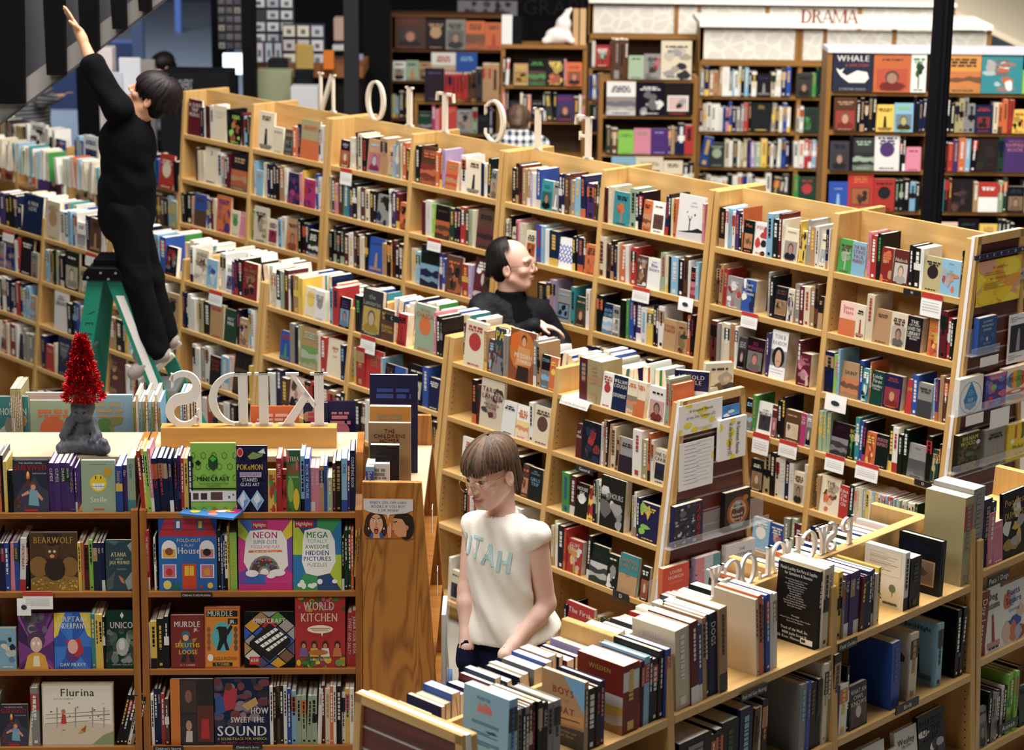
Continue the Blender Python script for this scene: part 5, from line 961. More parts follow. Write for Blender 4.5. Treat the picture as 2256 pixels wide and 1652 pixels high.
def add_hand(S, w, d, nrm, sc_=1.0, curl=(.15, .2, .2, .25), side=1, spread=.10):
    """hand from the wrist w towards d; nrm = direction the palm faces; side +1: thumb on the d x nrm side"""
    w = np.array(w, float); d = np.array(d, float); d /= np.linalg.norm(d); n = np.array(nrm, float); n -= d * (n @ d); n /= np.linalg.norm(n); s_ = np.cross(d, n) * side
    k = sc_; R = np.stack([s_, n, d], 1)
    S.cap(w - d * .03 * k, w + d * .02 * k, .024 * k, .023 * k, .02); S.ell(w + d * .052 * k, np.array((.038, .015, .048)) * k, .012, R)
    for i, (off, ln, r) in enumerate(((.027, .070, .0085), (.009, .080, .009), (-.009, .074, .0087), (-.026, .058, .0075))):
        a = w + (d * .088 + s_ * off) * k; dd = d + s_ * (off / .027 * spread); dd /= np.linalg.norm(dd); ang = 0
        for f, rr in ((.42, 1), (.32, .92), (.26, .82)):
            ang += curl[i]; v = dd * math.cos(ang) + n * math.sin(ang); b = a + v * ln * f * k; S.cap(a, b, r * rr * k, r * rr * .93 * k, .004); a = b
    a = w + (d * .022 + s_ * .026) * k; v = d * .62 + s_ * .62 + n * .42; v /= np.linalg.norm(v); b = a + v * .040 * k; S.cap(a, b, .012 * k, .0105 * k, .008)
    v = d * .86 + s_ * .25 + n * .42; v /= np.linalg.norm(v); S.cap(b, b + v * .032 * k, .010 * k, .008 * k, .004)
def fold(amp, fr, seed=0):
    return lambda X, Y, Zz: amp * (np.sin(X * fr * 1.3 + Zz * fr * .8 + seed + 1.7 * np.sin(Zz * fr * .5)) * np.sin(Y * fr * .9 - Zz * fr * .45 + seed * 2))
def cloth(name, col, rough=.85, sc_=120, st=.25, col2=None):
    m = mat(name, col, rough); m.node_tree.nodes['Principled BSDF'].inputs['Specular IOR Level'].default_value = .12; L = m.node_tree.links; b = m.node_tree.nodes['Principled BSDF']
    tc = N(m, 'ShaderNodeTexCoord'); nz = N(m, 'ShaderNodeTexNoise'); nz.inputs['Scale'].default_value = sc_; nz.inputs['Detail'].default_value = 3
    bp = N(m, 'ShaderNodeBump'); bp.inputs['Strength'].default_value = st; bp.inputs['Distance'].default_value = .01
    n2 = N(m, 'ShaderNodeTexNoise'); n2.inputs['Scale'].default_value = 14; n2.inputs['Detail'].default_value = 6; ad = N(m, 'ShaderNodeMath', operation='ADD')
    L.new(tc.outputs['Object'], nz.inputs['Vector']); L.new(tc.outputs['Object'], n2.inputs['Vector']); L.new(nz.outputs['Fac'], ad.inputs[0]); L.new(n2.outputs['Fac'], ad.inputs[1]); L.new(ad.outputs[0], bp.inputs['Height']); L.new(bp.outputs['Normal'], b.inputs['Normal'])
    return m
def skin_mat():
    m = attr_mat('skin', .5); b = m.node_tree.nodes['Principled BSDF']; b.inputs['Subsurface Weight'].default_value = .08; b.inputs['Subsurface Radius'].default_value = (.02, .008, .004); return m
M_SKIN = skin_mat()
def V3(p): return np.array(tuple(p), float)
M_STRAND = attr_mat('hair_strand', .5); M_STRAND.node_tree.nodes['Principled BSDF'].inputs['Specular IOR Level'].default_value = .25
HAIRB = mat('hair_brown', '584537', .45); HAIRD = mat('hair_dark', '120d0c', .6)
# ---- young man in the sleeveless shirt
def young_man():
    Y = 8.42; A = lambda x, y, dy=0: V3(atY(x, y, Y + dy))
    root = tag(bpy.data.objects.new('tmp', None), '', '')
    hc = A(1080, 1044); yaw, pit = math.radians(-42), math.radians(13); R = head_R(yaw, pit, math.radians(-4)); hs = 1.06
    shR, shL = A(1048, 1160, .10), A(1178, 1182, -.10); nb = A(1108, 1146, .03); hipc = A(1112, 1440, .03)
    z0 = 0.0; fy = np.array((math.sin(yaw), -math.cos(yaw), 0)); sx = np.array((math.cos(yaw), math.sin(yaw), 0))
    elL, wrL = A(1203, 1330, -.10), A(1132, 1420, -.22); elR, wrR = A(1030, 1300, .02), A(1028, 1400, -.08)
    hL, hR = hipc + sx * .10, hipc - sx * .10
    kL, kR = np.array((hL[0] - .01, hL[1] - .04, .46)), np.array((hR[0] - .03, hR[1] - .05, .46)); aL, aR = np.array((hL[0], hL[1], .07)), np.array((hR[0] - .03, hR[1] - .02, .07))
    S = Sdf((-.62, Y - .5, 0), (.5, Y + .5, 1.85), .014, [(hc - .15, hc + .15, .0042)])
    add_head(S, hc, R, hs)
    S.cap(hc + R @ np.array((0, .045, -.07)), nb - np.array((0, 0, .03)), .050, .056, .02); S.cap(nb - np.array((0, 0, .17)), hipc, .10, .11, .05)
    S.cap(shR, shL, .045, .045, .05)
    for sh, el, wr in ((shL, elL, wrL), (shR, elR, wrR)):
        S.cap(sh, el, .052, .039, .03); m_ = el + (wr - el) * .3; S.cap(el, m_, .039, .041, .02); S.cap(m_, wr, .041, .028, .02); S.cap(wr, wr + (wr - el) * .25, .028, .034, .02)
    for h, k_, a in ((hL, kL, aL), (hR, kR, aR)): S.cap(h, k_, .075, .05, .03); S.cap(k_, a, .05, .035, .02)
    body = S.build('person', M_SKIN, None, head_colors(hc, R, 'ecc4b2', 'bd6f66', hs))
    tag(body, 'person in a cream sleeveless shirt and round glasses, hands in pockets', 'person')
    eyes(body, hc, R, hs, '6a5038'); glasses(body, hc, R, mat('gold_wire', 'c9a878', .25, .9), .025, hs)
    hair_cap(body, hc, R, HAIRB, [((0, -.066, 0), (0, -1, -.35)), ((0, 0, -.07), (0, .2, -1)), ((0, .035, .022), (0, -1, -1))], hs)
    def sp(az):
        a = abs(az)
        if a < .9: return (.042 + .01 * a, .0, .14)
        if a < 1.72: return (.024, .0, .08)
        return (-.02, .11 * min(1, (a - 1.5) / .5), .10)
    strands(body, hc, R, HAIRB, sp, 3, hs, .0075)
    # shirt
    T = Sdf((-.5, Y - .42, .8), (.42, Y + .42, 1.62), .011)
    hem = A(1118, 1420)
    T.cap(shR, shL, .066, .066, .05); T.cap(nb - np.array((0, 0, .03)), nb - np.array((0, 0, .12)), .075, .09, .05)
    cc = (shR + shL) / 2 - np.array((0, 0, .16)); RR = np.stack([sx, -fy, [0, 0, 1]], 1)
    T.ell(cc, (.180, .130, .22), .06, RR); T.ell(cc - np.array((0, 0, .24)) + fy * .01 + sx * .02, (.200, .150, .26), .06, RR); T.ell(hipc + np.array((0, 0, .04)) + sx * .03, (.235, .19, .24), .05, RR)
    T.disp(lambda X, Y, Zz: .011 * np.sin((X * sx[0] + Y * sx[1]) * 26 + Zz * 17 + 1.2 * np.sin(Zz * 12)) * np.clip((1.42 - Zz) * 3, 0, 1) + .004 * np.sin(X * 70 + Zz * 38) * np.sin(Y * 60 - Zz * 30))
    hz = A(1060, 1376)[2]; T.cut((hipc[0], hipc[1], hz - .02), (.10, .05, -1))
    T.cap(hc + R @ np.array((0, .03, -.07)), nb + np.array((0, 0, .0)), .060, .064, 0, 's')
    for sh, el in ((shL, elL), (shR, elR)):
        d = (el - sh) / np.linalg.norm(el - sh); T.cap(sh + d * .075 + sx * (.05 if sh is shL else -.05), el, .062, .062, .0, 's')
    sm = cloth('washed_cotton', 'f5f0e4', .9, 160, .10); shirt = T.build('shirt', sm, body, smooth=2)
    # neck rib and faded print
    mb = MB(); up = (hc - nb); up /= np.linalg.norm(up); a_ = np.cross(up, fy); a_ /= np.linalg.norm(a_); b_ = np.cross(up, a_)
    mb.tube([tuple(nb + up * (.012 - .012 * math.cos(t)) + fy * .006 + a_ * .066 * math.sin(t) - b_ * .066 * math.cos(t)) for t in np.linspace(0, 2 * PI, 33)], .0085, 8, cap=False); mb.build('neck_rib', sm, body, smooth=True)
    me_ = shirt.data; import mathutils.bvhtree as bt
    bv = bt.BVHTree.FromPolygons([v.co for v in me_.vertices], [p.vertices[:] for p in me_.polygons]); mb = MB()
    cen = A(1102, 1195); dirv = -Vector(fy)
    for i, ch in enumerate('UTAH'):
        vs, fs, w = text_polys(ch, .085, None, .10); k0 = i - 1.5
        def pl(a, b):
            o = Vector(cen) + Vector(sx) * (k0 * .068 + (a - w / 2) * .72) + Vector((0, 0, b - .04 - abs(k0 + .5) * .012 - i * .004)) + Vector(fy) * .6
            h = bv.ray_cast(o, dirv); return tuple((h[0] + Vector(fy) * .0035) if h[0] else o + dirv * .45)
        mb.add([pl(a, b) for a, b in vs], fs)
    mb.build('shirt_lettering', mat('faded_print', 'b9d8da', .9), body)
    # jeans, belt line, shoes
    J = Sdf((-.5, Y - .45, .02), (.42, Y + .42, 1.12), .013)
    J.ell(hipc - np.array((0, 0, .04)), (.205, .165, .22), .05, RR)
    for h, k_, a in ((hL, kL, aL), (hR, kR, aR)): J.cap(h - np.array((0, 0, .05)), k_, .098, .082, .04); J.cap(k_, a, .082, .085, .03)
    for wr, el in ((wrL, elL), (wrR, elR)): J.cap(wr + (wr - el) * .12, wr + (wr - el) * .3 - np.array((0, 0, .05)), .036, .045, .06)
    J.disp(fold(.004, 34)); J.cut((0, 0, hipc[2] + .15), (0, 0, 1));
    for wr, el in ((wrL, elL), (wrR, elR)): J.cap(el, wr + (wr - el) * .08, .034, .036, 0, 's')
    J.build('jeans', cloth('dark_denim', '141a34', .8, 160, .3), body)
    for a in (aL, aR):
        Q = Sdf(a - .2, a + .2, .012); Q.cap(a - np.array((0, 0, .02)), a + fy * .13 - np.array((0, 0, .03)), .045, .038, .03); Q.cut((0, 0, .004), (0, 0, -1)); Q.build('shoe', M_BLACK, body)
    bpy.data.objects.remove(root); return body
YM = young_man()
# ---- man in the black jacket between the rows
def jacket_man():
    Y = 12.05; A = lambda x, y, dy=0: V3(atY(x, y, Y + dy))
    hc = A(1130, 586); yaw = math.radians(78); R = head_R(yaw, math.radians(-6)); hs = 1.10
    ty = math.radians(34); fy = np.array((math.sin(ty), -math.cos(ty), 0)); sx = np.array((math.cos(ty), math.sin(ty), 0)); RR = np.stack([sx, -fy, [0, 0, 1]], 1)
    nb = A(1124, 640); shR, shL = A(1068, 680, -.06), A(1184, 690, .05); hipc = np.array((nb[0], nb[1] + .02, .95))
    elR, wrR = A(1082, 760, -.22), A(1186, 716, -.26); elL, wrL = A(1232, 752, .06), A(1248, 800, -.1)
    hL, hR = hipc + sx * .1, hipc - sx * .1
    S = Sdf((-.6, Y - .6, 0), (.75, Y + .55, 1.9), .015, [(hc - .15, hc + .15, .005), (wrR - .05, wrR + (.18, .12, .1), .005)])
    add_head(S, hc, R, hs); S.ell(hc + R @ np.array((0, -.02, -.115)), (.045, .045, .03), .03)
    S.cap(hc + R @ np.array((0, .04, -.06)), nb - np.array((0, 0, .03)), .056, .064, .02); S.cap(nb - np.array((0, 0, .18)), hipc, .11, .12, .05); S.cap(shR, shL, .05, .05, .05)
    for sh, el, wr in ((shL, elL, wrL), (shR, elR, wrR)): S.cap(sh, el, .05, .04, .03); S.cap(el, wr, .04, .028, .02)
    add_hand(S, wrR, A(1214, 722, -.27) - wrR, (.1, -.2, -1), 1.0, (.25, .3, .35, .4), -1)
    for h in (hL, hR): S.cap(h, (h[0], h[1], .08), .07, .04, .03)
    body = S.build('person', M_SKIN, None, head_colors(hc, R, 'e0b29e', 'b87a6c', hs)); tag(body, 'balding person in a black jacket and glasses looking along the shelf', 'person')
    eyes(body, hc, R, hs); glasses(body, hc, R, mat('thin_dark_wire', '3a322c', .3, .6), .023, hs)
    hair_cap(body, hc, R, HAIRD, [((0, .0, .02), (0, -1, .35)), ((0, 0, .118), (0, -.25, 1)), ((0, 0, -.085), (0, .2, -1))], hs, grow=.008)
    strands(body, hc, R, HAIRD, lambda az: (-.03, .075, .10) if abs(az) > 1.75 else (.2, 0, 0), 5, hs, .008)
    strands(body, hc, R, HAIRD, lambda az: (.085, 0, .01) if 1.3 < abs(az) < 1.9 else (.2, 0, 0), 8, hs, .003, 'comb_over')
    tee = Sdf((-.45, Y - .4, .9), (.6, Y + .4, 1.72), .013); tee.ell((shR + shL) / 2 - np.array((0, 0, .18)), (.19, .15, .28), .05, RR); tee.cap(nb - np.array((0, 0, .02)), nb - np.array((0, 0, .12)), .085, .1, .04); tee.cut((0, 0, nb[2] + .005), (0, 0, 1)); tee.build('tee_shirt', cloth('black_tee', '08080a', .95), body)
    T = Sdf((-.6, Y - .6, .75), (.75, Y + .55, 1.75), .014); cc = (shR + shL) / 2 - np.array((0, 0, .17))
    T.cap(shR, shL, .080, .076, .05); T.ell(cc, (.235, .165, .25), .06, RR); T.ell(cc - np.array((0, 0, .3)), (.245, .19, .3), .06, RR)
    T.cap(shR, elR, .088, .066, .04); T.cap(elR, wrR - (wrR - elR) * .05, .066, .046, .03); T.cap(shL, elL, .078, .068, .04); T.cap(elL, wrL, .07, .05, .03)
    T.disp(fold(.010, 24, 1)); p = cc + fy * .12; 
    T.cap(p + np.array((0, 0, .26)), p - np.array((0, 0, .5)), .055, .085, 0, 's'); T.cap(hc + R @ np.array((0, .03, -.07)), nb, .078, .088, 0, 's'); T.cut((0, 0, .8), (0, 0, -1))
    T.build('jacket', cloth('black_quilt', '15161a', .6, 40, .5), body, smooth=2)
    J = Sdf((-.4, Y - .3, .02), (.5, Y + .3, 1.0), .018); J.ell(hipc - np.array((0, 0, .05)), (.18, .14, .15), .05, RR)
    for h in (hL, hR): J.cap(h, (h[0], h[1], .06), .1, .08, .04)
    J.build('trousers', cloth('black_trousers', '0e0e12', .9), body)
    mb = MB(); q = cc + fy * .205 + sx * .055 + np.array((0, 0, .05)); mb.box((q[0] - .012, q[1] - .012, q[2] - .03), (q[0] + .008, q[1] + .004, q[2] + .03)); mb.build('badge', mat('orange_badge', 'c07048', .5), body)
jacket_man()
# ---- person in black on the ladder, reaching up
def ladder_person():
    Y = 11.75; A = lambda x, y, dy=0: V3(atY(x, y, Y + dy))
    hc = A(332, 214, .02); R = head_R(math.radians(-98), math.radians(-34), 0); hs = 1.02
    nb = A(296, 258); shL, shR = A(258, 236, -.12), A(300, 262, .16); hipc = A(276, 452, .02)
    elL, wrL = A(207, 150, -.10), A(176, 74, -.06); 
    elR, wrR = A(318, 330, .22), A(300, 400, .2)
    k1, k2 = A(302, 620, -.10), A(330, 618, .08); a1, a2 = A(344, 768, -.10), A(362, 738, .08)
    fy = np.array((-.97, -.24, 0)); sx = np.array((.24, -.97, 0)); RR = np.stack([sx, -fy, [0, 0, 1]], 1)
    S = Sdf(np.array((-3.0, Y - .5, .9)), np.array((-1.5, Y + .55, 3.4)), .016, [(hc - .15, hc + .15, .0055), (wrL + (-.16, -.08, -.04), wrL + (.06, .08, .2), .005)])
    add_head(S, hc, R, hs); S.cap(hc + R @ np.array((0, .03, -.06)), nb, .05, .055, .03); S.cap(nb + (hipc - nb) * .25, hipc, .08, .09, .05); S.cap(shR, shL, .04, .04, .04)
    for sh, el, wr in ((shL, elL, wrL), (shR, elR, wrR)): S.cap(sh, el, .043, .036, .03); S.cap(el, wr, .038, .022, .02)
    add_hand(S, wrL, A(146, 22, -.04) - wrL, (-.5, -.3, -.3), .95, (.04, .03, .03, .05), 1, .03)
    for h, k_, a in ((hipc + sx * .08, k1, a1), (hipc - sx * .08, k2, a2)): S.cap(h, k_, .06, .045, .03); S.cap(k_, a, .045, .03, .02)
    body = S.build('person', M_SKIN, None, head_colors(hc, R, 'd9a17e', 'a8604f', hs)); tag(body, 'person in black standing on the ladder with one arm stretched up', 'person')
    eyes(body, hc, R, hs, '2a1a12')
    hair_cap(body, hc, R, HAIRD, [((0, -.035, 0), (0, -1, -.15)), ((0, 0, -.085), (0, .1, -1))], hs, grow=.012)
    strands(body, hc, R, mat('hair_plum', '1a1215', .4), lambda az: (.035, 0, .15) if abs(az) < .8 else (-.04, .05, .28), 9, hs, .009)
    T = Sdf(np.array((-2.75, Y - .45, 1.75)), np.array((-1.6, Y + .5, 3.15)), .014)
    cc = (nb + hipc) / 2
    T.cap(shR, shL, .062, .062, .05); T.ell(nb + (hipc - nb) * .3 + fy * .02, (.16, .15, .18), .06, RR); T.ell(nb + (hipc - nb) * .68, (.155, .135, .2), .06, RR); T.cap(nb + (hipc - nb) * .8, hipc - np.array((0, 0, .06)), .150, .155, .05)
    T.cap(shL, elL, .075, .060, .04); e2 = elL + (wrL - elL) * .10; T.cap(elL, e2, .062, .064, .01); T.cap(shR, elR, .07, .055, .04); T.cap(elR, wrR, .055, .045, .03)
    T.disp(fold(.007, 28, 2)); T.cut(hipc - np.array((0, 0, .09)), (-.5, 0, -1)); T.cap(hc, nb + np.array((0, 0, .02)), .05, .058, 0, 's')
    T.build('sweater', cloth('black_knit', '0a0a0d', .95, 140, .5), body, smooth=2)
    J = Sdf(np.array((-2.6, Y - .4, 1.1)), np.array((-1.6, Y + .45, 2.3)), .014); J.ell(hipc - np.array((0, 0, .05)), (.155, .15, .17), .05, RR)
    for h, k_, a in ((hipc + sx * .075, k1, a1), (hipc - sx * .075, k2, a2)): J.cap(h - np.array((0, 0, .03)), k_, .108, .080, .04); J.cap(k_, a, .078, .074, .03)
    J.disp(fold(.006, 30, 4)); J.build('trousers', cloth('black_twill', '09090c', .9), body, smooth=2)
    shm = cloth('grey_canvas', 'a09590', .8)
    for i, a in enumerate((a1, a2)):
        Q = Sdf(a - .26, a + .26, .009); d = np.array((-.62, -.12, -.50 if i == 0 else -.35)); d /= np.linalg.norm(d); h_ = a + np.array((.035, 0, -.01))
        Q.cap(a + np.array((0, 0, .03)), h_ - np.array((0, 0, .02)), .043, .045, .02); Q.cap(h_ - np.array((0, 0, .02)), h_ + d * .17, .042, .040, .03); Q.cap(h_ + d * .1, h_ + d * .2, .042, .036, .02)
        o = Q.build('shoe', shm, body)
        mb = MB(); s0 = np.array((0, 1, 0)); nn = np.cross(d, s0); 
        mb.tube([tuple(h_ + d * t - nn * (-.040) ) for t in (-.03, .05, .12, .2)], [.030, .034, .036, .028], 8); mb.build('sole', mat('pale_sole', 'd8cfc6', .7), o)
        mb = MB()
        for t in (.05, .08, .11): mb.tube([tuple(h_ + d * t - nn * .042 + s0 * .03), tuple(h_ + d * t - nn * .05), tuple(h_ + d * t - nn * .042 - s0 * .03)], .004, 5)
        mb.build('laces', M_WHITE, o)
ladder_person()
# ---- people further back
def simple_person(hx, hy, Y, label, top, hairm, yaw, sc_=1.0, body_yaw=None, pants='1a1c26', skin='d8a68e', arms=None, hunch=0):
    hc = V3(atY(hx, hy, Y)); R = head_R(yaw, 0.15); by = yaw if body_yaw is None else body_yaw; sx = np.array((math.cos(by), math.sin(by), 0)); fy = np.array((math.sin(by), -math.cos(by), 0)); RR = np.stack([sx, -fy, [0, 0, 1]], 1)
    nb = hc - np.array((0, 0, .15 if not hunch else .11)); hip = np.array((nb[0], nb[1], nb[2] - .52)); S = Sdf(np.array((hc[0] - .6, Y - .6, 0)), hc + np.array((.6, .6, .2)), .03, [(hc - .14, hc + .14, .008)])
    add_head(S, hc, R); S.cap(hc - np.array((0, 0, .06)), nb - np.array((0, 0, .04)), .055, .06, .03); S.cap(nb - np.array((0, 0, .16)), hip, .1, .11, .05)
    shs = [nb + sx * .17 * s_ - np.array((0, 0, .06)) for s_ in (-1, 1)]; js = []
    for i, sh in enumerate(shs):
        el = sh + np.array((0, 0, -.28)) + sx * (.06 if i else -.06); wr = el + fy * .2 + np.array((0, 0, -.02))
        if arms and arms[i]: el, wr = [V3(atY(*q)) for q in arms[i]]
        js.append((sh, el, wr)); S.cap(sh, el, .045, .038, .03); S.cap(el, wr, .04, .028, .02); add_hand(S, wr, wr - el, (0, 0, -1), 1.0, (.2, .2, .2, .2), 1)
    for s_ in (-1, 1): S.cap(hip + sx * .09 * s_, np.array((hip[0] + .09 * s_, hip[1], .08)), .07, .04, .03)
    b = S.build('person', M_SKIN, None, head_colors(hc, R, skin, 'a8665a')); tag(b, label, 'person'); eyes(b, hc, R)
    hair_cap(b, hc, R, hairm, [((0, -.05, 0), (0, -1, -.3)), ((0, 0, -.07), (0, .1, -1))], grow=.012)
    strands(b, hc, R, hairm, lambda az: (.035, 0, .05) if abs(az) < .9 else (-.03, .05, .06), 4, 1.0, .01)
    T = Sdf(np.array((hc[0] - .6, Y - .6, .6)), np.array((hc[0] + .6, Y + .6, hc[2])), .022); T.cap(shs[0], shs[1], .075, .075, .05); T.ell(nb - np.array((0, 0, .2)), (.2, .14, .22), .06, RR); T.ell(nb - np.array((0, 0, .42)), (.19, .15, .2), .06, RR)
    if hunch: T.ell(nb - fy * .07 + np.array((0, 0, -.03)), (.19, .15, .11), .05, RR)
    for sh, el, wr in js: T.cap(sh, el, .07, .056, .03); T.cap(el, wr - (wr - el) * .2, .056, .045, .03)
    T.cap(hc, nb + np.array((0, 0, .02)), .06, .066, 0, 's'); T.build('shirt', top, b)
    J = Sdf(np.array((hc[0] - .4, Y - .4, .02)), np.array((hc[0] + .4, Y + .4, hip[2] + .1)), .025); J.ell(hip, (.17, .14, .15), .05, RR)
    for s_ in (-1, 1): J.cap(hip + sx * .09 * s_, np.array((hip[0] + .09 * s_, hip[1], .07)), .095, .07, .04)
    J.build('trousers', cloth('pants_' + pants, pants), b); return b
def plaid():
    m = mat('plaid_cloth', 'e8e8ea', .9); L = m.node_tree.links; b = m.node_tree.nodes['Principled BSDF']; tc = N(m, 'ShaderNodeTexCoord'); sp = N(m, 'ShaderNodeSeparateXYZ'); L.new(tc.outputs['Object'], sp.inputs[0]); outs = []
    for ax_ in ('X', 'Z'):
        mu = N(m, 'ShaderNodeMath', operation='MULTIPLY'); mu.inputs[1].default_value = 2 * PI / .055; si = N(m, 'ShaderNodeMath', operation='SINE'); gt = N(m, 'ShaderNodeMath', operation='GREATER_THAN'); gt.inputs[1].default_value = 0.0
        L.new(sp.outputs[ax_], mu.inputs[0]); L.new(mu.outputs[0], si.inputs[0]); L.new(si.outputs[0], gt.inputs[0]); outs.append(gt)
    ad = N(m, 'ShaderNodeMath', operation='ADD'); L.new(outs[0].outputs[0], ad.inputs[0]); L.new(outs[1].outputs[0], ad.inputs[1]); dv = N(m, 'ShaderNodeMath', operation='MULTIPLY'); dv.inputs[1].default_value = .5; L.new(ad.outputs[0], dv.inputs[0])
    rp = N(m, 'ShaderNodeValToRGB'); rp.color_ramp.elements[0].color = (.8, .82, .85, 1); rp.color_ramp.elements[1].color = (.02, .025, .04, 1); L.new(dv.outputs[0], rp.inputs[0]); L.new(rp.outputs[0], b.inputs['Base Color']); return m
simple_person(1144, 272, 17.6, 'person in a black and white checked shirt seen from behind, browsing', plaid(), HAIRB, math.radians(172), hunch=1)
simple_person(357, 150, 20.5, 'dark haired person bent behind the black gift box counter', cloth('grey_top', '6a6a76'), HAIRD, math.radians(-60))
def striped():
    m = mat('striped_knit', '3a3b40', .9); L = m.node_tree.links; b = m.node_tree.nodes['Principled BSDF']; tc = N(m, 'ShaderNodeTexCoord'); w = N(m, 'ShaderNodeTexWave', bands_direction='Z'); w.inputs['Scale'].default_value = 9
    rp = N(m, 'ShaderNodeValToRGB'); rp.color_ramp.elements[0].color = (.03, .03, .035, 1); rp.color_ramp.elements[1].color = (.22, .22, .24, 1); L.new(tc.outputs['Object'], w.inputs['Vector']); L.new(w.outputs['Fac'], rp.inputs[0]); L.new(rp.outputs[0], b.inputs['Base Color']); return m
simple_person(66, 152, 19.6, 'person in a striped top half hidden by the staircase, forearm held out', striped(), HAIRD, math.radians(60), arms=[None, ((92, 225, 19.4), (134, 211, 19.3))], pants='20264a')
# ---------------------------------------------------------------- cut-out serif letters
def strip(mb, outer, inner, dep, closed=False):
    n = len(outer); vs = []
    for y in (-dep / 2, dep / 2):
        vs += [(p[0], y, p[1]) for p in outer] + [(p[0], y, p[1]) for p in inner]
    fs = []; m = 2 * n
    for i in range(n if closed else n - 1):
        j = (i + 1) % n
        fs += [(i, j, n + j, n + i), (m + i, m + n + i, m + n + j, m + j), (i, m + i, m + j, j), (n + i, n + j, m + n + j, m + n + i)]
    if not closed: fs += [(0, n, m + n, m), (n - 1, m + n - 1, m + 2 * n - 1, 2 * n - 1)]
    mb.add(vs, fs)
def arc(cx, cz, rx, rz, a0, a1, n=22): return [(cx + rx * math.cos(math.radians(a0 + (a1 - a0) * i / n)), cz + rz * math.sin(math.radians(a0 + (a1 - a0) * i / n))) for i in range(n + 1)]
def serif(ch, h, dep, mirror=False, wx=1.0):
    mb = MB(); T, t, s, sh = .17, .07, .07, .045
    def R(x0, z0, x1, z1): mb.prism([(x0, z0), (x1, z0), (x1, z1), (x0, z1)], -dep / 2, dep / 2, axis=1)
    def Q(*p): mb.prism(list(p), -dep / 2, dep / 2, axis=1)
    def stem(x, b=True, tp=True, w=T):
        R(x, 0, x + w, 1)
        if b: R(x - s, 0, x + w + s, sh)
        if tp: R(x - s, 1 - sh, x + w + s, 1)
    W = .8
    if ch == 'I': stem(.07); W = .29
    elif ch == 'F': stem(.07); R(.2, 1 - t, .62, 1); Q((.56, 1), (.62, 1), (.64, .76), (.60, .76)); R(.2, .49, .44, .55); R(.43, .42, .47, .62); W = .66
    elif ch == 'T': stem(.30, tp=False); R(.02, 1 - t, .73, 1); Q((.02, 1), (.08, 1), (.045, .78), (0, .78)); Q((.67, 1), (.73, 1), (.75, .78), (.705, .78)); W = .75
    elif ch == 'L': stem(.07); R(.2, 0, .60, t); Q((.54, 0), (.60, 0), (.63, .24), (.59, .24)); W = .64
    elif ch == 'H': stem(.07); stem(.60); R(.2, .48, .62, .545); W = .84
    elif ch == 'N': stem(.07, w=t); stem(.66, b=False, w=t); Q((.05, 1), (.22, 1), (.73, 0), (.60, 0)); W = .80
    elif ch == 'K': stem(.07); Q((.20, .40), (.26, .34), (.68, .96), (.60, .96)); Q((.32, .56), (.40, .66), (.84, 0), (.66, 0)); R(.52, 1 - sh, .76, 1); R(.6, 0, .90, sh); W = .9
    elif ch == 'Y': Q((.32, .5), (.48, .45), (.18, 1), (.02, 1)); Q((.34, .48), (.42, .42), (.70, 1), (.62, 1)); stem(.32, tp=False); mb.v = mb.v; R(-.04, 1 - sh, .24, 1); R(.56, 1 - sh, .78, 1); W = .76
    elif ch == 'O': strip(mb, arc(.42, .5, .42, .52, 0, 360, 40)[:-1], arc(.42, .5, .27, .465, 0, 360, 40)[:-1], dep, True); W = .84
    elif ch == 'D': stem(.07); strip(mb, arc(.28, .5, .50, .5, 90, -90), arc(.28, .5, .35, .435, 90, -90), dep); R(.2, 1 - t, .30, 1); R(.2, 0, .30, t); W = .80
    elif ch == 'P': stem(.07); strip(mb, arc(.30, .74, .34, .26, 90, -90), arc(.30, .74, .19, .20, 90, -90), dep); R(.2, 1 - t, .32, 1); R(.2, .48, .32, .54); W = .66
    elif ch == 'R': stem(.07); strip(mb, arc(.30, .75, .32, .25, 90, -90), arc(.30, .75, .18, .19, 90, -90), dep); R(.2, 1 - t, .32, 1); R(.2, .5, .34, .56); Q((.32, .52), (.46, .54), (.80, 0), (.63, 0)); R(.6, 0, .86, sh); W = .82
    elif ch == 'C' or ch == 'G':
        strip(mb, arc(.45, .5, .45, .52, 42, 318, 30), arc(.47, .5, .31, .465, 46, 314, 30), dep); Q((.76, .84), (.80, .86), (.80, .62), (.76, .68)); W = .82
        if ch == 'G': R(.62, .05, .77, .44); R(.54, .40, .86, .445)
        else: Q((.76, .14), (.81, .18), (.80, .30), (.77, .30))
    elif ch == 'A': Q((.0, 0), (.07, 0), (.43, 1), (.36, 1)); Q((.34, 1), (.46, 1), (.84, 0), (.68, 0)); R(.16, .30, .64, .36); R(-.06, 0, .15, sh); R(.6, 0, .92, sh); W = .86
    elif ch == 'M': stem(.07, w=t); stem(.86); Q((.04, 1), (.20, 1), (.56, .05), (.50, .05)); Q((.50, .05), (.56, .05), (.92, 1), (.84, 1)); W = 1.08
    elif ch == 'S':
        cl = arc(.36, .745, .24, .235, 25, 270, 18)[:-1] + arc(.36, .265, .26, .245, 90, -155, 18); n = len(cl); o_, i_ = [], []
        for i, p in enumerate(cl):
            a, b = cl[max(i - 1, 0)], cl[min(i + 1, n - 1)]; dx, dz = b[0] - a[0], b[1] - a[1]; l = math.hypot(dx, dz); w = .040 + .058 * math.exp(-((i / (n - 1) - .5) / .2) ** 2) + .012
            o_.append((p[0] - dz / l * w, p[1] + dx / l * w)); i_.append((p[0] + dz / l * w, p[1] - dx / l * w))
        strip(mb, o_, i_, dep); Q((.53, .97), (.58, .99), (.58, .70), (.54, .74)); Q((.08, .03), (.13, .01), (.13, .30), (.08, .33)); W = .66
    k = -1 if mirror else 1
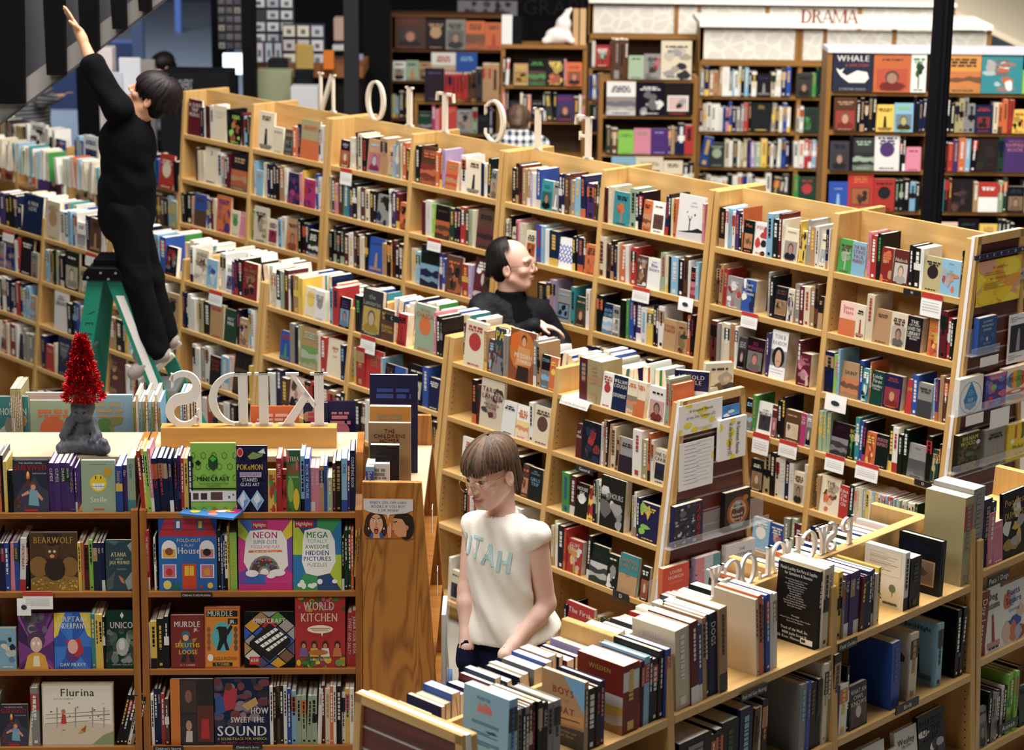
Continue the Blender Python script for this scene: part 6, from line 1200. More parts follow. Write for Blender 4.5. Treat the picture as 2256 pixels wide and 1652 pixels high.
    mb.v = [((x - W / 2) * h * k * wx, y, z * h) for x, y, z in mb.v]
    if mirror: mb.f = [f[::-1] for f in mb.f]
    return mb
M_LET = mat('cream_letter', 'e4d6c2', .5); M_LETW = mat('white_letter', 'f2ece6', .45)
def letters(word, pts, th, h, dep, m, label, group, mirror=True, wx=1.0, cat='sign letter'):
    for i, (ch, p) in enumerate(zip(word, pts)):
        nth = [j for j, c in enumerate(word) if c == ch].index(i); l = label % ch
        if word.count(ch) > 1: l = l.replace('letter %s' % ch, ('earlier', 'later')[min(nth, 1)] + ' letter %s of its word' % ch)
        o = serif(ch, h, dep, mirror, wx).build('sign_letter', m, None, tuple(p), th); tag(o, l, cat, group)
FT = FC.zt + 0.0005
letters('FICTION', [FC.F.P(FC.F.t_at(px, 0, FT), 0, FT) for px in (1285, 1185, 1090, 981, 903, 828, 721)], FC.F.th, .245, .018, M_LET, 'cream cut-out letter %s standing on the long maple bookcase', 'fiction letters', wx=.92)
letters('PSYCHOLOGY', [PC.F.P(PC.F.t_at(px, 0, 1.472), 0, 1.4705) for px in (1864, 1830, 1812, 1781, 1746, 1714, 1685, 1647, 1612, 1574)], PC.F.th, .112, .012, M_LETW, 'white cut-out letter %s standing on the ledge over field guides', 'psychology letters', wx=1.0)
KB = Vector((0, 0, 0)); KF = KC.F
def kpt(px, z, d): return KF.P(KF.t_at(px, d, z), d, z)
KD = -0.285
k0, k1 = kpt(356, 1.62, KD), kpt(742, 1.62, KD)
blk = MB(); bl_ = (k1 - k0).length; blk.box((0, -0.022, 0), (bl_, 0.05, .085)); o = blk.build('letter_block', wood('beech_block', 'd8a45a', 'c58d42', 'X'), None, tuple(k0 - Vector((0, 0, .0015))), KF.th); tag(o, 'pale wooden block carrying the four large white letters', 'stand')
letters('KIDS', [kpt(px, 1.7045, KD - .014) for px in (668, 583, 507, 410)], KF.th, .222, .016, M_LETW, 'large white cut-out letter %s on the wooden block', 'kids letters', wx=1.0)
# ---------------------------------------------------------------- statue with the tinsel tree
def statue():
    p = V3(kpt(186, 1.62, -.22)); p[2] = 1.6185; S = Sdf(p - (.14, .12, .0), p + (.14, .12, .30), .004); q = lambda x, y, z: p + np.array((x, y, z))
    S.ell(q(-.005, 0, .035), (.092, .065, .042), .02); S.cap(q(.02, -.03, .03), q(.09, -.055, .028), .030, .026, .015); S.cap(q(.075, -.055, .03), q(.09, -.06, .055), .022, .018, .01); S.cap(q(-.05, -.035, .03), q(-.075, -.05, .028), .032, .028, .015)
    S.cap(q(-.02, .01, .05), q(-.005, .005, .112), .050, .040, .012); S.cap(q(-.05, 0, .125), q(-.072, -.03, .075), .022, .019, .012); S.cap(q(-.072, -.03, .075), q(-.036, -.045, .135), .018, .015, .01)
    S.cap(q(.035, 0, .12), q(.058, -.03, .075), .022, .018, .012); S.cap(q(.058, -.03, .075), q(.045, -.05, .06), .018, .016, .01)
    S.ell(q(0, -.014, .170), (.044, .046, .050), .006); S.ell(q(0, .004, .186), (.049, .049, .042), .008); S.cap(q(0, -.052, .168), q(0, -.058, .160), .006, .007, .005); S.ell(q(-.034, -.044, .15), (.014, .012, .022), .01)
    for s_ in (-1, 1): S.ell(q(.017 * s_, -.052, .174), (.009, .006, .005), .004, op='s')
    S.disp(lambda X, Y, Zz: .0022 * np.sin(X * 240 + Zz * 90) * np.sin(Y * 200 - Zz * 60) * (Zz < p[2] + .12))
    m = mat('cast_stone', '3c4046', .55); L = m.node_tree.links; nz = N(m, 'ShaderNodeTexNoise'); nz.inputs['Scale'].default_value = 18; rp = N(m, 'ShaderNodeValToRGB'); rp.color_ramp.elements[0].color = (*hexc('23262b'), 1); rp.color_ramp.elements[1].color = (*hexc('6a6f78'), 1); tc = N(m, 'ShaderNodeTexCoord')
    L.new(tc.outputs['Object'], nz.inputs['Vector']); L.new(nz.outputs['Fac'], rp.inputs[0]); L.new(rp.outputs[0], m.node_tree.nodes['Principled BSDF'].inputs['Base Color'])
    o = S.build('statue', m); tag(o, 'dark stone figure of a seated child resting its cheek on one hand', 'statue')
    # tinsel tree worn as a hat
    b = p + np.array((.004, 0, .222)); rng = random.Random(4); mb = MB(); H = .262
    core = MB(); core.tube([tuple(b + (0, 0, -.002)), tuple(b + (0, 0, H * .5)), tuple(b + (0, 0, H))], [.052, .034, .008], 14); t = core.build('tinsel_tree', mat('tinsel_core', '5a0810', .4, .6), None, smooth=True); tag(t, 'small red tinsel cone tree perched on the stone child\'s head', 'tinsel tree')
    for i in range(5200):
        f = rng.random() ** 1.25; z = H * f; r = (.062 * (1 - f) ** .8 + .010) * (1 + .12 * math.sin(f * 38)); a = rng.uniform(0, 2 * PI); c = b + np.array((math.cos(a) * r, math.sin(a) * r, z)); d = np.array((math.cos(a), math.sin(a), rng.uniform(-.6, .5))) + np.array([rng.gauss(0, .5) for _ in range(3)]); d /= np.linalg.norm(d); e_ = np.cross(d, np.array([rng.gauss(0, 1) for _ in range(3)])); e_ /= np.linalg.norm(e_); l = rng.uniform(.008, .018); w = .0011
        mb.add([c - d * l * .5 - e_ * w, c - d * l * .5 + e_ * w, c + d * l + e_ * w, c + d * l - e_ * w], [(0, 1, 2, 3)])
    s = mb.build('tinsel', mat('red_tinsel', 'c8101e', .22, .9), t); s['kind'] = 'stuff'
statue()
# ---------------------------------------------------------------- discount sign
def flat(mb, pts, c, off): mb.add([(x, off, z) for x, z in pts], [tuple(range(len(pts)))], c)
def comic_sign():
    a, b = atY(801, 1098, KEY - .004), atY(910, 1186, KEY - .004); w, h = b.x - a.x, a.z - b.z; r = MB(); r.box((0, -.002, 0), (w, 0.002, h), hexc('d98a34')); o = r.build('comic_sign', M_PRINT, None, (a.x, KEY - .0035, b.z), colors=True); tag(o, 'pop-art comic sign of a whispering couple under a white speech bubble', 'sign')
    mb = MB(); e = [-.0026]
    def F(pts, c):
        e[0] -= .00012; flat(mb, [(x * w, z * h) for x, z in pts], hexc(c), e[0])
    def El(cx, cz, rx, rz, c, n=18): F([(cx + rx * math.cos(2 * PI * i / n), cz + rz * math.sin(2 * PI * i / n)) for i in range(n)], c)
    F([(0, 0), (1, 0), (1, .12), (0, .22)], 'c8702a')
    # woman with open mouth
    El(.24, .36, .22, .33, '3a1c12'); El(.10, .22, .10, .2, '3a1c12'); El(.40, .24, .08, .2, '3a1c12'); F([(.10, 0), (.42, 0), (.36, .16), (.17, .16)], '2d5fa8'); F([(.19, 0), (.33, 0), (.31, .22), (.2, .22)], 'e8a878')
    El(.255, .36, .135, .25, 'f0b488'); El(.255, .20, .045, .095, '7a1418'); El(.255, .165, .028, .035, 'd86068'); F([(.225, .27), (.285, .27), (.28, .25), (.23, .25)], 'f4f0ea')
    for s_ in (-1, 1): El(.255 + .062 * s_, .44, .036, .032, 'f6f4f0'); El(.255 + .062 * s_, .44, .014, .02, '2a5a8a'); F([(.255 + .03 * s_, .50), (.255 + .10 * s_, .54), (.255 + .10 * s_, .52), (.255 + .03 * s_, .485)], '1c0c08'); El(.255 + .155 * s_, .25, .015, .03, 'f0ece0')
    F([(.245, .42), (.235, .33), (.275, .33), (.265, .42)], 'dc9468')
    # man whispering behind his hand
    El(.86, .30, .16, .34, '1a0e0c'); El(.80, .50, .2, .16, '1a0e0c'); F([(.60, .52), (.78, .50), (.88, .30), (.86, .05), (.70, .04), (.62, .14), (.57, .26), (.60, .36)], 'e8a474'); El(.88, .28, .03, .06, 'dc9468'); F([(.60, .43), (.68, .45), (.68, .42), (.61, .41)], '140a08'); El(.645, .39, .022, .02, 'f4f0ea'); El(.64, .39, .01, .018, '140a08'); F([(.575, .20), (.62, .215), (.61, .17)], '8c2a28')
    F([(.50, .02), (.56, .04), (.565, .30), (.55, .42), (.525, .40), (.515, .30), (.49, .33), (.475, .22)], 'eeb084')
    # speech bubble
    F([(0, 1), (1, 1), (1, .72), (.85, .645), (.6, .62), (.53, .61), (.50, .50), (.46, .61), (.25, .63), (.1, .68), (0, .74)], 'e4e4e4')
    pl = lambda x, z: (x, e[0] - .0004, z)
    for t, z in (('ENJOY 25% OFF USED', .885), ('BOOKS IF YOU BUY', .785), ('5 OR MORE!', .685)): put_text(mb, t, h * .062, pl, w * .5, h * z, w * .84, hexc('4a4a52'))
    mb.build('sign_print', M_PRINT, o, colors=True)
comic_sign()
# books and cards about the gable case
for i, (x0, x1, c, hh, y) in enumerate(((812, 858, 'wsc', .19, 8.36), (815, 880, 'Dkk', .24, 8.45), (812, 905, 'Too', .30, 8.56), (815, 905, 'OYo', .34, 8.66), (815, 920, 'nbO', .42, 8.86))):
    a, b = atY(x0, 1000, y), atY(x1, 1000, y); bb_ = free_book((a.x, y, 1.4605), 0.0, b.x - a.x, hh, (.025, .03, .02, .03, .02)[i], c, 'f', ('', '', '~THE|~CHILDRENS|~HOMER', '', '')[i], ('N', 'N', 'N', 'N', 'C')[i], 'the gable case top'); bb_.n = i
a = atY(806, 1050, 8.34); bb_ = free_book((a.x, 8.335, 1.4605), 0, .032, .185, .12, 'lwb', 's', 'Song', None, 'the gable case top'); bb_.n = 5
# acrylic rack and cards on its aisle side
M_ACR = mat('clear_acrylic', 'e6eaf2', .08); _b = M_ACR.node_tree.nodes['Principled BSDF']; _b.inputs['Alpha'].default_value = .16; _b.inputs['Specular IOR Level'].default_value = .8
for i, (z0, z1, y) in enumerate(((1.30, 1.42, 8.5), (1.02, 1.14, 8.55))):
    k = MB(); x = KEX + .232 + .345 * 0 + (KEZ - z0) * .0709 + .012; k.box((x, y, z0), (x + .002, y + .07, z1)); tag(k.build('price_card', M_WHITE), 'small white card clipped %s on the aisle side of the gable case' % ('high', 'low')[i], 'card')
for i, (z0, z1) in enumerate(((.70, 1.0), (.40, .68))):
    x = KEX + .345 - z0 * .0709 + .008; k = MB(); k.box((x, 8.36, z0), (x + .03, 8.60, z0 + .004)); k.box((x + .03, 8.36, z0), (x + .033, 8.60, z1)); o = k.build('leaflet_holder', M_ACR); tag(o, 'clear %s leaflet holder on the aisle side of the gable case' % ('upper', 'lower')[i], 'holder')
    k = MB(); k.box((x + .006, 8.37, z0 + .005), (x + .024, 8.59, z1 + .02)); o = k.build('leaflet_stack', mat('leaflet_%d' % i, ('e8ecee', '4a78a8')[i], .6)); tag(o, '%s leaflets in the %s clear holder' % (('white', 'blue')[i], ('upper', 'lower')[i]), 'leaflets')
# loose activity book lying over the shelf edge
b_ = atz(470, 1128, 1.432); lb = MB(); lb.box((-.115, -.08, 0), (.115, .08, .008), hexc('3f7fc0')); rng = random.Random(5)
for i in range(26): lb.add([(x, z, .0084 + i * 4e-5) for x, z in blob(rng, rng.uniform(-.09, .09), rng.uniform(-.06, .06), .025, .016, 8)], [tuple(range(8))], PL['rywgiotM'[i % 8]])
put_text(lb, 'AWESOME', .03, lambda a, c: (a, c, .0098), 0, 0, .17, PL['w'], bold=.03); o = lb.build('loose_activity_book', M_PRINT, None, (b_.x, 8.40, 1.4325), -.22, colors=True); o.rotation_euler = (math.radians(0), 0, -.25); tag(o, 'bright activity book lying flat over the top shelf edge of children\'s case', 'book')
# ---------------------------------------------------------------- shelf cards and label strips
CARDN = [0]
def card(cdx, x0, y0, x1, y1, d, where, kind='card', txt=''):
    F = cdx.F; n = F.n; P0 = F.P(0, d, 0); A_, B_ = onplane(x0, (y0 + y1) / 2, P0, n), onplane(x1, (y0 + y1) / 2, P0, n); Zt = onplane((x0 + x1) / 2, y0, P0, n).z; Zb = onplane((x0 + x1) / 2, y1, P0, n).z
    w = (B_ - A_).dot(F.u); h = Zt - Zb; mb = MB(); rng = random.Random(int(x0))
    if kind == 'strip':
        mb.box((0, -.004, 0), (w, 0, h), hexc('15161c')); o = mb.build('shelf_label', M_PRINT, None, (A_.x, A_.y, Zb), F.th, colors=True); tag(o, 'black shelf label strip on ' + where, 'label strip', 'shelf label strips')
        t = MB(); put_text(t, txt, h * .5, lambda a, c: (a, -.0046, c), w / 2, h * .26, w * .92); t.build('label_lettering', M_WHITE, o); return
    bend = .006; mb.add([(0, 0, h), (w, 0, h), (w, -bend, h * .5), (0, -bend, h * .5), (w, -bend * .4 - .008, 0), (0, -bend * .4 - .008, 0)], [(0, 3, 2, 1), (3, 5, 4, 2)], hexc('f3f2ee'))
    mb.add([(x, y + .0012, z) for x, y, z in mb.v[:6]], [(0, 1, 2, 3), (3, 2, 4, 5)], hexc('e8e6e0'))
    ff = lambda z: -bend * min(1, (h - z) / (h * .5)) - .0012
    if kind == 'card':
        mb.add([(0, ff(h) , h), (w, ff(h), h), (w, ff(h * .76), h * .76), (0, ff(h * .76), h * .76)], [(0, 3, 2, 1)], hexc('b8322a'))
        for i in range(4):
            for p in words_line(rng, w * .1, w * .9, h * (.6 - .12 * i), h * .022): mb.add([(a, -bend - .004, c) for a, c in p], [(0, 1, 2, 3)], hexc('7a7a80'))
    elif kind == 'photo':
        for c, rr, cc in ((.5, .16, '2a3a4a'), (.44, .1, 'caa08c')): mb.add([(w * .5 + w * rr * 1.3 * math.cos(t), -bend - .003 - rr * .002, h * c + h * rr * math.sin(t)) for t in np.linspace(0, 6, 12)], [tuple(range(12))], hexc(cc))
    o = mb.build('shelf_card', M_PRINT, None, (A_.x, A_.y, Zb), F.th, colors=True); tag(o, where, 'card', 'staff pick cards')
fr = lambda c, j: c.dep(c.dzs[j - 1]) + .004
for c, j, r_, k_, l_ in ((FC, 3, (420, 502, 440, 540), 'card', 'white card hanging from third shelf of fiction row, far end bay'), (FC, 1, (751, 371, 776, 407), 'card', 'white card under top shelf of fiction row below the letter O'),
    (FC, 2, (943, 526, 972, 553), 'card', 'white card under second shelf just behind the balding person'), (FC, 2, (1395, 633, 1432, 665), 'card', 'white card under second shelf in bay six of fiction row'),
    (FC, 2, (1496, 655, 1528, 685), 'photo', 'white portrait card under second shelf in bay six of fiction row'), (FC, 2, (1634, 689, 1670, 722), 'card', 'white card under second shelf in bay seven of fiction row'),
    (FC, 1, (2030, 646, 2076, 698), 'card', 'long curling white card under top shelf beside the slatted end'), (FC, 3, (1819, 870, 1866, 906), 'photo', 'white picture card of three figures under third shelf, bay eight'),
    (FC, 4, (1819, 1002, 1861, 1039), 'card', 'white card under fourth shelf of bay eight by the upright'), (FC, 4, (1886, 1020, 1936, 1058), 'card', 'curled white card under fourth shelf, middle of bay eight'),
    (FC, 4, (1659, 954, 1695, 1000), 'card', 'grey printed card under fourth shelf of bay seven'), (FC, 4, (1717, 971, 1757, 1007), 'card', 'curled white card under fourth shelf of bay seven by upright'),
    (MC, 1, (462, 641, 491, 672), 'card', 'white card under the top shelf below the big red book'), (MC, 1, (796, 740, 828, 778), 'card', 'pale card under the top shelf of bay six, middle row'),
    (MC, 1, (8, 509, 32, 532), 'card', 'white card under navy books, first bay of middle row'), (MC, 1, (190, 558, 214, 586), 'card', 'white card just above the black ladder cap'), (BC, 1, (105, 348, 126, 370), 'card', 'white card on far corner row beyond the ladder')):
    card(c, *r_, fr(c, j) if c is not BC else .004, l_, k_)
KCf = CaseDef((KC.F.O.x, KC.F.O.y), KC.F.th, 1.62, [], 0, 0)
card(KCf, 51, 1303, 117, 1340, .045, 'white card with orange head on children\'s case above the purple cover'); card(KCf, 38, 1318, 69, 1354, .050, 'small sketch print pinned beside the orange-headed card', 'photo')
for c, r_, d, w_, t in ((FC, (1991, 638, 2029, 650), fr(FC, 1), 'fiction row top shelf', 'N'), (FC, (2015, 1059, 2053, 1072), fr(FC, 4), 'fiction row fourth shelf', 'O'), (MC, (1351, 1304, 1386, 1321), fr(MC, 4), 'middle row fourth shelf', 'D'), (MC, (1270, 1028, 1308, 1042), fr(MC, 2), 'middle row second shelf', 'General'),
    (MC, (849, 678 + 16, 880, 708), fr(MC, 1), 'middle row bay six', 'C'), (PC, (1847, 1410, 1886, 1428), fr(PC, 1), 'letter-ledge case top shelf', 'Field Guides'), (PC, (1973, 1545, 2022, 1563), fr(PC, 2), 'letter-ledge case second shelf', 'Birds'), (PC, (1632, 1516, 1688, 1534), fr(PC, 1), 'letter-ledge case middle bay', 'Rod and Gun Hunting'),
    (PC4, (2176, 1262, 2222, 1284), fr(PC4, 1), 'pet-book case top shelf', 'Pets / Dogs'), (PC4, (2200, 1588, 2240, 1608), fr(PC4, 3), 'pet-book case third shelf', 'Animals'),
    (KCf, (399, 1305, 467, 1315), .035, 'children\'s case second shelf', "Children's Crafts/Activities"), (KCf, (338, 1643, 404, 1653), .095, 'children\'s case bottom shelf, sports end', "Children's Sports"), (KCf, (513, 1640, 578, 1650), .095, 'children\'s case bottom shelf, arts end', "Children's Arts")): card(c, *r_, d, w_, 'strip', t)
p_ = MC.F; t_ = MC.F.t_at(1242, MC.dep(.1258), 1.35); k = MB(); k.add([(0, .10, .001), (.20, .10, .001), (.20, -.012, .001), (0, -.012, .001), (.19, -.022, -.035), (-.01, -.022, -.035)], [(0, 3, 2, 1), (3, 5, 4, 2)]); o = k.build('paper_note', M_WHITE, None, tuple(MC.F.P(t_, MC.dep(.1258) , 1.3475)), MC.F.th); tag(o, 'white paper notice folded over the top shelf edge by the maroon book', 'notice')
tx = MB(); put_text(tx, "It's a rare book, dare you to read it", .012, lambda a, c: (a, -.0235, c), .095, -.026, .18, None); tx.build('note_lettering', M_BLACK, o)
# ---------------------------------------------------------------- things on the slatted end panels
class Pan:
    def __init__(s, cd, t): s.F = cd.F; s.t = t; s.th = cd.F.th + PI / 2; s.r = -cd.F.n
    def at(s, x, y, off=0.0): return onplane(x, y, s.F.P(s.t + off, 0, 0), s.F.u)
PF = Pan(FC, 0.0065 + UP * 3 + XE + .0345); PM = Pan(MC, 0.0065 + UP * 3 + XE + .0345)
def sheet(pan, x0, y0, x1, y1, col, label, cat='poster', thick=.0025, off=.001, draw=None):
    A_ = pan.at(x0, y0); B_ = pan.at(x1, y1); w = (B_ - A_).dot(pan.r); Zb = pan.at(x0, y1).z if False else None
    xm = (x0 + x1) / 2; h = pan.at(x0, y0).z - pan.at(x0, y1).z; mb = MB(); mb.box((0, -thick, 0), (w, 0, h), hexc(col)); p = pan.at(x0, y1, off)
    o = mb.build('poster' if cat == 'poster' else cat.replace(' ', '_'), M_PRINT, None, tuple(p), pan.th, colors=True); tag(o, label, cat)
    if draw:
        pm = MB(); draw(pm, w, h, -thick - .0006); pm.build('poster_print', M_PRINT, o, colors=True)
    return o
def blobs(pm, w, h, y, n, cols, seed, s_=.14):
    rng = random.Random(seed)
    for i in range(n): pm.add([(min(w, max(0, a)), y - .00004 * i, min(h, max(0, c))) for a, c in blob(rng, rng.uniform(0, w), rng.uniform(0, h), w * s_, h * s_, 9)], [tuple(range(9))], hexc(cols[i % len(cols)]))
def tl(pm, t, w, h, y, z, hh, col='1a1a20', mw=.86, cx=.5, bold=0): put_text(pm, t, h * hh, lambda a, c: (a, y, c), w * cx, h * z, w * mw, hexc(col), bold=bold)
def greek(pm, w, h, y, z0, n, dz, x0=.15, x1=.85, col='404048', hh=.012, seed=1):
    rng = random.Random(seed)
    for i in range(n):
        for p in words_line(rng, w * x0, w * rng.uniform(x0 + .3, x1), h * (z0 - dz * i), h * hh): pm.add([(a, y, c) for a, c in p], [(0, 1, 2, 3)], hexc(col))
def d_inc(pm, w, h, y): blobs(pm, w, h, y, 26, ['f0d030', 'e8a040', 'f4dc50', 'dcA090', 'ecc020'.lower()], 3, .2); tl(pm, 'INCANDESCENCE', w, h, y - .003, .80, .045); greek(pm, w, h, y - .003, .72, 2, .05); tl(pm, 'NEW WOMEN NOVELISTS', w, h, y - .003, .56, .04); greek(pm, w, h, y - .003, .48, 4, .04)
sheet(PF, 2149, 580, 2236, 690 - 12, 'f0d23a', 'yellow and orange watercolour poster on the tall slatted end panel', draw=d_inc)
def d_fic(pm, w, h, y):
    for i, ch in enumerate('FICTION'): tl(pm, ch, w, h, y, .2, .62, 'f4f0e0', .12, (i + .6) / 7.2)
sheet(PF, 2146, 564, 2256, 574, '1c2340', 'navy strip of white letters above the yellow poster', 'sign strip', .008, draw=d_fic)
def d_photo(pm, w, h, y): pm.add([(w * .1, y, h * .22), (w * .9, y, h * .22), (w * .9, y, h * .78), (w * .1, y, h * .78)], [(0, 1, 2, 3)], hexc('20222a')); pm.add([(w * .42, y - .001, h * .24), (w * .62, y - .001, h * .24), (w * .6, y - .001, h * .6), (w * .56, y - .001, h * .7), (w * .5, y - .001, h * .7), (w * .46, y - .001, h * .55)], [tuple(range(6))], hexc('9a98a0')); greek(pm, w, h, y, .93, 3, .04, .08, .9); greek(pm, w, h, y, .15, 3, .04, .08, .9)
sheet(PF, 2216, 697, 2250, 803 , 'eeecf0', 'white sheet with a dark photograph of a standing figure', draw=d_photo)
sheet(PF, 2240, 594, 2256, 617, 'b0a8b0', 'small grey plate with a black letter at the panel edge', 'plate', draw=lambda pm, w, h, y: tl(pm, 'M', w, h, y, .25, .5))
PBN = {}
def pbook(pan, x0, y0, x1, y1, cols, title, art, label, T=.03):
    p0 = pan.at(x0, y1, T + .004); w = (pan.at(x1, y1, T + .004) - p0).dot(pan.r); h = pan.at(x0, y0, T).z - p0.z
    b = free_book(p0, pan.th, w, h, T, cols, 'f', title, art, 'the end panel', label=label); b.n = len(PBN); PBN[label] = 1; b.keep = True; return p0, w
def holder(pan, x0, x1, y, label, T=.04):
    a, b = pan.at(x0, y, T), pan.at(x1, y, T); w = (b - a).dot(pan.r); mb = MB(); mb.box((0, .0, -.004), (w, T - .001, -.0008)); mb.box((0, -.003, -.004), (w, 0, .035)); mb.box((0, T - .003, -.004), (w, T - .001, .12))
    o = mb.build('acrylic_ledge', M_ACR, None, tuple(Vector((a.x, a.y, a.z))), pan.th); tag(o, label, 'display ledge')
def pset(pan, items, label):
    ps = [pbook(pan, *i[:4], i[4], i[5], i[6], i[7]) for i in items]
    return ps
pset(PF, [(2152, 703, 2191, 786, 'bwl', '#li', 'N', 'blue book in a clear holder, topmost on tall end panel')], '')
pset(PF, [(2110, 838, 2161, 918, 'wbl', '#td', 'C', 'white book with a blue teardrop on the tall end panel'), (2168, 830, 2213, 904, 'pwi', '#ob', 'Z', 'purple space-patterned book between two white ones, tall end panel'), (2208, 815, 2262, 896, 'Por', '#pg', 'C', 'cream book with a striped round emblem, tall end panel')], '')
pset(PF, [(2107, 962, 2156, 1044, 'DyG', '#bi', 'B', 'dark leafy book with yellow capitals, lowest on tall end panel'), (2168, 950, 2209, 1032, 'skT', '', 'F', 'pale grey book with a line drawing on tall end panel'), (2217, 938, 2262, 1018, 'ykr', '#mi', 'F', 'yellow book with two figures on tall end panel')], '')
for (x0, x1, y), l in (((2140, 2200, 786), 'clear ledge under the blue book, tall end panel'), ((2102, 2262, 919), 'clear ledge under the teardrop book row, tall end panel'), ((2098, 2262, 1045), 'clear ledge under the lowest book row, tall end panel')): holder(PF, x0, x1, y, l)
for x0, y0, x1, y1, l in ((2159, 790, 2196, 810, 'blue book'), (2127, 918, 2163, 940, 'teardrop book'), (2180, 906, 2218, 946, 'purple book')): sheet(PF, x0, y0, x1, y1, 'f2f0ee', 'white card under the %s on tall end panel' % l, 'card', .001, .048)
def d_ten(pm, w, h, y): blobs(pm, w, h, y, 9, ['f2dc40'], 8, .09); tl(pm, '10 Greatest Novels', w, h, y - .002, .72, .085, bold=.05); tl(pm, 'of the 21st Century (Z)', w, h, y - .002, .50, .085, bold=.05); greek(pm, w, h, y - .002, .14, 2, .05, .45, .85, '8c3038')
sheet(PM, 1493, 897, 1586, 962, 'f4f4f2', 'white and yellow poster of ten greatest novels on low end panel', draw=d_ten)
sheet(PM, 1590, 896, 1627, 920, '4a90d8', 'blue and white card tucked behind the pamphlets', draw=lambda pm, w, h, y: blobs(pm, w, h, y, 4, ['e8eef4', '3a80cc'], 4, .2))
def d_list(pm, w, h, y):
    for i in range(11): greek(pm, w, h, y, .92 - .08 * i, 1, .1, .14, .62, '6a78b0', .011, i); greek(pm, w, h, y, .95 - .08 * i, 1, .1, .5, .95, 'a8a8b0', .009, i + 20)
    pm.add([(w * .94, y, h * .55), (w, y, h * .55), (w, y, h * .68), (w * .94, y, h * .68)], [(0, 1, 2, 3)], hexc('f0d840'))
sheet(PM, 1494, 980, 1565, 1084, 'f2f3f6', 'white typed list sheet below the yellow and white poster', draw=d_list)
def d_pam(pm, w, h, y):
    blobs(pm, w, h, y, 6, ['f2e050'], 12, .1)
    for t, cx in (('10 Greatest Novels', .62), ('of the 21st Century (Z)', .34)):
        vs, fs, tw = text_polys(t, w * .13, h * .8, .05); pm.add([(w * cx + b, y - .002, h * .90 - a) for a, b in vs], fs, hexc('101018'))
sheet(PM, 1577, 927, 1632, 1016, 'f6f6f4', 'thick stack of white pamphlets with sideways lettering on low end panel', 'pamphlet stack', .018, .004, draw=d_pam)
pset(PM, [(1484, 1118, 1546, 1208, 'nrs', '#26', 'Z', 'navy and red thick paperback on the low end panel'), (1595, 1088, 1650, 1174, 'kwo', '#ov', 'C', 'dark book with an amber circle on low end panel')], '')
pset(PM, [(1458, 1254, 1515, 1336, 'owb', '#le', 'H', 'coral red book with white capitals, low end panel'), (1530, 1232, 1584, 1316, 'Lrw', '#cm', 'H', 'misty pink and blue book, low end panel'), (1597, 1204, 1660, 1284, 'wnl', '#gf', 'K', 'white book with blue script, low end panel')], '')
holder(PM, 1474, 1690, 1212, 'clear ledge holding two dark books on low end panel'); holder(PM, 1440, 1690, 1338, 'clear ledge low on the end panel of the middle row')
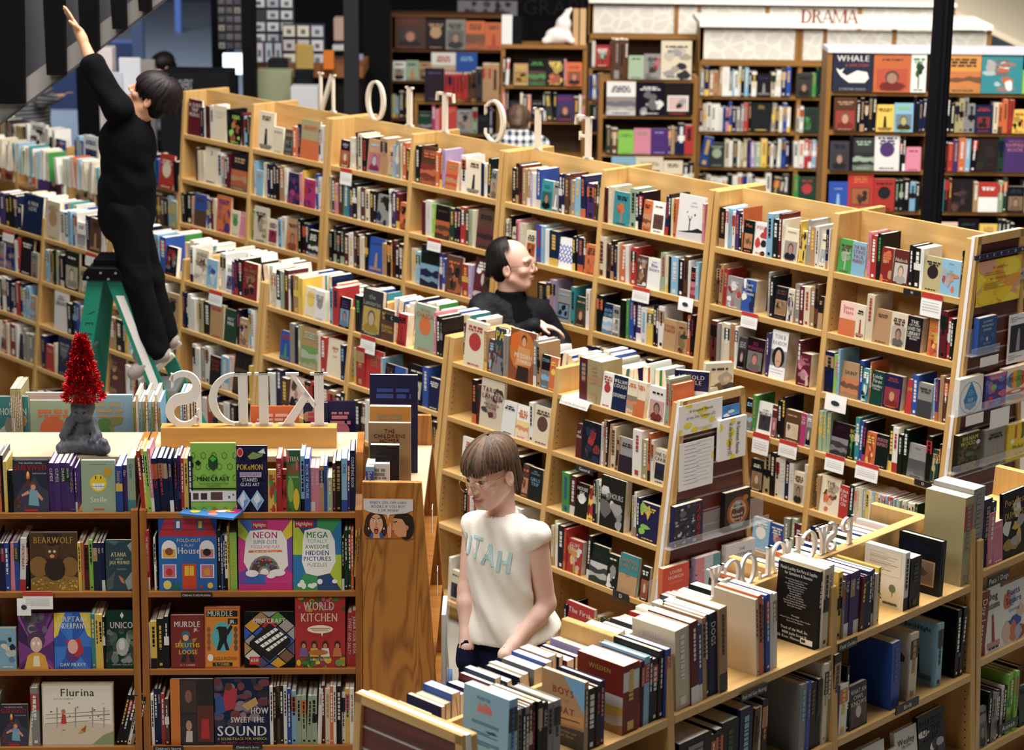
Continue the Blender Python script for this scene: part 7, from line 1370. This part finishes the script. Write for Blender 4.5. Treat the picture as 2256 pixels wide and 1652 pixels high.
# ---------------------------------------------------------------- step ladder
def ladder():
    Yc = 11.75; top = atY(238, 606, Yc); M_GR = mat('green_fibreglass', '0f7a62', .45); zt = top.z; dx = top.x; r = thing('step_ladder', 'green fibreglass step ladder with black cap standing before the middle row', 'ladder', (dx, Yc, 0)); wv = (.10, .40)
    def leg(x0, x1, side, nm):
        o = side; y0 = -.13 + .26 * o; y1 = -.24 + .48 * o; ox0 = .02 * o; ox1 = .10 * o; w = .042; k = MB()
        k.add([(x0 + ox0 - w, y0, zt), (x0 + ox0 + w, y0, zt), (x0 + ox0 + w, y0 + .025, zt), (x0 + ox0 - w, y0 + .025, zt), (x1 + ox1 - w, y1, .02), (x1 + ox1 + w, y1, .02), (x1 + ox1 + w, y1 + .025, .02), (x1 + ox1 - w, y1 + .025, .02)], [(0, 1, 2, 3), (7, 6, 5, 4), (0, 4, 5, 1), (1, 5, 6, 2), (2, 6, 7, 3), (3, 7, 4, 0)])
        g = k.build('leg', M_GR, r); f = MB(); f.box((x1 + ox1 - w - .008, y1 - .008, 0), (x1 + ox1 + w + .008, y1 + .033, .05)); f.build('rubber_foot', M_BLACK, g); return g
    F1 = leg(.055, .66, 0, ''); F2 = leg(.055, .66, 1, ''); R1 = leg(-.045, -.34, 0, ''); R2 = leg(-.045, -.34, 1, '')
    def P(t, side, off=0.0):  # point on the stepped rails: t = 0 cap, 1 floor
        return Vector((.055 + (.605) * t + .02 * side + .08 * side * t, (-.13 + .26 * side) + (-.11 + .22 * side) * t - off, zt + (.02 - zt) * t))
    for i in range(1, 6):
        t = i * .305 / zt * 1.0
        if t > .95: break
        a, b = P(t, 0), P(t, 1); k = MB(); k.box((min(a.x, b.x) - .045, a.y + .026, a.z - .025), (max(a.x, b.x) + .045, b.y - .001, a.z)); k.build('step', mat('aluminium', 'b8bcc0', .35, .8), r)
    for i in (1, 2, 3):
        t = i * .25; a = Vector((-.045 - .295 * t, -.13 - .11 * t + .026, zt * (1 - t))); b = Vector((-.045 - .295 * t + .08 * t, .13 + .11 * t - .001, zt * (1 - t))); k = MB(); k.tube([a, b], .012, 6); k.build('rear_brace', mat('aluminium'), r)
    c = MB(); c.prism([(-.115, 0), (.125, 0), (.105, .05), (.075, .075), (-.065, .075), (-.10, .05)], -.155, .155, axis=1); o = c.build('top_cap', M_BLACK, r, (0, 0, zt)); md = o.modifiers.new('b', 'BEVEL'); md.width = .008; md.segments = 2
    k = MB(); k.box((-.055, -.11, .0752), (.07, .11, .105)); k.build('tool_tray', M_BLACK, o)
    k = MB()
    for x, z in ((-.08, .02), (-.01, .045), (.07, .045), (.03, .012)): k.tube([(x, -.156, z), (x, -.160, z)], .007, 8)
    k.build('rivet', mat('aluminium'), o)
    def sticker(t0, t1, col, nm, w=.034):
        a, b = P(t0, 0, .0012), P(t1, 0, .0012); k = MB(); k.add([(a.x - w, a.y, a.z), (a.x + w, a.y, a.z), (b.x + w, b.y, b.z), (b.x - w, b.y, b.z)], [(0, 3, 2, 1)]); k.build(nm, mat(nm + '_' + col, col, .5), F1)
    sticker(.05, .36, 'ece8e4', 'safety_sticker', .022); sticker(.45, .50, '123c34', 'brand_sticker'); sticker(.52, .70, '2848a8', 'instruction_sticker', .030); sticker(.56, .76, 'dcdcdc', 'weight_sticker', .020)
    k = MB()
    for i, ch in enumerate('WERNER'):
        vs, fs, w = text_polys(ch, .045); t = .10 + .035 * i; x = -.045 - .295 * t; y = -.13 - .11 * t - .0015; k.add([(x + b - .02, y, zt * (1 - t) - a) for a, b in vs], fs)
    k.build('rail_lettering', mat('dark_green_ink', '06382e', .6), R1)
    k = MB(); k.tube([(.36, -.20, zt * .42), (-.19, -.20, zt * .42)], .008, 6); k.build('spreader_bar', mat('dark_steel', '30343a', .4, .8), r)
ladder()

p_ = atz(1484, 900, 1.40); free_book((p_.x, p_.y, 1.40), -.30, .165, .19, .03, 'nwr', 'f', 'HAROLD|COYLE', 'H', 'the rear shelf end of the middle row', label='dark blue and red book lying above the low end panel top')
p_ = atz(1553, 900, 1.38); free_book((p_.x, p_.y + .02, 1.38), .25, .14, .215, .035, 'cST', 'f', '', 'B', 'the rear shelf end of the middle row', label='cream book with an etching standing behind the low end panel')
# ---------------------------------------------------------------- staircase at the upper corner
def stairs():
    Y = 12.6; A = lambda x, y, d=0: atY(x, y, Y + d); M_ST = mat('pale_grey_steel', 'a09c98', .6); M_STD = mat('black_steel', '050506', .7)
    r = thing('staircase_side', 'pale grey steel stair stringer with black uprights crossing the corner', 'staircase', tuple(A(0, 300)), 0); base = Vector(r.location)
    def poly(pts, y0, y1, nm, m): k = MB(); k.prism([(p.x - base.x, p.z - base.z) for p in pts], y0, y1, axis=1); return k.build(nm, m, r)
    poly([A(-200, 426), A(-200, 360), A(470, -130), A(470, -78)], 0, .10, 'stringer', M_ST)
    poly([A(-200, 428), A(-200, 421), A(470, -84), A(470, -78)], -.02, -.001, 'stringer_lip', mat('lip_grey', '4a484a', .6))
    for x0, x1, yb in ((-120, -52, 320), (-12, 60, 225), (101, 150, 162), (176, 223, 107), (245, 283, 61), (303, 337, 22), (360, 394, -25)): poly([A(x0 + 8, yb), A(x1, yb), A(x1 - 6, -160), A(x0 - 8, -160)], -.08, -.021, 'upright', M_STD)
    poly([A(-200, 372), A(470, -120), A(470, -170), A(-200, -170)], .16, .18, 'web_plate', mat('web_grey', '5c5a62', .7))
stairs()
# ---------------------------------------------------------------- pillar and dark posts
def pillar():
    Y = 13.0; a = atY(2062, 300, Y); mb = MB(); n = 24; vs = []; hs = (0, 1.6, 3.2, 5.5)
    for z in hs:
        R0 = .068 - .006 * z / 2.2
        for i in range(n): rr = R0 * (1 if i % 2 else .86); t = 2 * PI * i / n; vs.append((rr * math.cos(t), rr * math.sin(t), z))
    mb.add(vs, [(k * n + i, k * n + (i + 1) % n, (k + 1) * n + (i + 1) % n, (k + 1) * n + i) for k in range(3) for i in range(n)]); o = mb.build('pillar', mat('black_iron', '131318', .4), None, (a.x, Y, 0)); tag(o, 'slender fluted black iron pillar before the picture-book case', 'pillar')
pillar()
for i, (x0, x1, Y, l) in enumerate(((466, 497, 22.0, 'black steel post left of the bright monitor'), (533, 563, 19.0, 'black steel post between monitor and card racks'), (757, 789, 18.0, 'dark grey steel post behind the letter N'), (800, 860, 21.5, 'wide black post beside the graphic novel case'))):
    a, b = atY(x0, 100, Y), atY(x1, 100, Y); k = MB(); k.box((0, 0, 0), (b.x - a.x, .12, 8)); o = k.build('steel_post', mat('post_black', '0a0a0c', .6) if i != 2 else mat('post_grey', '2a2a2e', .6), None, (a.x, Y, 0)); tag(o, l.replace('left of', 'beside'), 'post')
# ---------------------------------------------------------------- counters and displays at the far end
def bx(name, label, cat, x0, x1, y0, y1, Y, dep, col, group=None, base=None, rough=.6, emit=0):
    a, b = atY(x0, y1, Y), atY(x1, y0, Y); k = MB(); z0 = a.z if base is None else base; k.box((0, 0, 0), (b.x - a.x, dep, b.z - z0)); m = mat('c_' + col, col, rough)
    if emit: m = mat('screen_glow', col, .3); bs = m.node_tree.nodes['Principled BSDF']; bs.inputs['Emission Color'].default_value = (.75, .88, 1, 1); bs.inputs['Emission Strength'].default_value = emit
    o = k.build(name, m, None, (a.x, Y, z0))
    md = o.modifiers.new('b', 'BEVEL'); md.width = .006; md.segments = 1
    return tag(o, label, cat, group)
CY_ = 20.5
zc = atY(700, 150, CY_).z
o = bx('display_counter', 'wooden topped counter crowded with cards behind the letter N', 'counter', 560, 800, 146, 172, CY_, .8, '8a5228', base=zc - .09)
k = MB(); a, b = atY(570, 170, CY_), atY(795, 170, CY_); k.box((a.x, CY_ + .1, 0), (b.x, CY_ + .7, zc - .091)); o2 = k.build('counter_base', mat('counter_dark', '1a1614', .7)); tag(o2, 'dark base under the crowded wooden counter', 'counter base')
for i, (x0, x1, y0, y1, c, l, nm) in enumerate(((712, 735, 112, 146, 'e07820', 'bright orange box on the card counter', 'box'), (652, 690, 100, 148, 'b89a50', 'tan paper bag on the card counter', 'bag'), (650, 672, 98, 122, 'e0a030', 'amber packet leaning before white cards', 'packet'), (588, 622, 120, 148, 'b06a58', 'pink striped box at counter edge', 'box'))): bx(nm, l, nm, x0, x1, y0, y1, CY_ - .12 + .02 * i, .06, c, base=zc)
def card_rack(name, label, x0, x1, y0, y1, Y, nx, ny, skip=(), cols=('c8ccd4', 'b8bcc8', 'd8dce0')):
    a, b = atY(x0, y1, Y), atY(x1, y0, Y); w = b.x - a.x; h = b.z - a.z; r = thing(name, label, 'card rack', (a.x, Y, a.z), 0); k = MB(); k.box((0, .05, 0), (w, .07, h)); k.box((w / 2 - .03, .06, -a.z), (w / 2 + .03, .10, .1)); k.build('rack_frame', mat('rack_wire', '3a3c44', .5), r); rng = random.Random(int(x0)); cw, ch = w / nx, h / ny
    for i in range(nx):
        for j in range(ny):
            if (i, j) in skip: continue
            k = MB(); c = hexc(cols[rng.randrange(len(cols))]); k.box((i * cw + .012, .01, j * ch + .015), ((i + 1) * cw - .012, .016, (j + 1) * ch - .015), c); k.box((i * cw + cw * .34, .0085, j * ch + ch * .3), ((i + 1) * cw - cw * .34, .0098, (j + 1) * ch - ch * .38), hexc(('6a7468', '70606a', '50586a')[rng.randrange(3)])); k.build('greeting_card', M_PRINT, r, colors=True)
card_rack('card_rack', 'tall wire rack of pale greeting cards above the counter', 556, 646, -6, 98, 20.9, 3, 4, ((0, 2),)); card_rack('card_rack', 'wire spinner of small cards beside the black post', 480, 531, -6, 110, 21.5, 3, 6, cols=('706a72', '84808a', '5a5660', 'a8a898')); card_rack('card_rack', 'slanted stand of white cards and booklets on counter', 622, 714, 54, 146, 20.75, 3, 3, cols=('d8dae4', 'c4c8d8', 'e4e0d0', 'd0c8c8'))
card_rack('card_rack', 'low tray of white cards at counter edge', 562, 622, 92, 140, 20.4, 3, 1, cols=('b8bccc', 'c8c0c8'))
mon = bx('monitor', 'bright computer screen behind the black post', 'monitor', 491, 540, 118, 164, 20.2, .04, 'dfeeff', emit=1.6); k = MB(); k.box((.08, .045, -1.2), (.13, .09, .1)); k.build('stand', M_BLACK, mon)
g = bx('gift_display_box', 'long black gift display box with white lettering', 'display box', 352, 503, 164, 225, 18.6, .5, '17181c', base=0)
t = MB(); a, b = atY(352, 164, 18.6), atY(503, 164, 18.6); W_b = b.x - a.x; Hb = b.z
put_text(t, "BOOK LOVERS'", .085, lambda x, z: (x, -.001, z), W_b * .26, Hb - .13, W_b * .46); put_text(t, 'GIFTS', .065, lambda x, z: (x, -.001, z), W_b * .27, Hb - .23, W_b * .3); t.build('box_lettering', mat('grey_ink', 'a8a8a8', .6), g)
for x0, x1, y0, y1, Y, c, l, nm in ((264, 308, 128, 225, 18.9, 'dfe2ea', 'tall white paper sheets hanging behind the raised arm', 'paper_sheets'), (240, 268, 160, 225, 18.8, 'cdd0dc', 'shorter white paper bundle by the hanging sheets', 'paper_bundle'), (308, 340, 132, 225, 19.2, '9a9490', 'grey panel behind the black gift box', 'panel_sign'), (216, 246, 106, 152, 19.0, 'e8dcdc', 'white and pink notice under the stair stringer', 'notice'),
    (565, 642, 156, 190, 19.4, '9aa07e', 'sage green gift box under the counter', 'box'), (650, 686, 158, 192, 19.3, '14181e', 'black box with a blue mark under the counter', 'box'), (640, 700, 192, 232, 19.1, 'd8dade', 'white fabric bags hanging under the counter', 'cloth_bags'), (590, 630, 132, 160, 19.6, '1e2028', 'dark tin on the front of the counter', 'tin'), (735, 758, 40, 90, 20.9, 'b89a8c', 'pinkish plush shape on the dark shelf', 'plush'), (732, 758, 100, 112, 20.9, 'c8c8c8', 'white box on the dark shelf', 'box'), (786, 800, 120, 230, 21.0, '8890a8', 'pale blue banner between two posts', 'banner')):
    o = bx(nm, l, nm.replace('_', ' '), x0, x1, y0, y1, Y, .05 if y1 - y0 > 50 else .2, c, base=0 if y1 > 185 or nm in ('notice', 'banner', 'tin') else None)
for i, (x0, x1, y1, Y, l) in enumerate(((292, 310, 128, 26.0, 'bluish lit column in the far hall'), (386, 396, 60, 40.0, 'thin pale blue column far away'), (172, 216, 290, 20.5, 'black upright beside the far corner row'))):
    a, b = atY(x0, y1, Y), atY(x1, -60, Y); k = MB(); k.box((a.x, Y, 0), (b.x, Y + .15, b.z + 2)); o = k.build('hall_column', mat(('lit_blue', 'lit_blue', 'post_black')[i], '6a84b4', .6)); tag(o, l, 'column')  # bluish light on the far columns is put into their colour
k = MB(); a, b = atY(300, 95, 30), atY(470, 95, 30); k.box((a.x - 1.2, 30, 0), (b.x - 1.0, 30.3, a.z)); o = k.build('low_partition', mat('slate_blue', '3a4664', .7)); tag(o, 'slate blue low partition at the far end of the hall', 'partition')
# ---------------------------------------------------------------- paper-panelled canopies, sign and toys
def paper():
    m = mat('translucent_paper', 'e9e4d8', .7); L = m.node_tree.links; tc = N(m, 'ShaderNodeTexCoord'); v = N(m, 'ShaderNodeTexVoronoi', feature='DISTANCE_TO_EDGE'); v.inputs['Scale'].default_value = 8.5; rp = N(m, 'ShaderNodeValToRGB'); rp.color_ramp.elements[0].color = (*hexc('ece8e0'), 1); rp.color_ramp.elements[1].color = (*hexc('d8d3c8'), 1); rp.color_ramp.elements[1].position = .12
    L.new(tc.outputs['Object'], v.inputs['Vector']); L.new(v.outputs['Distance'], rp.inputs[0]); L.new(rp.outputs[0], m.node_tree.nodes['Principled BSDF'].inputs['Base Color']); return m
M_PAP = paper(); M_LEDGE = mat('white_ledge', 'f4f0ea', .5)
def canopy(root, X0, Y, zlo, zhi, xs, ztop, dep=.9, drop=0.0):
    """framed paper panels between the columns xs, under a white ledge; local to the case"""
    for i in range(len(xs) - 1): boxobj('paper_panel', (xs[i] + .02, .01, zlo), (xs[i + 1] - .02, .02, zhi), M_PAP, root)
    for x in xs: boxobj('panel_post', (x - .0195, 0, zlo - .02), (x + .0195, .035, zhi + .02), MAPLE_DV, root)
    boxobj('panel_rail', (xs[0], -.012, zlo - .05), (xs[-1], -.001, zlo - .005), MAPLE_DH, root)
    boxobj('white_ledge', (xs[0] - .02, -.05, zhi + .021), (xs[-1] + .02, dep, ztop), M_LEDGE, root)
xf_ = lambda px, Y, y=95: atY(px, y, Y).x
X0 = xf_(1535, DRY); canopy(drr, X0, DRY, zat(131, DRY), zat(64, DRY), [xf_(p, DRY) - X0 for p in (1538, 1750, 1963, 2172)], zat(53, DRY) + .02, .8)
nroot = [o for o in C.objects if o.get('label', '') == 'tall maple bookcase with paper header panels'][0]
X1 = xf_(1294, NY); canopy(nroot, X1, NY, zat(76, NY), zat(14, NY), [xf_(p, NY, 40) - X1 for p in (1297, 1486, 1686, 1890, 2095)], zat(6, NY) + .02, 1.4)
letters('DRAMA', [Vector((xf_(px, DRY - .02, 50), DRY - .02, zat(53, DRY) + .0205)) for px in (1776, 1800, 1824, 1850, 1878)], 0, .115, .012, mat('red_letter', '7c1c14', .5), 'dark red letter %s on the white ledge of the paper-panelled case', 'drama letters', mirror=False, wx=1.0)
k = MB(); a, b = atY(2080, 40, 21.5), atY(2256, 40, 21.5); k.add([(a.x, 21.0, a.z + .12), (b.x + .3, 21.0, a.z - .35), (b.x + .3, 23, a.z + .1), (a.x, 23, a.z + .55)], [(0, 1, 2, 3)]); k.add([(v[0], v[1], v[2] - .06) for v in k.v[:4]], [(3, 2, 1, 0)]); k.add([k.v[0], k.v[1], k.v[5], k.v[4]], [(0, 3, 2, 1)]); o = k.build('sloping_canopy', mat('cream_board', 'ddd0b8', .6)); tag(o, 'cream boarded canopy sloping away behind the pillar', 'canopy')
sg = MB(); a, b = atY(1008, 40, 25.385), atY(1140, 2, 25.385); w, h = b.x - a.x, b.z - a.z; sg.box((0, -.02, 0), (w, 0, h), hexc('8c8890')); rng = random.Random(9)
for i in range(16): sg.add([(min(w, max(0, p[0])), -.021 - .0002 * i, min(h, max(0, p[1]))) for p in blob(rng, rng.uniform(.08, .92) * w, rng.uniform(.15, .85) * h, w * .05, h * .16, 8)], [tuple(range(8))], hexc(('1c1c22', '4a4850')[i % 2]))
o = sg.build('drawn_sign', M_PRINT, None, (a.x, 25.385, a.z), 0, colors=True); tag(o, 'grey sign covered in small black drawings on the dark wall', 'sign')
t = MB(); a = atY(1150, 32, 25.36); put_text(t, 'GRAPHIC  NOVELS', .17, lambda x, z: (a.x + x, 25.36, a.z + z), 0, 0, None, None, 'l'); o = t.build('wall_lettering', mat('dim_lettering', '2a2628', .7)); tag(o, 'dim lettering on the dark wall above graphic novels', 'lettering')
def bunny():
    p = V3(atY(1236, 108, 19.3)); p[2] = zat(112, AY) + .031; S = Sdf(p - (.2, .15, 0), p + (.2, .15, .40), .014); q = lambda x, y, z: p + np.array((x, y, z))
    S.ell(q(-.02, 0, .07), (.12, .08, .075), .03); S.ell(q(.02, 0, .17), (.07, .065, .07), .03); S.cap(q(.03, 0, .2), q(.08, .02, .30), .022, .016, .02); S.cap(q(.0, .02, .2), q(.05, .04, .29), .02, .015, .02); S.cap(q(-.1, -.03, .04), q(-.14, -.05, .03), .04, .03, .02); S.cap(q(.05, -.04, .06), q(.09, -.06, .03), .03, .028, .02)
    tag(S.build('plush_bunny', mat('plush_white', 'f0e6e2', .95)), 'white plush bunny slumped on top of the short case', 'toy')
bunny()
zA = zat(112, AY) + .031
for i, (x0, x1, h, c, l) in enumerate(((1105, 1128, .24, 'e8e8e8', 'white book with a black shape on the short case'), (1130, 1150, .23, '101014', 'black book beside the white one on the short case'), (1262, 1274, .30, 'c8a070', 'tan box standing beside the plush bunny'), (1277, 1290, .30, 'd0aa78', 'second tan box at the end beside the bunny'))):
    a, b = atY(x0, 100, 19.25), atY(x1, 100, 19.25); k = MB(); k.box((0, 0, 0), (b.x - a.x, .12, h)); tag(k.build('boxed_set', mat('c_' + c, c, .6), None, (a.x, 19.25, zA)), l, 'box')

for o in yar.children:
    if o.name.startswith('top_board'): o.data.materials[0] = mat('cool_white_ledge', 'e4e6f0', .5)  # cool light on the case top, put into its colour
# ---------------------------------------------------------------- make the books: the 300 that show largest one by one, the rest as one mass
def book_area(b):
    M = book_matrix(b); xs = []
    corners = [(0, 0, 0), (b.w, 0, 0), (b.w, 0, b.h), (0, 0, b.h)]
    if b.kind == 'h': corners = [(0, b.D, 0), (b.w, 0, 0), (b.w, 0, b.h), (0, b.D, b.h)]
    P = [pr(M @ Vector(c)) for c in corners]
    P = [(max(0, min(2256, x)), max(0, min(1652, y))) for x, y in P]
    return abs(sum(P[i][0] * P[(i + 1) % 4][1] - P[(i + 1) % 4][0] * P[i][1] for i in range(4))) / 2
for b in BOOKS:
    b.area = book_area(b) * (0.35 if 'rear' in b.where and b.kind == 's' else 1.0)
BOOKS.sort(key=lambda b: -(b.area + (1e6 if getattr(b, 'keep', False) else 0)))
NIND = 300
ARTN = dict(P='portrait picture', L='landscape picture', C='round emblem', B='crowded picture', T='tree picture', F='small figure', K='framed picture', H='two-tone cover', Z='patterned cover', S='smiling face', N='plain cover')
def book_label(b):
    c = cname(b); a = PALN.get(b.cl[1], '') if len(b.cl) > 1 else ''
    loc = '%s along %s' % (ORD[min(b.n + 1, 30)], b.where)
    if b.kind == 'f': s = '%s book facing out with %s, %s' % (c, {None: 'printed cover'}.get(b.art, (a + ' ' if a and b.art != 'N' and a != c else '') + ARTN.get(b.art, 'printed cover')), loc)
    elif b.kind == 'h': s = 'tall %s book with cover side showing, %s' % (c, loc)
    else: s = '%s book spine out, %s' % (c, loc)
    s = s.replace(' of the long fiction row', ' of fiction row').replace(' of the middle row', ' of middle row').replace("the children's case", "children's case")
    for a_, b_ in ((' of the display case beside the paper panels', ' of display case'), (' of the case behind the dark pillar', ' of pillar case'), (' of the letter-ledge case', ' of ledge case'), (' of the paper-panelled case', ' of drama case'), (' the small case before the graphic novels', ' small front case'), (' of the tall paper-header case', ' of paper-header case'), (' of the white-letter bay of', ' of letter bay,'), (' of the statue bay of', ' of statue bay,'), (' of fiction row', ', fiction row'), (' of middle row', ', middle row'), ('book facing out with', 'book, cover out,'), ('book with cover side showing', 'book, side showing'), (' along the ', ' on '), ('the rear shelf end of the middle row', 'rear shelf')): s = s.replace(a_, b_)
    w = s.split()
    return s if len(w) <= 16 else s.replace('facing out with ', 'facing out, ').replace(' along the ', ' on ')
used = {}
def strip16(s):
    return ' '.join(s.split()[:16])
mass = MB(); massp = MB()
for i, b in enumerate(BOOKS):
    M = book_matrix(b); cov, pg = book_bodies(b); pm = book_print(b)
    if i < NIND:
        lab = strip16(b.label if getattr(b, 'label', None) else book_label(b))
        if lab in used:
            used[lab] += 1; lab = strip16(lab.replace(' book ', ' %s book ' % ('second', 'third', 'fourth', 'fifth', 'sixth', 'seventh', 'eighth', 'ninth')[min(used[lab] - 2, 7)], 1))
            while lab in used: lab = lab.replace(' book', ' paper book', 1)
        used[lab] = used.get(lab, 0) + 1
        o = cov.build('book', M_COVER, None, colors=True); o.matrix_world = M; tag(o, lab, 'book', 'books on ' + b.where.replace('the ', '', 1) if b.where else 'loose books')
        pg.build('page_block', M_PAGES, o)
        if pm.v: pm.build('cover_print', M_PRINT, o, colors=True)
    else:
        mass.xf(M, cov); pgc = pg; pgc.m = [1] * len(pg.m); mass.xf(M, pgc)
        if pm.v: mass.xf(M, pm)
if mass.v:
    o = mass.build('book_mass', [M_COVER, M_PAGES], None, colors=True); o['label'] = 'small and distant books filling the remaining shelves of the shop'; o['category'] = 'books'; o['kind'] = 'stuff'
bpy.data.objects.remove(_to); bpy.data.curves.remove(_tc)
